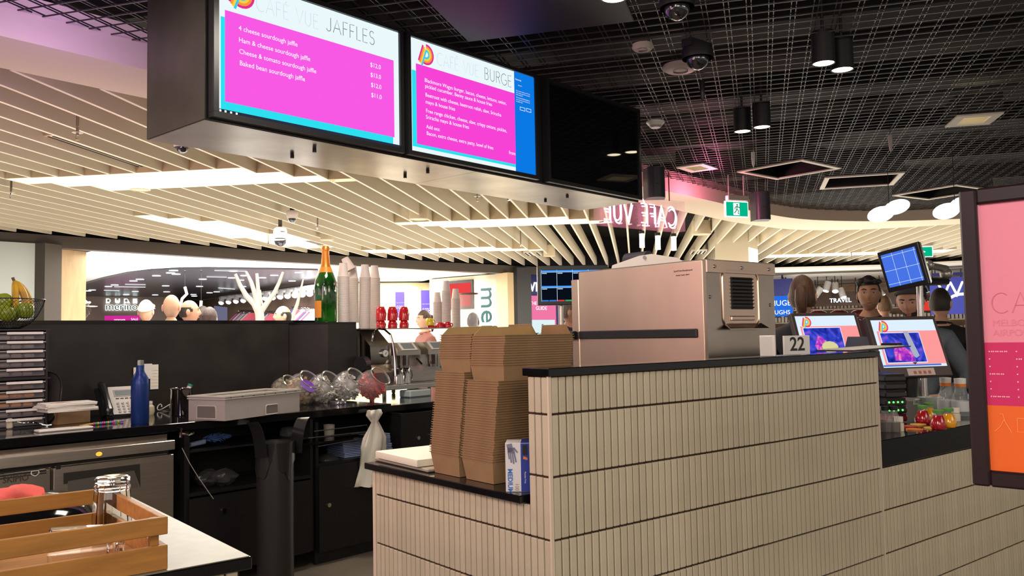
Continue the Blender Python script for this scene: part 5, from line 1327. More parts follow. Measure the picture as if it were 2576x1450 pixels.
MB().b2((g0[0], -.0028, g1_[1]), (g1_[0], -.0018, g0[1])).build('vent_hole', black_matte, ov, smooth=0)
for i in range(9):
    z_ = g1_[1] + (g0[1] - g1_[1]) * (i + .5) / 9
    MB().box(((g0[0] + g1_[0]) / 2, -.006, z_), (g1_[0] - g0[0], .008, .0016), rot=Matrix.Rotation(rd(-30), 4, 'X').to_euler()).build('louvre', mat('louvre_dark', (.05, .045, .04), rough=.4, metal=.6), ov, smooth=0)
q0 = yp(1836, 796); q1 = yp(1896, 806); MB().box(((q0[0] + q1[0]) / 2, -.004, (q0[1] + q1[1]) / 2), (q1[0] - q0[0], .008, .016), bev=.003).build('label_pocket', osteel, ov)
q0 = yp(1822, 814); q1 = yp(1915, 826)
MB().rings([[(q0[0], -.001, q0[1]), (q1[0], -.001, q0[1]), (q1[0], -.001, q0[1] - .004), (q0[0], -.001, q0[1] - .004)], [(q0[0] - .006, -.03, q1[1]), (q1[0] + .006, -.03, q1[1]), (q1[0] + .006, -.03, q1[1] - .004), (q0[0] - .006, -.03, q1[1] - .004)]]).build('drip_hood', oback, ov, smooth=0)
me = MB()
o = text('rating_label', 'Speed Oven Manufactured', .0075, mat('label_ink', (.30, .16, .16), rough=.6), ov, (0, 0, 0))
o.data.transform(Matrix.Translation((-.0048, .135, OH - .035)) @ Matrix.Rotation(rd(-90), 4, 'Z')); o2_ = text('rating_label', 'Model  Serial  240 V', .007, mat('label_ink', (.30, .16, .16), rough=.6), ov, (0, 0, 0)); o2_.data.transform(Matrix.Translation((-.0048, .125, OH - .05)) @ Matrix.Rotation(rd(-90), 4, 'Z'))
# lid bracket and black roll on the oven
t = thing('oven_bracket', 'cream angled bracket plate lying on top of the oven', 'bracket', (.94, .36, .951 + OH + .001), 0)
m = MB(); m.prism([(0, 0), (.34, 0), (.335, .012), (.20, .036), (.14, .038), (.02, .014)], -.002, .002, Matrix.Rotation(rd(90), 4, 'Z') @ UP); m.b2((-.001, 0, 0), (.05, .34, .004)); m.build('plate', mat('bracket_cream', (.66, .62, .55), rough=.4), t, smooth=0)
MB().cyl((-.003, .17, .028), (-.006, .17, .028), .007, n=10).build('screw', chrome, t)
t = thing('black_roll', 'short black cylinder lying behind the bracket on the oven', 'cylinder', (1.02, atx(1598, 650, 1.02).y - .02, .951 + OH + .032), 0)
MB().cyl((0, -.05, 0), (0, .06, 0), .030, n=20).build('roll', mat('roll_black', (.03, .028, .035), rough=.4), t)
# order monitor at the left of the oven
p = dep(1428, 718, 5.0); t = thing('order_monitor', 'black order monitor with eight ticket columns on a steel pole beside the oven', 'monitor', p, rd(-35))
W_, H_ = .42, .235
MB().b2((-W_ / 2 + .03, -.02, -H_ / 2), (W_ / 2 + .03, .02, H_ / 2), .004).build('housing', black_plas, t, smooth=0)
kb = glow('kds_black', srgb(8, 14, 26), .8); kw = glow('kds_line', srgb(200, 225, 240), .9); kbl = glow('kds_blue', srgb(60, 140, 230), 1.0)
SX0, SX1, SZ0, SZ1 = -.16, .22, -.095, .09
MB().b2((SX0, -.0215, SZ0), (SX1, -.0203, SZ1)).build('panel', kb, t, smooth=0)
for i in range(5): MB().b2((SX0 + .093 * i, -.0225, SZ0), (SX0 + .093 * i + .0022, -.0217, SZ1)).build('column_line', kw, t, smooth=0)
for j in range(2):
    z_ = SZ1 - .012 - .092 * j
    MB().b2((SX0, -.0225, z_), (SX1, -.0217, z_ + .010)).build('header_bar', kbl, t, smooth=0); MB().b2((SX0, -.0232, z_ - .002), (SX1, -.0224, z_)).build('row_line', kw, t, smooth=0)
    for i in range(4): MB().b2((SX0 + .006 + .093 * i, -.0225, z_ - .010), (SX0 + .035 + .093 * i, -.0217, z_ - .006)).build('ticket_text', glow('kds_yellow', srgb(190, 200, 60), .9) if j and i == 2 else kw, t, smooth=0)
for i, c_ in enumerate(((60, 110, 200), (60, 110, 200), (200, 60, 60), (60, 160, 90), (210, 120, 60), (60, 160, 90), (60, 130, 210), (150, 90, 210))):
    MB().b2((SX0 + .047 * i, -.0225, SZ0), (SX0 + .047 * i + .043, -.0217, SZ0 + .008)).build('button', glow('kds_btn%d' % i, srgb(*c_), .9), t, smooth=0)
MB().cyl((-.04, .03, .001 - p.z), (-.04, .03, 0), .016, n=14).build('pole', steel, t)
# hanging order screen on the right
p = dep(2272, 674, 4.4); t = thing('arm_screen', 'chunky blue ticket touchscreen tilted on a jointed steel arm', 'monitor', p, rot=(rd(10), rd(-8), rd(-100)))
W_, H_ = .245, .222
MB().b2((-W_ / 2, -.008, -H_ / 2), (W_ / 2, .006, H_ / 2), .004).build('bezel', black_plas, t, smooth=0)
MB().rings([[(-W_ / 2 + .005, .006, -H_ / 2), (W_ / 2, .006, -H_ / 2), (W_ / 2, .006, H_ / 2), (-W_ / 2 + .005, .006, H_ / 2)], [(-W_ / 2 + .02, .05, -H_ / 2 + .01), (W_ / 2 - .02, .05, -H_ / 2 + .01), (W_ / 2 - .02, .05, H_ / 2 - .01), (-W_ / 2 + .02, .05, H_ / 2 - .01)], [(-W_ / 2 + .06, .075, -.07), (W_ / 2 - .06, .075, -.07), (W_ / 2 - .06, .075, .07), (-W_ / 2 + .06, .075, .07)]]).build('back_shell', black_plas, t)
MB().b2((-W_ / 2 + .02, -.0095, -H_ / 2 + .025), (W_ / 2 - .02, -.0085, H_ / 2 - .02)).build('panel', glow('arm_blue', srgb(70, 112, 222), .85), t, smooth=0)
for i in range(1, 4): MB().b2((-W_ / 2 + .02 + .065 * i, -.0105, -H_ / 2 + .025), (-W_ / 2 + .0215 + .065 * i, -.0097, H_ / 2 - .02)).build('column_line', kw, t, smooth=0)
for z_ in (-H_ / 2 + .04, .0, H_ / 2 - .035): MB().b2((-W_ / 2 + .02, -.0105, z_), (W_ / 2 - .02, -.0097, z_ + .002)).build('row_line', kw, t, smooth=0)
ag = mat('arm_grey', (.35, .33, .30), rough=.35, metal=.7)
arm = thing('monitor_arm', 'grey jointed monitor arm with pole behind the arm screen', 'monitor arm', p)
q1 = dep(2335, 668, 4.6) - p; q2 = dep(2380, 690, 4.7) - p; q0 = dep(2305, 690, 4.45) - p; qb = atz(2312, 1020, .993) - p
MB().tube([q0, q1], .018, 8).build('upper_link', ag, arm); MB().tube([q1, q2 + Vector((0, 0, .03))], .020, 8).build('lower_link', ag, arm)
MB().ball(q1, .03).build('joint', ag, arm); MB().ball(q2, .034).build('joint', ag, arm)
m_ = dep(2312, 700, 4.6) - p
MB().cyl((m_.x, m_.y, m_.z), (m_.x, m_.y, .994 - p.z), .017, n=12).build('pole', mat('pole_steel', (.55, .52, .50), rough=.25, metal=.9), arm)
MB().tube([(m_.x, m_.y, m_.z - .02), q2 + Vector((0, 0, -.04))], .022, 8).build('cross_arm', black_plas, arm)

# ---- number cards and clipboard on the cap
zc_ = 1.3095
def number_card(px, py, s_, lab, rz, w=.085, h=.075):
    p = atz(px, py, zc_); t = thing('table_number', lab, 'table number', (p.x, max(.03, min(.085, p.y)), zc_), rz, 'white table number cards on the black cap')
    MB().b2((-w / 2, -.004, 0), (w / 2, .004, h), .001).build('card', mat('card_white', (.74, .70, .66), rough=.4), t, smooth=0)
    if s_: text('number', s_, .062, black_matte, t, (0, -.0046, .014), 'CENTER', .0003, .001)
number_card(2035, 893, '22', 'white table number card reading 22 on the partition cap', rd(-16), .105, .062)
number_card(1962, 897, '', 'blank-faced white table number card beside the oven back', rd(-50), .035, .062); number_card(1992, 897, '', 'thin white table number card seen edge-on', rd(-78), .05, .065)
t = thing('clipboard', 'dark clipboard with white paper lying over the end of the partition cap', 'clipboard', (1.50, .02, zc_ + .002), rd(-6))
R_ = Matrix.Rotation(rd(-1.5), 4, 'Y')
MB().box((.0, -.0, .008), (.33, .15, .004), rot=R_.to_euler()).build('board', black_plas, t, smooth=0); MB().box((-.01, -.0, .0115), (.28, .14, .002), rot=R_.to_euler()).build('sheet', paper, t, smooth=0)
MB().box((.165, -.0, .018), (.03, .07, .012), bev=.003).build('clip', black_plas, t); 
# ---- customer displays
def pos(px, py, D, rz, tilt, lab, img):
    p = dep(px, py, D); t = thing('customer_display', lab, 'touchscreen', p, rot=(rd(-tilt), 0, rd(rz)), group='customer displays on the counter')
    W, H = .365, .284
    MB().b2((-W / 2, 0, -H / 2), (W / 2, .03, H / 2), .004).build('housing', mat('pos_bezel', (.055, .035, .032), rough=.35), t, smooth=0)
    x0, x1, z0, z1 = -W / 2 + .018, W / 2 - .018, -H / 2 + .045, H / 2 - .018
    MB().b2((x0, -.0012, z0), (x1, -.0002, z1)).build('panel', glow('pos_white', srgb(215, 232, 248), .85), t, smooth=0)
    zs = z0 + (z1 - z0) * .76
    MB().b2((x0 + .015, -.0022, z0 + .012), (x1, -.0013, zs)).build('salmon_field', glow('pos_salmon', srgb(245, 150, 150), .85), t, smooth=0)
    MB().b2((x0, -.0024, z0 + .004), (x1 - .03, -.0014, z0 + .011)).build('footer_bar', glow('pos_blue', srgb(70, 110, 200), .85), t, smooth=0)
    ix0, ix1, iz0, iz1 = x0 + .028, x1 - .10, z0 + .022, zs - .01
    MB().b2((ix0 - .004, -.0030, iz0 - .004), (ix1 + .004, -.0023, iz1 + .004)).build('photo_border', glow('pos_white', srgb(215, 232, 248), .85), t, smooth=0)
    MB().b2((ix0, -.0038, iz0), (ix1, -.0031, iz1)).build('photo', photo_glow('pos_photo', srgb(22, 30, 130), srgb(52, 70, 205), srgb(150, 90, 215), 14), t, smooth=0)
    Mx = Matrix.Translation((0, -.0042, 0)) @ UP
    cx, cz = (ix0 + ix1) / 2, (iz0 + iz1) / 2
    if img == 0:
        MB().prism([(cx - .06 + .0, cz - .02), (cx - .03, cz + .03), (cx + .01, cz + .0), (cx - .01, cz - .05), (cx - .05, cz - .05)], -.0002, .0002, Mx).build('photo_shape', photo_glow('pos_magenta', srgb(130, 40, 190), srgb(205, 70, 195), srgb(240, 150, 190), 30), t, smooth=0)
        MB().prism([(cx + .02 + .045 * math.cos(a), cz - .03 + .03 * math.sin(a)) for a in [i * .5 for i in range(12)]], -.0002, .0004, Mx).build('photo_shape', glow('pos_yellowish', srgb(215, 210, 150), .8), t, smooth=0)
    else:
        MB().prism([(cx - .06, cz - .06), (cx - .055, cz - .01), (cx - .02, cz + .02), (cx + .03, cz - .02), (cx + .045, cz - .065)], -.0002, .0002, Mx).build('photo_shape', photo_glow('pos_magenta', srgb(130, 40, 190), srgb(205, 70, 195), srgb(240, 150, 190), 30), t, smooth=0)
        MB().prism([(cx + .02, cz + .075), (cx + .045, cz + .075), (cx + .07, cz - .04), (cx + .05, cz - .05), (cx + .038, cz - .04)], -.0002, .0004, Mx).build('photo_shape', glow('pos_pale', srgb(170, 175, 195), .8), t, smooth=0)
    base = Matrix.Translation((x0 + .038, -.0045, z1 - .032)) @ UP
    logo(t, 0, 0, .026, 0, R=base, name='emblem')
    MB().b2((-.05, -.0012, -H / 2 + .006), (.09, -.0002, -H / 2 + .038)).build('sticker', mat('sticker_cream', (.62, .50, .45), rough=.5), t, smooth=0)
    for i in range(4): MB().b2((-.02 + .025 * i, -.0022, -H / 2 + .012), (-.006 + .025 * i, -.0013, -H / 2 + .026)).build('sticker_icon', mat('icon_red', (.5, .12, .10), rough=.5), t, smooth=0)
    MB().cyl((0, .03, -.06), (0, .10, -.20), .04, n=14).build('neck', black_plas, t)
    return t
pos(2288, 871, 3.75, -24, 20, 'customer display showing a salmon menu page, nearest the poster frame', 1)
pos(2090, 856, 4.05, -24, 20, 'customer display partly hidden behind the table number card', 0)
t = thing('display_stand', 'dark grey slanted display stand between the two customer displays', 'stand', atz(2240, 1060, .993) + Vector((.15, .25, 0)), rd(-20))
MB().prism([(-.10, 0), (.10, 0), (.06, .16), (.09, .34), (.05, .36), (-.02, .16)], -.08, .08, UP).build('column', mat('stand_grey', (.07, .07, .075), rough=.4), t, smooth=0)
# ---- card terminals, jars, bottles, cup
ZC = .9935
def on(px, py): return atz(px, py, ZC)
tb = mat('terminal_black', (.03, .028, .03), rough=.35)
p = on(2268, 1062)
for i in range(6):
    t = thing('card_terminal', 'dark card terminal in the stack, ' + ('bottom with red edge', 'second up with green lights', 'third up with green lights', 'fourth up', 'fifth up', 'topmost with blue screen')[i], 'card terminal', p + Vector((.0, .06, .004 + .0335 * i)), rd(-30), 'stack of card terminals')
    MB().b2((-.05, -.07, 0), (.05, .10, .026), .006).build('body', mat('terminal_red', (.20, .01, .02), rough=.35) if i == 0 else tb, t, smooth=0)
    MB().b2((-.046, -.066, .026), (.046, .09, .031), .002).build('keypad', tb, t, smooth=0)
    if i in (1, 2):
        for q in range(4): MB().ball((-.035 + .02 * q, -.071, .014), .0042, 8, 6).build('green_lamp', glow('led_green', (.1, 1, .12), 2.0), t)
    if i == 5: MB().b2((-.04, .02, .031), (.04, .08, .033)).build('display', glow('term_blue', srgb(40, 60, 150), .7), t, smooth=0)
t = thing('card_terminal', 'upright card terminal with blue keys and coloured buttons behind the partition end', 'card terminal', on(2218, 1062) + Vector((.06, .09, 0)), rot=(rd(0), 0, rd(-30)))
MB().prism([(-.02, 0), (.05, 0), (.07, .145), (.06, .16), (.03, .15)], -.05, .05, Matrix.Rotation(rd(90), 4, 'Z') @ UP).build('stand', tb, t, smooth=0)
R_ = Matrix.Translation((0, -.02, .12)) @ Matrix.Rotation(rd(50), 4, 'X')
MB().prism([(-.045, -.07), (.045, -.07), (.045, .08), (-.045, .08)], 0, .02, R_).build('body', tb, t, smooth=0)
for i in range(4):
    for j in range(3):
        c_ = glow('key_blue', srgb(70, 120, 200), .5) if i else glow(('key_red', 'key_yel', 'key_grn')[j], (srgb(210, 60, 40), srgb(220, 180, 50), srgb(50, 170, 90))[j], .6)
        MB().prism([(-.035 + .026 * j, -.06 + .022 * i), (-.015 + .026 * j, -.06 + .022 * i), (-.015 + .026 * j, -.045 + .022 * i), (-.035 + .026 * j, -.045 + .022 * i)], .020, .0215, R_).build('key', c_, t, smooth=0)
clear_j = mat('jar_clear2', (.9, .9, .88), rough=.04, alpha=.13, spec=.9)
def juice(px, py, colm, lab):
    t = thing('juice_jar', lab, 'jar', on(px, py), 0, 'small juice jars with green lids')
    MB().lathe([(.001, 0), (.030, 0), (.036, .010), (.036, .028), (.026, .058), (.021, .068), (.001, .068)], n=24).build('juice', colm, t)
    MB().lathe([(.0215, .068), (.021, .082), (.0215, .083)], n=24).build('glass_neck', clear_j, t)
    MB().lathe([(.024, .080), (.025, .092), (.022, .096), (.001, .096)], n=24).build('lid', mat('lid_green', (.10, .30, .06), rough=.35), t)
    for o in t.children: o.scale = (.80, .80, .78)
jr = mat('juice_red', (.42, .01, .02), rough=.12, coat=.6); jo = mat('juice_orange', (.85, .36, .01), rough=.12, coat=.6)
juice(2322, 1066, jr, 'deep red juice jar beside the terminals'); juice(2338, 1058, jo, 'orange juice jar behind the two red ones'); juice(2361, 1080, jr, 'bright red juice jar nearest the counter edge'); juice(2387, 1075, jo, 'orange juice jar beside the white pots')
for i, (px, py, lab) in enumerate(((2228, 1087, 'small dark jar cut off by the partition end'), (2250, 1087, 'small dark jar with black lid beside the partition end'))):
    t = thing('preserve_jar', lab, 'jar', on(px, py), 0, 'dark preserve jars'); MB().lathe([(.001, 0), (.020, 0), (.022, .006), (.022, .038), (.001, .038)], n=20).build('preserve', mat('preserve', (.05, .02, .015), rough=.2), t)
    MB().lathe([(.0225, .0), (.0235, .01), (.0235, .045), (.014, .075), (.013, .085)], n=20).build('glass_body', clear_j, t); MB().lathe([(.015, .082), (.016, .098), (.001, .099)], n=16).build('lid', black_plas, t)
for i, (px, py, lab) in enumerate(((2262, 1085, 'small cream dropper pot beside the dark jars'), (2405, 1060, 'short cream pot in front of the bottles'))):
    t = thing('cream_pot', lab, 'pot', on(px, py)); MB().lathe([(.001, 0), (.018, 0), (.018, .03), (.012, .034), (.001, .034)], n=18).build('body', mat('pot_cream', (.70, .62, .50), rough=.4), t); MB().lathe([(.014, .034), (.016, .036), (.016, .055), (.001, .056)], n=18).build('cap', mat('pot_cap', (.78, .72, .62), rough=.4), t)
for i, (px, py, m_, lab) in enumerate(((2310, 1070, 'lid_yellow', 'yellow round lid beside the red juice jar'), (2345, 1078, 'lid_yellow', 'yellow round lid in front of the juice jars'), (2300, 1082, 'lid_orange', 'orange flat packet at the counter edge'), (2288, 1074, 'lid_red', 'small red and white disc on the counter'))):
    o = MB().cyl((0, 0, 0), (0, 0, .004), .030, n=24).build('flat_disc', mat(m_, {'lid_yellow': (.80, .52, .08), 'lid_orange': (.75, .22, .03), 'lid_red': (.6, .08, .06)}[m_], rough=.4), None, loc=on(px, py)); tag(o, lab, 'disc')
for i, (px, py, lab) in enumerate(((2382, 1042, 'clear water bottle with white cap and orange neck band behind the jars'), (2419, 1046, 'clear water bottle with white cap beside the poster frame'))):
    t = thing('water_bottle', lab, 'bottle', on(px, py), 0, 'clear bottles with white caps')
    MB().lathe([(.001, 0), (.036, 0), (.038, .01), (.038, .07), (.026, .11), (.022, .13), (.021, .14)], n=24).build('clear_body', clear_j, t); MB().lathe([(.024, .128), (.024, .142), (.023, .142)], n=20).build('orange_band', mat('mark_orange', (.8, .2, .02), rough=.5), t)
    MB().lathe([(.024, .142), (.025, .165), (.001, .167)], n=20).build('cap', white_pl, t); MB().lathe([(.0385, .02), (.039, .025), (.039, .06), (.0385, .065)], n=20).build('paper_label', mat('label_grey', (.55, .55, .56), rough=.5), t)
t = thing('tea_cup', 'pale grey-green wide cup standing behind the juice jars', 'cup', on(2342, 1034), rd(150))
MB().lathe([(.001, 0), (.035, 0), (.052, .025), (.058, .06), (.060, .065), (.057, .065), (.052, .03), (.03, .006), (.001, .005)], n=32).build('bowl', mat('cup_celadon', (.42, .47, .43), rough=.2, coat=.4), t); MB().tube([(.055, 0, .055), (.082, 0, .052), (.085, 0, .035), (.055, 0, .03)], .006, 7).build('handle', mat('cup_celadon', (.42, .47, .43), rough=.2, coat=.4), t)
o = thing('brochure_rack', 'grey angled holder behind the wide cup on the customer counter', 'holder', on(2330, 1010) + Vector((0, .05, 0)), rd(-25)); MB().prism([(-.02, 0), (.10, 0), (.10, .08), (.02, .11)], -.07, .07, Matrix.Rotation(rd(90), 4, 'Z') @ UP).build('shell', mat('holder_grey', (.22, .20, .18), rough=.4), o, smooth=0)
o = thing('receipt_printer', 'cream receipt printer by the poster frame', 'printer', on(2408, 985) + Vector((.1, .25, 0)), rd(-20)); MB().b2((-.08, -.09, 0), (.08, .09, .15), .012).build('shell', mat('pot_cap', (.78, .72, .62), rough=.4), o)

# ================================================================ POSTER FRAME, VERY NEAR ON THE RIGHT
Dp = 1.30; pc = dep(2410, 480, Dp); azp = rd(98 + 180)
pz0 = dep(2442, 1214, Dp * 1.0).z
ps = thing('poster_stand', 'dark-framed pink and orange entry poster on a stand, nearest to the camera', 'poster stand', (pc.x, pc.y, 0), azp)
ztop_, zbot_ = pc.z, pz0; PW = .34; fw = .024; fr_m = mat('frame_plum', (.022, .009, .012), rough=.35)
m = MB()
for a_, b_ in (((0, 0, zbot_), (fw, .022, ztop_)), ((PW - fw, 0, zbot_), (PW, .022, ztop_)), ((fw, 0, ztop_ - fw), (PW - fw, .022, ztop_)), ((fw, 0, zbot_), (PW - fw, .022, zbot_ + fw))): MB().b2(a_, b_, .003).build('frame_side', fr_m, ps, smooth=0)
def zpo(py): return dep(2460, py, Dp).z
z1_, z2_ = zpo(862), zpo(1016)
MB().b2((fw, .008, z1_), (PW - fw, .012, ztop_ - fw)).build('pink_panel', mat('poster_pink', srgb(236, 140, 160), rough=.45), ps, smooth=0)
MB().b2((fw, .008, z2_), (PW - fw, .012, z1_)).build('magenta_panel', mat('poster_magenta', srgb(208, 40, 100), rough=.45), ps, smooth=0)
MB().b2((fw, .008, zbot_ + fw), (PW - fw, .012, z2_)).build('orange_panel', mat('poster_orange', srgb(240, 105, 35), rough=.45), ps, smooth=0)
MB().b2((fw, .0125, zbot_ + fw), (PW - fw, .016, ztop_ - fw)).build('backing', black_matte, ps, smooth=0)
ls, L_ = stroke_lines('CAFÉ VUE', .030, .12); m = MB()
for l in ls: ribbon(m, l, .0012, 0, Matrix.Translation((fw + .012, .0072, zpo(790))) @ UP)
m.build('heading', mat('poster_ink', srgb(212, 112, 132), rough=.5), ps, smooth=0)
for i, s_ in enumerate(('MELBOURNE', 'AIRPORT')): text('poster_line', s_, .014, mat('poster_ink2', srgb(228, 132, 150), rough=.5), ps, (fw + .012, .0074, zpo(822 + 24 * i)), ext=.0)
wh = mat('poster_white', srgb(250, 190, 205), rough=.5)
m = MB(); hz = (zpo(880) - zpo(990))
for gx, pat in ((0, ('11111', '1....', '1....', '1111.', '1....', '1....', '11111')), (1, ('1...1', '11..1', '1.1.1', '1.1.1', '1..11', '1...1', '1...1')), (2, ('11111', '..1..', '..1..', '..1..', '..1..', '..1..', '..1..')), (3, ('1111.', '1...1', '1...1', '1111.', '1.1..', '1..1.', '1...1')), (4, ('1...1', '.1.1.', '..1..', '..1..', '..1..', '..1..', '..1..'))):
    for r_, row in enumerate(pat):
        for c_, ch in enumerate(row):
            if ch == '1':
                x_ = fw + .006 + gx * .036 + c_ * .0058; z_ = zpo(884) - hz * r_ / 6
                m.cyl((x_, .0078, z_), (x_, .0072, z_), .0011, n=6)
                m.cyl((x_ + .0033, .0078, z_), (x_ + .0033, .0072, z_), .0011, n=6) if c_ < 4 and row[c_ + 1] == '1' else None
m.build('dotted_lettering', wh, ps, smooth=0)
m = MB(); R_ = Matrix.Translation((fw + .008, .0072, zpo(1060))) @ UP @ Matrix.Diagonal((.66, .66, 1, 1)); x_ = 0; zc2 = 0
for l in ([(x_ + .012, zc2 + .022), (x_ + .018, zc2 + .022), (x_ + .022, zc2 + .005), (x_ + .034, zc2 - .018)], [(x_ + .020, zc2 + .010), (x_ + .012, zc2 - .006), (x_, zc2 - .018)], [(x_ + .046, zc2 + .014), (x_ + .046, zc2 - .016), (x_ + .080, zc2 - .016), (x_ + .080, zc2 + .014), (x_ + .045, zc2 + .014)]): ribbon(m, l, .0016, 0, R_)
m.build('characters', mat('poster_pale', srgb(248, 150, 90), rough=.5), ps, smooth=0)
MB().cyl((PW / 2, .03, .02), (PW / 2, .03, zbot_ + .1), .016, n=14).build('stand_pole', fr_m, ps); MB().cyl((PW / 2, .03, 0), (PW / 2, .03, .02), .17, n=32).build('stand_base', fr_m, ps)
# ================================================================ SHOPS BEYOND THE CONCOURSE
def wallpx(name, pa, pb, z0, z1, m, th=.1, label=None, kind='structure'):
    mb = MB(); wallq(mb, pa, pb, z0, z1, th); o = mb.build(name, m, None, smooth=0)
    if kind: o['kind'] = kind
    if label: o['label'] = label
    return o
# interior floor is the hall floor; ceilings
wc = [atz(x, y, 2.60) for x, y in ((207, 621), (600, 654), (1000, 677), (1268, 692))]
wc = [p + Vector((CF.x, CF.y, 0)) * .55 for p in wc]
far_ = [atz(x, y, 2.60) for x, y in ((1268, 700), (1089, 706))]
pts = wc + far_ + [wc[2] + Vector((6, 14, 0)), wc[0] + Vector((-2, 24, 0))]
struct('ceiling_shop', MB().prism([(p.x, p.y) for p in pts], 2.64, 2.70), shop_white, label='bright white ceiling of the wool shop')
dark_c = mat('dark_shop_ceiling', (.075, .072, .085), rough=.3)
dk_px = [(170, 738), (207, 718), (260, 703), (320, 690), (380, 683), (450, 679), (520, 678), (620, 679), (700, 680), (800, 682), (800, 714), (700, 731), (600, 743), (500, 756), (430, 748), (300, 747), (170, 746)]
pts = [atz(x, y, 2.60) for x, y in dk_px]
struct('ceiling_dark', MB().prism([(p.x, p.y) for p in pts], 2.61, 2.635), dark_c, label='dark curved ceiling raft deep in the wool shop')
dl = thing('shop_downlights', 'rows of white round downlights in the dark shop ceiling', 'ceiling light')
dl['kind'] = 'structure'
for (x, y) in ((436.6, 682), (429, 688), (443, 691), (393.6, 695), (352, 704), (335.7, 708), (288.5, 718), (272.8, 722), (232, 730.7), (220.7, 733), (317.5, 742), (340.3, 734.3), (390.3, 743), (416.8, 720.4), (419.3, 735.3), (510, 703.7), (502, 721.7), (527.3, 737.6), (545, 735.3), (486.6, 742), (488.8, 746), (587.2, 683.4), (583, 700.4), (604.6, 706), (611.2, 722), (614.5, 694.6), (735, 708), (752, 687), (772, 700), (660, 700), (690, 694)):
    MB().cyl((0, 0, 0), (0, 0, .006), .075, n=14).build('lamp_disc', glow('disc_white', (.92, .97, 1), 2.2), dl, loc=atz(x, y, 2.600), smooth=0)
for (x, y) in ((338, 650), (573, 663), (229, 690), (237, 688), (730, 668), (1062, 690), (940, 676)):
    MB().cyl((0, 0, 0), (0, 0, .006), .10, n=14).build('lamp_disc', glow('disc_white', (.92, .97, 1), 2.2), dl, loc=atz(x, y, 2.634), smooth=0)
for (x0, y0, x1, y1) in ((315, 716, 366, 717), (287, 722, 366, 723), (262, 731, 300, 732), (520, 697, 570, 698), (540, 681, 620, 683), (550, 725, 590, 728)):
    a = atz(x0, y0, 2.598); b = atz(x1, y1, 2.598); MB().box((a + b) / 2, ((b - a).length, .03, .01), rz=math.atan2((b - a).y, (b - a).x)).build('light_track', glow('track_white', (.9, .95, 1), 1.0), dl, smooth=0)
wa = atz(150, 746, 2.6); wb = atz(432, 748, 2.6); wcc = atz(502, 757, 2.6); wd_ = atz(800, 714, 2.6)
taupe = mat('taupe_wall', (.30, .24, .20), rough=.7)
bw = wallpx('wall_far_shop', wa, wb, 0, 2.6, taupe, label='taupe back wall of the wool shop'); bw2 = wallpx('wall_shop_recess', wb, wcc, 0, 2.6, mat('recess_dark', (.05, .04, .045), rough=.7), label='dark recess at the back of the wool shop')
rw = wallpx('wall_shop_side', wcc, wd_, 0, 2.6, mat('warm_wood_wall', (.36, .25, .18), rough=.6, vary=.2, vscale=3), label='wood and white display wall of the wool shop')
def onwall(a, b, off=.08):          # local frame of a wall facing the camera
    d = Vector((b.x - a.x, b.y - a.y, 0)); return math.atan2(d.y, d.x)
def wallpt(x, y, a, b, off=.08):
    az = math.degrees(onwall(a, b)); n = Vector((math.sin(rd(az)), -math.cos(rd(az)), 0)); q = a + n * off
    return atp(x, y, q, az)
def sign_text(name, lab, body, x0, y0, x1, a, b, m_face, m_halo, vert=False, small=None, cat='shop sign'):
    az = onwall(a, b); P = wallpt(x0, y0, a, b, .12); Q = wallpt(x1, y0, a, b, .12); w = (Q - P).length
    t = thing(name, lab, cat, P, az)
    me = text_mesh(body, 1.0, .01, 'LEFT', .0); wd = max(v.co.x for v in me.vertices); k = w / wd
    me.transform(UP @ Matrix.Diagonal((k, k, 1, 1)))
    if m_halo:
        mh = text_mesh(body, 1.0, .004, 'LEFT', .045); mh.transform(Matrix.Translation((0, .03, 0)) @ UP @ Matrix.Diagonal((k, k, 1, 1))); link('halo', mh, m_halo, t)
    link('lettering', me, m_face, t); return t, k
halo = glow('sign_halo', (.85, 1, .97), 1.8); ink_teal = mat('sign_dark', (.01, .06, .055), rough=.4)
t, k = sign_text('wool_shop_sign', 'horizontal halo-lit merino sign on the taupe wall', 'merino', 265, 780, 346, wa, wb, ink_teal, halo)
for i, ch in enumerate('PURE'):
    me = text_mesh(ch, k * .26, .004); mh = text_mesh(ch, k * .26, .003, 'LEFT', .04); 
    for q, mm_, nm, yy in ((me, ink_teal, 'small_letter', 0), (mh, halo, 'small_halo', .02)): q.transform(Matrix.Translation((.05 + i * k * .80, yy, k * .78)) @ UP); link(nm, q, mm_, t)
def panel_on(name, lab, x0, y0, x1, y1, a, b, m_, off=.085, cat='poster', th=.03, D=None):
    az = onwall(a, b); P = wallpt(x0, y1, a, b, off); Q = wallpt(x1, y1, a, b, off); T = wallpt(x0, y0, a, b, off)
    t = thing(name, lab, cat, P, az); w = (Vector((Q.x, Q.y, 0)) - Vector((P.x, P.y, 0))).length; h = T.z - P.z
    MB().b2((0, 0, 0), (w, th, h)).build('panel', m_, t, smooth=0); return t, w, h
def panel_text(t, s_, w, x, z, m_, size=None, ext=.002):
    me = text_mesh(s_, 1.0, .0); wd = max(v.co.x for v in me.vertices); k = size or w / wd
    me.transform(Matrix.Translation((x, -.006, z)) @ UP @ Matrix.Diagonal((k, k, 1, 1))); return link('lettering', me, m_, t)
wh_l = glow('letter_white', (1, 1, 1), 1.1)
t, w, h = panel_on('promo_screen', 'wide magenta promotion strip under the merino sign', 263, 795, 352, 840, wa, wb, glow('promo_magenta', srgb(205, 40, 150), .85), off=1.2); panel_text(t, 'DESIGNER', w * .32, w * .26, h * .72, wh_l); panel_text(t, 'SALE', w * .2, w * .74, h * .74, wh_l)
t, w, h = panel_on('wall_screen', 'grey-blue framed display in the wool shop', 542, 770, 572, 830, wb, wcc, glow('grey_blue', srgb(120, 120, 150), .6), off=2.5)
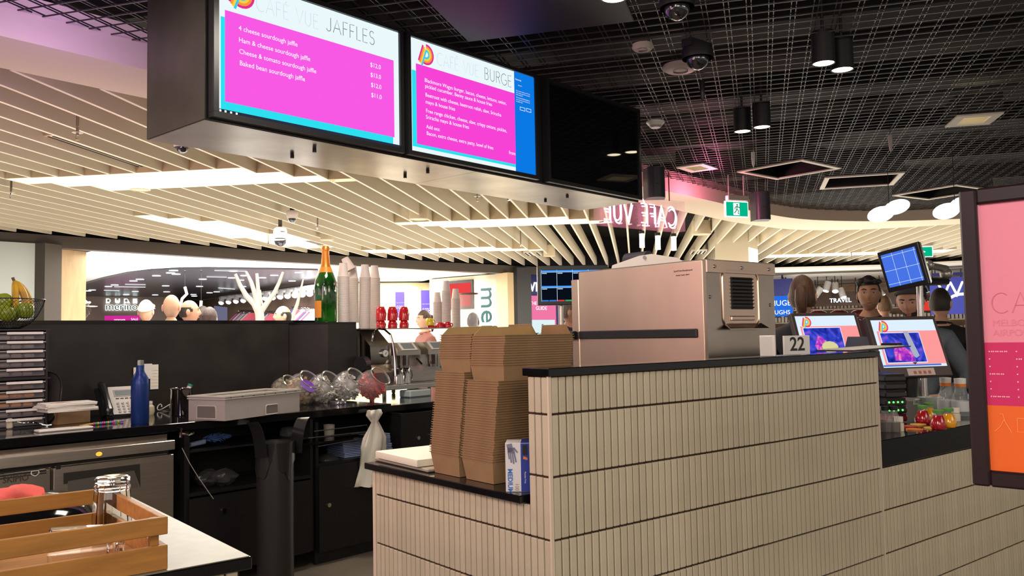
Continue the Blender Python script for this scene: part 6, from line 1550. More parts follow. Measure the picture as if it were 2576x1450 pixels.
# display wall lights, rails with garments
t = thing('spotlight_rail', 'row of small white spotlights along the display wall', 'spotlights', (0, 0, 0)); 
for i in range(13):
    x = 560 + i * 18.5; y = 757 - (x - 560) * .105; p = wallpt(x, y, wcc, wd_, .6)
    MB().cyl(p + Vector((0, 0, .09)), p + Vector((-.06, -.06, -.06)), .05, .075, n=12).build('spot_head', mat('spot_white', (.8, .8, .82), rough=.4), t); MB().cyl(p + Vector((-.065, -.065, -.07)), p + Vector((-.07, -.07, -.08)), .055, n=12).build('spot_lens', glow('spot_lens', (.95, .98, 1), 3), t, smooth=0)
a_ = wallpt(555, 750, wcc, wd_, .55); b_ = wallpt(800, 722, wcc, wd_, .55); MB().cyl(a_, b_, .05, n=8).build('rail', mat('spot_white', (.8, .8, .82), rough=.4), t)
gcols = [(.75, .12, .18), (.10, .12, .35), (.72, .72, .74), (.55, .10, .15), (.3, .38, .6), (.8, .55, .5), (.2, .2, .24), (.82, .8, .78)]
def garments(x0, x1, y, n, lab, grp, off=.5):
    for i in range(n):
        x = x0 + (x1 - x0) * i / max(1, n - 1); p = wallpt(x, y, wcc, wd_, off); t = thing('garment', lab, 'clothing', p, onwall(wcc, wd_) + rd(80), grp)
        m = MB(); m.prism([(-.20, -.9), (.20, -.9), (.19, -.3), (.30, -.34), (.32, -.28), (.10, -.06), (-.10, -.06), (-.32, -.28), (-.30, -.34), (-.19, -.3)], -.02, .02, UP)
        m.build('shirt', mat('garment_%d' % (i % 8), gcols[i % 8], rough=.8), t, smooth=0); MB().tube([(-.14, 0, -.08), (0, 0, -.01), (.14, 0, -.08)], .008, 5).build('hanger', chrome_d, t)
garments(607, 638, 781, 9, 'red and navy garment hanging on the rail beside the white tree', 'garments on the near wool rail'); garments(778, 800, 776, 6, 'striped garment hanging behind the champagne bottle', 'garments behind the champagne bottle')
garments(672, 690, 783, 4, 'pale garment hanging behind the white branches', 'garments behind the branches'); garments(738, 770, 772, 5, 'pale grey garment displayed beside the balding shopper', 'garments beside the balding shopper')
# white branch tree
tw = mat('white_branch', (.52, .50, .46), rough=.6, bump=.3, bscale=20)
def px_tube(P, D): return [dep(x, y, D) for x, y in P]
t = thing('white_tree', 'bleached white bare tree sculpture with forked branches', 'tree sculpture', dep(655, 860, 11.5) * 1.0); base = t.location.copy()
def br(P, r0, r1, D=11.5):
    q = [p - base for p in px_tube(P, D)]; n = len(q)
    MB().tube(q, r0, 8, rr=[(r0 + (r1 - r0) * i / (n - 1)) * .72 for i in range(n)]).build('branch', tw, t)
br([(655, 1130), (655, 900), (655, 820), (652, 775)], .10, .085); br([(652, 790), (640, 765), (620, 745), (604, 718), (592, 690)], .075, .03); br([(651, 785), (643, 745), (632, 710), (619, 684)], .065, .025)
br([(652, 785), (650, 735), (646, 688)], .05, .03); br([(656, 785), (672, 762), (690, 738), (702, 712), (712, 685)], .06, .025); br([(662, 775), (657, 750), (655, 730)], .02, .012); br([(675, 762), (680, 748), (677, 735)], .02, .01)
t = thing('white_tree', 'single white curved branch standing left of the champagne bottle', 'tree sculpture', dep(735, 860, 11.5)); base = t.location.copy()
br([(722, 1130), (726, 850), (735, 800), (748, 765), (754, 740), (763, 703)], .06, .015)
# hanging wavy sticks
for i, (P, top) in enumerate(((((465, 722), (470, 740), (458, 752), (455, 765), (462, 775)), 672), (((506, 757), (505, 775), (500, 792), (497, 806)), 672))):
    p0 = dep(P[0][0], P[0][1], 14.5); t = thing('wavy_stick', ['pale wavy stick hung on a thread above the two bald men', 'pale wavy stick hung on a thread beside the maroon-shirted man'][i], 'hanging ornament', p0)
    MB().tube([dep(x, y, 14.5) - p0 for x, y in P], .024, 6).build('stick', mat('stick_pale', (.70, .52, .40), rough=.6), t); MB().cyl((0, 0, 0), (0, 0, 2.642 - p0.z), .003, n=5).build('thread', black_plas, t)
    MB().lathe([(.001, -.03), (.03, -.02), (.05, 0), (.001, 0)], c=(0, 0, 2.635 - p0.z), n=14).build('ceiling_cup', grey_pl, t)
# right part of the shop: cream back wall, banners, arch
ca = atz(845, 714, 2.6); cb = atz(1100, 712, 2.6)
wallpx('wall_shop_cream', ca, cb + (cb - ca) * .3, 0, 2.6, mat('cream_yellow', (.78, .66, .36), rough=.6), label='pale yellow back wall with banners')
t = thing('alcove', 'pale rounded alcove with shelves on the yellow wall', 'alcove', wallpt(1032, 815, ca, cb, .1), onwall(ca, cb))
m = MB(); m.prism([(-.30, -1.0), (.33, -1.0), (.33, .55)] + [(.33 * math.cos(rd(q)) + .0, .55 + .3 * math.sin(rd(q))) for q in range(10, 180, 20)] + [(-.30, .55)], -.02, .02, UP); m.build('niche', mat('niche_pale', (.85, .80, .58), rough=.5), t, smooth=0)
for z_ in (-.2, .15): MB().b2((-.28, -.10, z_), (.31, -.02, z_ + .03)).build('shelf', shop_white, t, smooth=0)
for (x0, y0, x1, y1, s1_, s2_, lab, nm) in ((995, 735, 1018, 800, '50%', 'OFF', 'purple fifty percent off banner left of the alcove', 'purple_banner'), (1060, 731, 1084, 812, '50%', 'OFF', 'purple half-price banner right of the alcove', 'purple_banner')):
    t, w, h = panel_on(nm, lab, x0, y0, x1, y1, ca, cb, mat('banner_purple', srgb(70, 52, 150), rough=.5), off=.5, cat='banner'); panel_text(t, s1_, w * .8, w * .1, h * .35, wh_l); panel_text(t, s2_, w * .7, w * .1, h * .1, wh_l); panel_text(t, 'END MONTH', w * .8, w * .1, h * .56, wh_l)
# cream wall with vertical sign
va = atz(1089, 706, 2.6); vb = atz(1268, 692, 2.6)
wallpx('wall_cream_sign', va, vb, 0, 2.62, shop_cream, th=.2, label='cream shop wall carrying the vertical merino sign')
jb = LT[5].lerp(LT[6], .68); 
az = onwall(va, vb); P = wallpt(1208, 722, va, vb, .14); Hs = P.z - wallpt(1208, 800, va, vb, .14).z
t = thing('vertical_shop_sign', 'tall halo-lit merino sign reading downwards on the cream wall', 'shop sign', P, az)
RV = UP @ Matrix.Rotation(rd(-90), 4, 'Z')
me = text_mesh('me', 1.0, .01); wd = max(v.co.x for v in me.vertices); k = 1.16 * Hs / wd
for body, m_, off, dy, nm in (('merino', ink_teal, 0, 0, 'lettering'), ('merino', halo, .04, .03, 'halo')):
    me = text_mesh(body, 1.0, .01, 'LEFT', off); me.transform(Matrix.Translation((.02, dy, 0)) @ RV @ Matrix.Diagonal((k, k, 1, 1))); link(nm, me, m_, t)
for i, ch in enumerate('PURE'):
    for m_, off, dy, nm in ((ink_teal, 0, 0, 'small_letter'), (halo, .06, .02, 'small_halo')):
        me = text_mesh(ch, k * .36, .006, 'LEFT', off); me.transform(Matrix.Translation((.02 + k * .70, dy, -.03 - i * k * .62)) @ RV); link(nm, me, m_, t)
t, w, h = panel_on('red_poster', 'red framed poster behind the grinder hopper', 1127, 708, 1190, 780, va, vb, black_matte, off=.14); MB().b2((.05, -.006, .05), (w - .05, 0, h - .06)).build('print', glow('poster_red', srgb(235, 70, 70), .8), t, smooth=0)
# dark pillar and bookshop front
pa = LT[5].lerp(LT[6], .62); 
lx = lambda x: atz(x, 672 - (1358 - x) * .05, 2.75)
m = MB(); wallq(m, lx(1268) + Vector((-.1, -.05, 0)), lx(1282) + Vector((-.1, -.05, 0)), 0, 2.59, .35); struct('trim_7', m, mat('jamb_wood', (.66, .50, .28), rough=.5), label='pale wood jamb beside the dark pillar')
m = MB(); wallq(m, lx(1284), lx(1318), 0, 2.70, .4); struct('trim_8', m, mat('pillar_dark', (.060, .058, .062), rough=.5), label='dark pillar between the wool shop and the bookshop')
fa, fb = lx(1316), lx(1560)
wallpx('wall_book_front', fa + V43 * .0, fb, 0, 2.59, navy, th=.1, label='navy bookshop front beside the dark pillar')
t, k = sign_text('bookshop_sign', 'white serif bookshop lettering left of the order monitor', 'WHSmith', 1320, 733, 1420, fa, fb, glow('sign_white', (1, 1, 1), 1.3), None)
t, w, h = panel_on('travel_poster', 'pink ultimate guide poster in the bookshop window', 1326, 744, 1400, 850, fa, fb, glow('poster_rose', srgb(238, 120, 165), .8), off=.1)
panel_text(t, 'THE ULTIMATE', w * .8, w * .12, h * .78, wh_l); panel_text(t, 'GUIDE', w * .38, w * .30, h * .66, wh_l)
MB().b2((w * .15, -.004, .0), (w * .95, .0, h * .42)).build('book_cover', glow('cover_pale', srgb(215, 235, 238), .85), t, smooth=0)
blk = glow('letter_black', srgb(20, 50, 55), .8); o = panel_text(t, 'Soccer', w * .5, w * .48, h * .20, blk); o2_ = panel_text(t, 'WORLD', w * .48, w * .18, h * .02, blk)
# shop interior to the right of the oven
ra, rb_ = atz(1560, 700, 2.6), atz(2500, 690, 2.6)
bkA, bkB = dep(1850, 800, 24), dep(2560, 800, 21)
for z_ in (bkA, bkB): z_.z = 0
wallpx('wall_far_books', bkA, bkB, 0, 2.6, mat('shelf_wall', (.42, .27, .17), rough=.6, vary=.5, vscale=2.2, stretch=(1, 1, 6)), label='far wall of stocked shelves in the bookshop')
pts = [lx(1500), atz(1968, 680, 2.6), atz(2211, 674, 2.6), atz(2600, 655, 2.6), bkB + Vector((4, 0, 0)), bkA + Vector((-4, 3, 0))]
struct('ceiling_books', MB().prism([(p.x, p.y) for p in pts], 2.62, 2.66), mat('books_ceiling', (.78, .72, .64), rough=.6), label='pale bookshop ceiling with track lights')
for r_ in range(5):
    t = thing('display_shelf', 'long lit merchandise shelf on the far bookshop wall, tier %s' % ('one', 'two', 'three', 'four', 'five')[r_], 'shelf', bkA.lerp(bkB, .5) + Vector((0, 0, .55 + .33 * r_)) + (CP - bkA).normalized() * .5, onwall(bkA, bkB), 'merchandise shelves')
    L_ = (bkB - bkA).length * .9; MB().b2((-L_ / 2, -.15, 0), (L_ / 2, .15, .025)).build('shelf_board', mat('shelf_cream', (.8, .68, .5), rough=.5), t, smooth=0)
    m = MB(); rng = random.Random(r_)
    for i in range(70): m.box((-L_ / 2 + L_ * (i + .5) / 70, 0, .10), (L_ / 70 * .7, .16, rng.uniform(.10, .2)))
    o = m.build('goods', mat('goods_%d' % r_, [(.4, .15, .08), (.7, .5, .3), (.25, .12, .08), (.6, .55, .5), (.3, .1, .12)][r_], rough=.5, vary=.6, vscale=6, col2=(.8, .75, .65)), t, smooth=0); o['kind'] = 'stuff'
sa, sb = dep(2085, 760, 20.6), dep(2160, 756, 20.2)
t, k = sign_text('travel_sign', 'white glowing TRAVEL sign on the wood bulkhead', 'TRAVEL', 2087, 762, 2142, sa, sb, glow('travel_white', (.8, .9, 1), 2.2), None)
t2_, w, h = panel_on('wood_bulkhead', 'brown wood bulkhead carrying the TRAVEL sign', 2045, 738, 2270, 772, sa, sb, mat('bulk_wood', (.09, .05, .03), rough=.6, vary=.3, vscale=3), off=-.1, cat='bulkhead', th=.1)
for (x0, y0, x1, y1, D0, D1, mt, lab, s_, sx0, sx1, sy) in ((1900, 705, 1994, 745, 19.0, 18.6, navy, 'plain navy fascia above the blue sign', None, 0, 0, 0), (1900, 747, 1994, 798, 19.0, 18.6, glow('sky_blue', srgb(40, 110, 225), .8), 'bright blue lettered sign beside the oven back', ('HUGE', 'LAUGHS'), .52, .95, 0), (2345, 688, 2520, 696, 17.9, 17.4, navy, 'navy fascia strip behind the monitor arm', None, 0, 0, 0)):
    a = dep(x0, y1, D0); b = dep(x1, y1, D1); t, w, h = panel_on('shop_fascia', lab, x0, y0, x1, y1, a, b, mt, off=0, cat='shop sign', th=.08)
    if s_:
        panel_text(t, s_[0], w * .55, w * .42, h * .52, wh_l); panel_text(t, s_[1], w * .6, w * .34, h * .10, wh_l)
a = dep(2340, 735, 17.9); b = dep(2540, 735, 17.3)
t, w, h = panel_on('bookshop_sign', 'large navy sign with white WH letters beside the poster frame', 2342, 700, 2540, 792, a, b, mat('navy_lit', (.02, .03, .22), rough=.3, emit=srgb(20, 30, 130), es=.5), off=0, cat='shop sign', th=.08)
me = text_mesh('WHSmith', 1.0, .0); hk = h * .62; me.transform(Matrix.Translation((w * .085, -.006, h * .46)) @ UP @ Matrix.Diagonal((hk * 1.05, hk, 1, 1))); link('lettering', me, wh_l, t)
MB().tube([(w * .42 * 1 + .40 * math.cos(q) * 1, -.01, h * .02 + .40 * math.sin(q)) for q in [i * .25 for i in range(0, 14)]], .03, 6).build('white_arc', wh_l, t)
t, w, h = panel_on('red_shop_sign', 'small red sign behind the beanie-wearing man', 2312, 760, 2345, 782, dep(2310, 780, 19.5), dep(2350, 780, 19.5), glow('sign_red', srgb(225, 60, 50), .8), off=0, cat='shop sign')
# track spotlights
for i, (x, y) in enumerate(((1971, 715), (2058, 735), (2080, 722), (2101, 724), (2118, 738), (2213, 735), (2332, 722), (2322, 740))):
    p = dep(x, y, 19.6); t = thing('track_spotlight', 'cylindrical track spotlight in the bookshop ' + ('above the ponytail', 'right of the ponytail', 'left of the dark-haired man', 'touching the dark-haired man', 'over the TRAVEL sign', 'between the two nearest men', 'below the monitor arm', 'above the red sign')[i], 'spotlight', p, rot=(rd(25 + 10 * (i % 2)), 0, rd(40 * i)))
    MB().cyl((0, 0, -.11), (0, 0, .12), .075, n=16).build('can', [grey_pl, black_plas][i in (6, 7)], t); MB().cyl((0, 0, -.115), (0, 0, -.11), .066, n=16).build('lens', glow('spot_lens', (.95, .98, 1), 3), t, smooth=0); MB().cyl((0, 0, .12), (0, 0, .16), .016, n=8).build('arm', black_plas, t); bpy.context.view_layer.update(); me = MB().cyl(p + Vector((0, 0, .08)), (p.x, p.y, 2.618), .010, n=6).mesh('stem'); me.transform(t.matrix_world.inverted()); link('stem', me, black_plas, t)
t = thing('trolley_display', 'low display of dark goods on a pale ledge behind the customer displays', 'display', dep(2085, 800, 8.0), rd(-38))
MB().b2((-.25, -.15, -.06), (.45, .15, 0)).build('ledge', mat('ledge_pale', (.62, .58, .55), rough=.4), t, smooth=0); MB().b2((-.22, -.1, .001 - t.location.z), (.42, .1, -.06)).build('base', black_matte, t, smooth=0)
for i in range(3): MB().ball((-.1 + .2 * i, 0, .02), .09, 14, 8, sc=(1.1, .8, .6)).build('dark_goods', mat('goods_maroon', (.12, .02, .02), rough=.35), t)
# hanging rods and feet for the free-standing signs
for o in list(SC.objects):
    if o.parent is None and o.name.split('.')[0] in ('travel_sign', 'wood_bulkhead', 'red_shop_sign', 'shop_fascia', 'bookshop_sign', 'promo_screen', 'wall_screen') and o.get('label'):
        m = MB(); low = o.name.split('.')[0] in ('promo_screen', 'wall_screen')
        for x_ in (.06, .6): m = MB().cyl((x_, .06, .02 if low else .05), (x_, .06, -o.location.z if low else 2.612 - o.location.z), .012, n=6); m.build('support_rod', black_plas, o)
for (x0, x1, y, off) in ((600, 645, 781, .5), (665, 695, 783, .5), (732, 805, 773, .5)):
    a_ = wallpt(x0, y, wcc, wd_, off); b_ = wallpt(x1, y, wcc, wd_, off); c_ = a_.copy(); t = thing('clothes_rail', 'thin dark clothes rail in the wool shop', 'rail', c_, 0, 'clothes rails of the wool shop')
    MB().tube([Vector((0, 0, -c_.z)), Vector((0, 0, 0)), Vector(b_ - a_), Vector((b_.x - a_.x, b_.y - a_.y, -c_.z))], .012, 6).build('bar', chrome_d, t)
# shop lights
for x, y, D, pw, sz in ((450, 800, 13, 260, 3), (700, 800, 15, 260, 3), (300, 800, 18, 200, 3), (950, 800, 17, 260, 3), (1200, 800, 14.5, 22, 1.5), (2050, 800, 15, 260, 3), (2300, 800, 14, 200, 3)):
    p = dep(x, y, D); lamp('shop_light', 'AREA', (p.x, p.y, 2.56), pw * .62, (1, .97, .92), sz, sz)
for x, y, D, pw, sz in ((450, 800, 14, 300, 4), (750, 800, 16, 300, 4), (1000, 800, 17.5, 160, 3), (2100, 800, 16, 260, 4)):
    p = dep(x, y, D); lamp('shop_floor_bounce', 'AREA', (p.x, p.y, .1), pw * .6, (1, .98, .95), sz, sz, aim=(p.x, p.y, 3))  # added upward lamps imitate floor bounce on the shop ceilings

# ================================================================ PEOPLE
def head_pt(n):
    x, y, z = n
    px, py, pz = .074 * x, .092 * y, .116 * z
    if z < 0:
        px *= 1 - .30 * (-z) ** 1.4; 
        if y > 0: py *= 1 - .25 * (-z)
    f = max(0, -y)
    def g(cx, cz, sx, sz): return math.exp(-((px - cx) / sx) ** 2 - ((pz - cz) / sz) ** 2)
    if y < 0:
        py += -.024 * g(0, -.016, .010, .020) - .010 * g(0, .012, .007, .018) - .007 * g(0, -.056, .020, .008) - .008 * g(0, -.088, .022, .016) - .005 * g(0, .035, .05, .012) - .005 * (g(.042, -.02, .018, .016) + g(-.042, -.02, .018, .016))
        py += .009 * (g(.030, .012, .014, .010) + g(-.030, .012, .014, .010)) + .003 * g(0, -.045, .012, .004)
    return Vector((px, py, pz))
def sph(u, v, U, V):
    a = 2 * math.pi * u / U; b = math.pi * v / V
    return (math.sin(b) * math.sin(a), -math.sin(b) * math.cos(a), math.cos(b))
def head_shell(mb, k, keep, U=36, V=24, ns=0.0, rng=None, off=(0, 0, 0)):
    vs = {}
    def vert(u, v):
        u %= U
        if (u, v) not in vs:
            n = sph(u, v, U, V); p = head_pt(n) if k == 1 else Vector((.074 * n[0], .092 * n[1], .116 * n[2])) * k
            if ns: p *= 1 + rng.uniform(-ns, ns)
            vs[(u, v)] = mb.bm.verts.new(p + Vector(off))
        return vs[(u, v)]
    for v in range(V):
        for u in range(U):
            n = sph(u + .5, v + .5, U, V)
            if keep(n):
                q = [vert(u, v), vert(u + 1, v), vert(u + 1, v + 1), vert(u, v + 1)]
                if len(set(q)) == 4:
                    try: mb.bm.faces.new(q)
                    except ValueError: pass
    return mb
_bodies = {}
def body_mesh(pose):
    if pose in _bodies: return _bodies[pose]
    V = [(0, 0, .95), (0, 0, 1.08), (0, .01, 1.27), (0, .012, 1.385), (0, .014, 1.475), (0, .0, 1.56)]
    R = [(.155, .115), (.14, .105), (.165, .12), (.125, .09), (.056, .058), (.052, .056)]
    E = [(0, 1), (1, 2), (2, 3), (3, 4), (4, 5)]
    def add(p, r, par):
        V.append(p); R.append((r, r)); E.append((par, len(V) - 1)); return len(V) - 1
    for s in (-1, 1):
        h = add((s * .09, 0, .88), .095, 0); k = add((s * .10, -.01, .50), .062, h); a = add((s * .10, .03, .10), .043, k); add((s * .11, -.13, .045), .038, a)
        sh = add((s * .165, .012, 1.385), .066, 3)
        if pose == 'hold' and s == 1: el = add((.27, .06, 1.13), .048, sh); wr = add((.16, -.20, 1.02), .032, el); hd = add((.12, -.27, 1.02), .03, wr); fd = Vector((-.35, -.9, .1))
        elif pose == 'hold': el = add((-.23, .0, 1.12), .048, sh); wr = add((-.12, -.22, 1.03), .032, el); hd = add((-.08, -.29, 1.03), .03, wr); fd = Vector((.35, -.9, .1))
        else: el = add((s * .225, .02, 1.12), .046, sh); wr = add((s * .235, -.035, .88), .031, el); hd = add((s * .235, -.055, .81), .03, wr); fd = Vector((0, -.22, -.97))
        P = Vector(V[hd])
        side = fd.cross(Vector((0, 0, 1))) if abs(fd.z) < .8 else Vector((0, 1, 0)); side.normalize()
        for i, L in enumerate((.075, .085, .08, .065)):
            b = P + side * (.03 - .02 * i) + fd * .035; f1_ = add(tuple(b), .0095, hd); f2_ = add(tuple(b + fd * L * .5 + Vector((0, -.006, 0))), .0088, f1_); add(tuple(b + fd * L + Vector((0, -.016, 0))), .0075, f2_)
        b = P + side * .035; f1_ = add(tuple(b + fd * .005), .011, hd); add(tuple(b + side * .025 + fd * .035), .009, f1_)
    me = bpy.data.meshes.new('body_cage'); me.from_pydata(V, E, [])
    ob = bpy.data.objects.new('body_cage', me); COL.objects.link(ob)
    ob.modifiers.new('skin', 'SKIN').use_smooth_shade = True
    for i, r in enumerate(R): me.skin_vertices[0].data[i].radius = r
    me.skin_vertices[0].data[0].use_root = True
    sm = ob.modifiers.new('sub', 'SUBSURF'); sm.levels = 1; sm.render_levels = 1
    dg = bpy.context.evaluated_depsgraph_get(); dg.update()
    out = bpy.data.meshes.new_from_object(ob.evaluated_get(dg))
    bpy.data.objects.remove(ob)
    bm = bmesh.new(); bm.from_mesh(out)
    hb = MB(); head_shell(hb, 1, lambda n: True, off=(0, -.008, 1.632))
    for s in (-1, 1): hb.ball((s * .074, .006, 1.626), .03, 10, 8, sc=(.35, .7, 1.05))
    hm = bpy.data.meshes.new('h'); hb.bm.to_mesh(hm); hb.bm.free(); bm.from_mesh(hm)
    wrists = [Vector(V[i]) for i in range(len(V)) if abs(R[i][0] - .031) < 1e-6 or abs(R[i][0] - .032) < 1e-6]
    hands = [Vector(V[i]) for i in range(len(V)) if abs(R[i][0] - .03) < 1e-6]
    for f in bm.faces:
        c = f.calc_center_median(); f.smooth = True
        if c.z > 1.475: f.material_index = 0
        elif any((c - h).length < .13 and (c - h).length < (c - w_).length * 1.6 for h, w_ in zip(hands, wrists)): f.material_index = 0
        elif c.z < .075: f.material_index = 3
        elif c.z < .93 and abs(c.x) < .19: f.material_index = 2
        else: f.material_index = 1
    res = bpy.data.meshes.new('body'); bm.to_mesh(res); bm.free(); _bodies[pose] = res
    return res
SKN = {'light': (.62, .36, .25), 'tan': (.36, .185, .11), 'dark': (.045, .025, .02), 'warm': (.50, .27, .18)}
def person(px, py, D, face, lab, skin, shirt, hairc, hair='short', pose='stand', tilt=0, trousers=(.03, .03, .04), wide=1.0, hk=1.0):
    hc = dep(px, py, D); h = (hc.z + .118 * hk) / 1.75
    t = thing('person', lab, 'person', (hc.x, hc.y, 0), rd(face))
    skn = mat('skin_' + skin, SKN[skin], rough=.55, vary=.08, vscale=20); key = '%02d%02d%02d' % tuple(int(c * 99) for c in shirt)
    me = body_mesh(pose).copy()
    for m_ in (skn, mat('cloth_' + key, shirt, rough=.85, bump=.2, bscale=90), mat('trousers', trousers, rough=.85), black_plas): me.materials.append(m_)
    b = link('body', me, None, t)
    for v in me.vertices:
        k = h * (wide if v.co.z < 1.44 else 1.0 if v.co.z > 1.50 else wide + (1 - wide) * (v.co.z - 1.44) / .06); v.co = Vector((v.co.x * k, v.co.y * k, v.co.z * h))
    H = Matrix.Diagonal((h, h, h, 1)) @ Matrix.Translation((0, -.008, 1.632))
    if tilt:  # turn the head part of the body down
        c = Vector((0, 0, 1.53 * h)); RM = Matrix.Translation(c) @ Matrix.Rotation(rd(tilt), 4, 'X') @ Matrix.Translation(-c)
        for v in me.vertices:
            if v.co.z > 1.50 * h: v.co = RM @ v.co
        H = RM @ H
    def part(name, mb, m_, sm_=60):
        me_ = mb.mesh(name, sm_); me_.transform(H); return link(name, me_, m_, t)
    hm_ = mat('hair_%02d' % int(hairc[0] * 99 + hairc[1] * 9), hairc, rough=.5, vary=.5, vscale=60, bump=.9, bscale=110, stretch=(2.5, 1, .25))
    rng = random.Random(int(px))
    for s in (-1, 1):
        part('eye', MB().ball((s * .030, -.0735, .011), .0098, 12, 8, sc=(1.2, .6, .58)), mat('eye_white', (.33, .30, .28), rough=.3)); part('iris', MB().ball((s * .030, -.0790, .011), .0050, 10, 6, sc=(1, .5, .95)), black_plas)
        part('eyebrow', MB().tube([(s * .014, -.0905, .031), (s * .030, -.089, .036), (s * .048, -.078, .031)], .0035, 5, rr=[.003, .004, .002]), hm_ if hair != 'bald' else mat('brow', (.08, .05, .03), rough=.8))
    part('lips', MB().ball((0, -.0885, -.055), .017, 12, 6, sc=(1.15, .35, .36)), mat('lips_' + skin, tuple(c * k for c, k in zip(SKN[skin], (.80, .58, .56))), rough=.4))
    if hair in ('short', 'thick', 'ponytail', 'long'):
        k = {'short': 1.07, 'thick': 1.11, 'ponytail': 1.07, 'long': 1.12}[hair]
        def keep(n): return (n[2] > .46) if n[1] < -.45 else (n[2] > .15 if n[1] < -.05 else n[2] > (-.60 if hair in ('ponytail', 'long') else -.45 if n[1] > .3 else -.08))
        m = MB(); head_shell(m, k, keep, 40, 26, .012 if hair != 'thick' else .02, rng, (0, .004, .004)); bm_ = m.bm
        part('hair', m, hm_)
        if hair == 'thick': 
            m = MB(); 
            for i in range(26):
                a = rng.uniform(-1, 1); m.ball((a * .062, -.078 + .035 * abs(a) + rng.uniform(-.004, .02), .088 - .012 * a * a + rng.uniform(-.006, .016)), .020, 8, 6, sc=(1.3, 1.0, .9))
            part('fringe', m, hm_)
        if hair == 'ponytail': part('ponytail', MB().ball((0, .10, .045), .022, 10, 8).tube([(0, .10, .05), (0, .135, .03), (0, .14, -.03), (0, .12, -.09), (0, .11, -.15)], .03, 10, rr=[.018, .032, .036, .028, .010]), hm_)
        if hair == 'long': part('long_hair', MB().tube([(0, .05, .03), (0, .06, -.08), (0, .06, -.16)], .07, 12, rr=[.085, .08, .06]), hm_)
    elif hair == 'balding':
        m = MB(); head_shell(m, 1.045, lambda n: n[2] < .34 - .2 * max(0, -n[1]) and n[1] > -.32 and n[2] > (-.48 if n[1] > .3 else -.02), 40, 26, .01, rng); part('hair', m, hm_)
    if hair in ('beanie', 'cap'):
        cm = mat('beanie_grey', (.05, .05, .055), rough=.9) if hair == 'beanie' else mat('cap_white', (.8, .76, .68), rough=.7)
        m = MB(); head_shell(m, 1.11, lambda n: n[2] > .34 - .35 * n[1], 36, 24, .004, rng); part('hat', m, cm)
        m = MB(); m.tube([(.076 * 1.02 * math.sin(a), .096 * 1.02 * math.cos(a) * (1 if math.cos(a) > 0 else .97), .044 - .042 * math.cos(a)) for a in [2 * math.pi * i / 28 for i in range(29)]], .010, 6); part('hat_rim', m, cm)
        if hair == 'cap': part('brim', MB().ball((0, -.11, .035), .075, 16, 6, sc=(.9, 1, .09)), cm)
    if hair == 'beanie' or 'bearded' in lab or 'stubble' in lab:
        m = MB(); head_shell(m, 1.0, lambda n: n[2] < (-.60 if 'stubble' in lab else -.28 - .30 * max(0, -n[1] - .2)) and n[1] < .15 and not (abs(n[0]) < .28 and -.62 < n[2] < -.40 and n[1] < 0), 40, 26)
        for v in m.bm.verts: v.co *= 1.008 if 'stubble' in lab else 1.025
        part('beard', m, mat('beard_dark', (.035, .022, .016), rough=.8, bump=.6, bscale=80) if 'stubble' not in lab else mat('stubble', tuple(c * .72 for c in SKN[skin]), rough=.8))
    # collar
    m = MB(); m.tube([(.066 * math.sin(a), .012 + .068 * math.cos(a), -.155 - .012 * math.cos(a) * -1) for a in [2 * math.pi * i / 20 for i in range(21)]], .012, 6)
    me_ = m.mesh('collar', 60); me_.transform(Matrix.Diagonal((h * (1 + (wide - 1) * .5), h * (1 + (wide - 1) * .5), h, 1)) @ Matrix.Translation((0, -.008, 1.632))); link('collar', me_, bpy.data.materials['cloth_' + key], t)
    return t, h, H
def backpack(t, h, col=(.03, .04, .10)):
    m_ = mat('pack_%d' % int(col[2] * 100), col, rough=.7); MB().box((0, .20 * h, 1.22 * h), (.28, .14, .42), bev=.05, seg=2).build('backpack', m_, t)
    for s in (-1, 1): MB().tube([(s * .10, .13, 1.42 * h), (s * .11, .05, 1.49 * h), (s * .115, -.08, 1.42 * h), (s * .12, -.125, 1.25 * h), (s * .13, .02, 1.10 * h)], .016, 6).build('strap', m_, t)
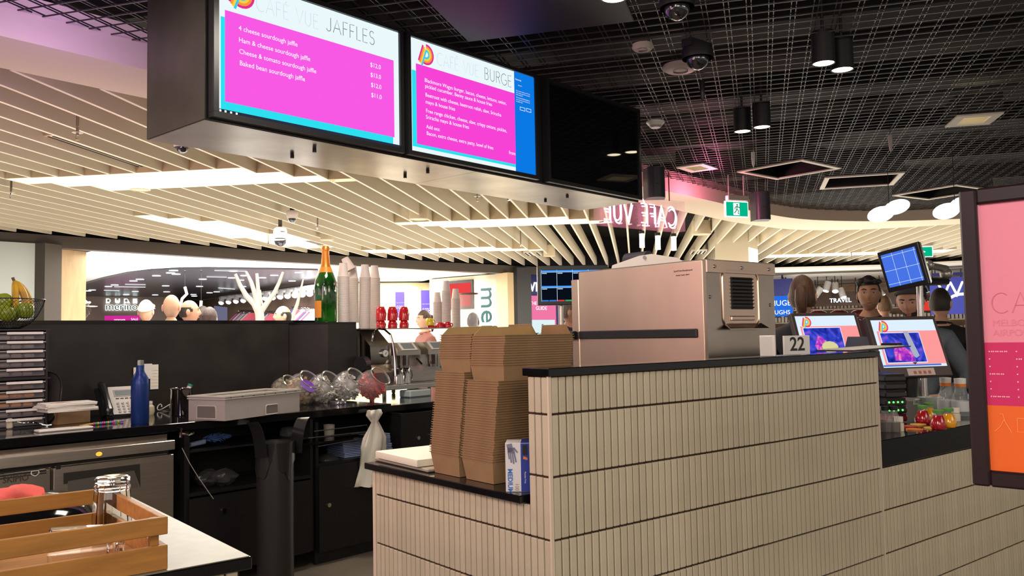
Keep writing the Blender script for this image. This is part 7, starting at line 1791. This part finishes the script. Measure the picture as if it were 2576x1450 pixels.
# facing: 0 looks along -y, -38 looks at the camera from straight ahead
person(2186, 742, 5.8, -62, 'dark-haired man with stubble in a maroon t-shirt facing the camera', 'tan', (.040, .012, .018), (.012, .010, .010), 'thick')
tt, h, H = person(2292, 757, 5.2, -75, 'bearded man in a grey beanie and blue-grey shirt looking down', 'warm', (.10, .12, .14), (.03, .02, .015), 'beanie', 'hold', tilt=18, wide=1.15)
MB().tube([(.10, -.14, 1.22 * h), (.12, -.03, 1.46 * h), (.10, .12, 1.36 * h)], .022, 6).build('shoulder_strap', mat('strap_olive', (.10, .09, .07), rough=.8), tt)
person(2019, 747, 4.9, 118, 'woman with brown ponytail and black top seen from behind', 'light', (.012, .013, .018), (.085, .036, .016), 'ponytail')
tt, h, H = person(2366, 767, 6.3, 100, 'man in glasses and black jacket turned away beside the poster frame', 'light', (.010, .010, .011), (.03, .02, .016), 'short', wide=1.15)
MB().tube([H @ Vector((.077, .0, .012)), H @ Vector((.060, -.085, .012)), H @ Vector((.0, -.10, .012)), H @ Vector((-.060, -.085, .012)), H @ Vector((-.077, .0, .012))], .003, 5).build('glasses', black_plas, tt)
person(2225, 772, 9.5, 140, 'fair-haired person in a white top far behind the counter', 'light', (.75, .75, .76), (.30, .19, .09), 'short')
tt, h, H = person(1432, 787, 8.0, 55, 'grey-haired man in an olive jumper with backpack beside the oven', 'light', (.12, .12, .085), (.20, .15, .11), 'short'); backpack(tt, h, (.03, .035, .05))
tt, h, H = person(431, 772, 8.2, 150, 'bald man in a pale blue collared shirt seen from behind', 'light', (.42, .50, .62), (.1, .07, .05), 'bald'); backpack(tt, h, (.05, .06, .13))
person(474, 784, 8.8, 75, 'balding man in a maroon shirt looking sideways', 'warm', (.28, .03, .025), (.03, .02, .02), 'balding')
person(510, 797, 10.0, 150, 'dark-haired person half hidden behind the maroon-shirted man', 'light', (.2, .2, .25), (.03, .02, .02), 'short')
person(527, 803, 9.2, 150, 'short person with brown hair just above the panel top', 'light', (.2, .16, .16), (.06, .035, .03), 'long')
person(367, 783, 9.5, 150, 'person in a white cap and red top seen from behind', 'light', (.55, .03, .03), (.5, .4, .3), 'cap')
person(203, 776, 11.6, 60, 'person in a white cap and white top beside the wood panel', 'dark', (.75, .75, .75), (.03, .02, .02), 'cap')
person(714, 795, 10.0, -110, 'balding man looking left below the white branch', 'light', (.3, .3, .3), (.03, .02, .016), 'balding')
person(1068, 806, 10.5, -100, 'woman with tied-back brown hair beside the yellow cup', 'light', (.3, .12, .1), (.09, .05, .03), 'ponytail')
person(1190, 812, 10.5, 150, 'dark-haired person whose crown shows behind the cardboard boxes', 'light', (.1, .1, .12), (.03, .025, .025), 'short')
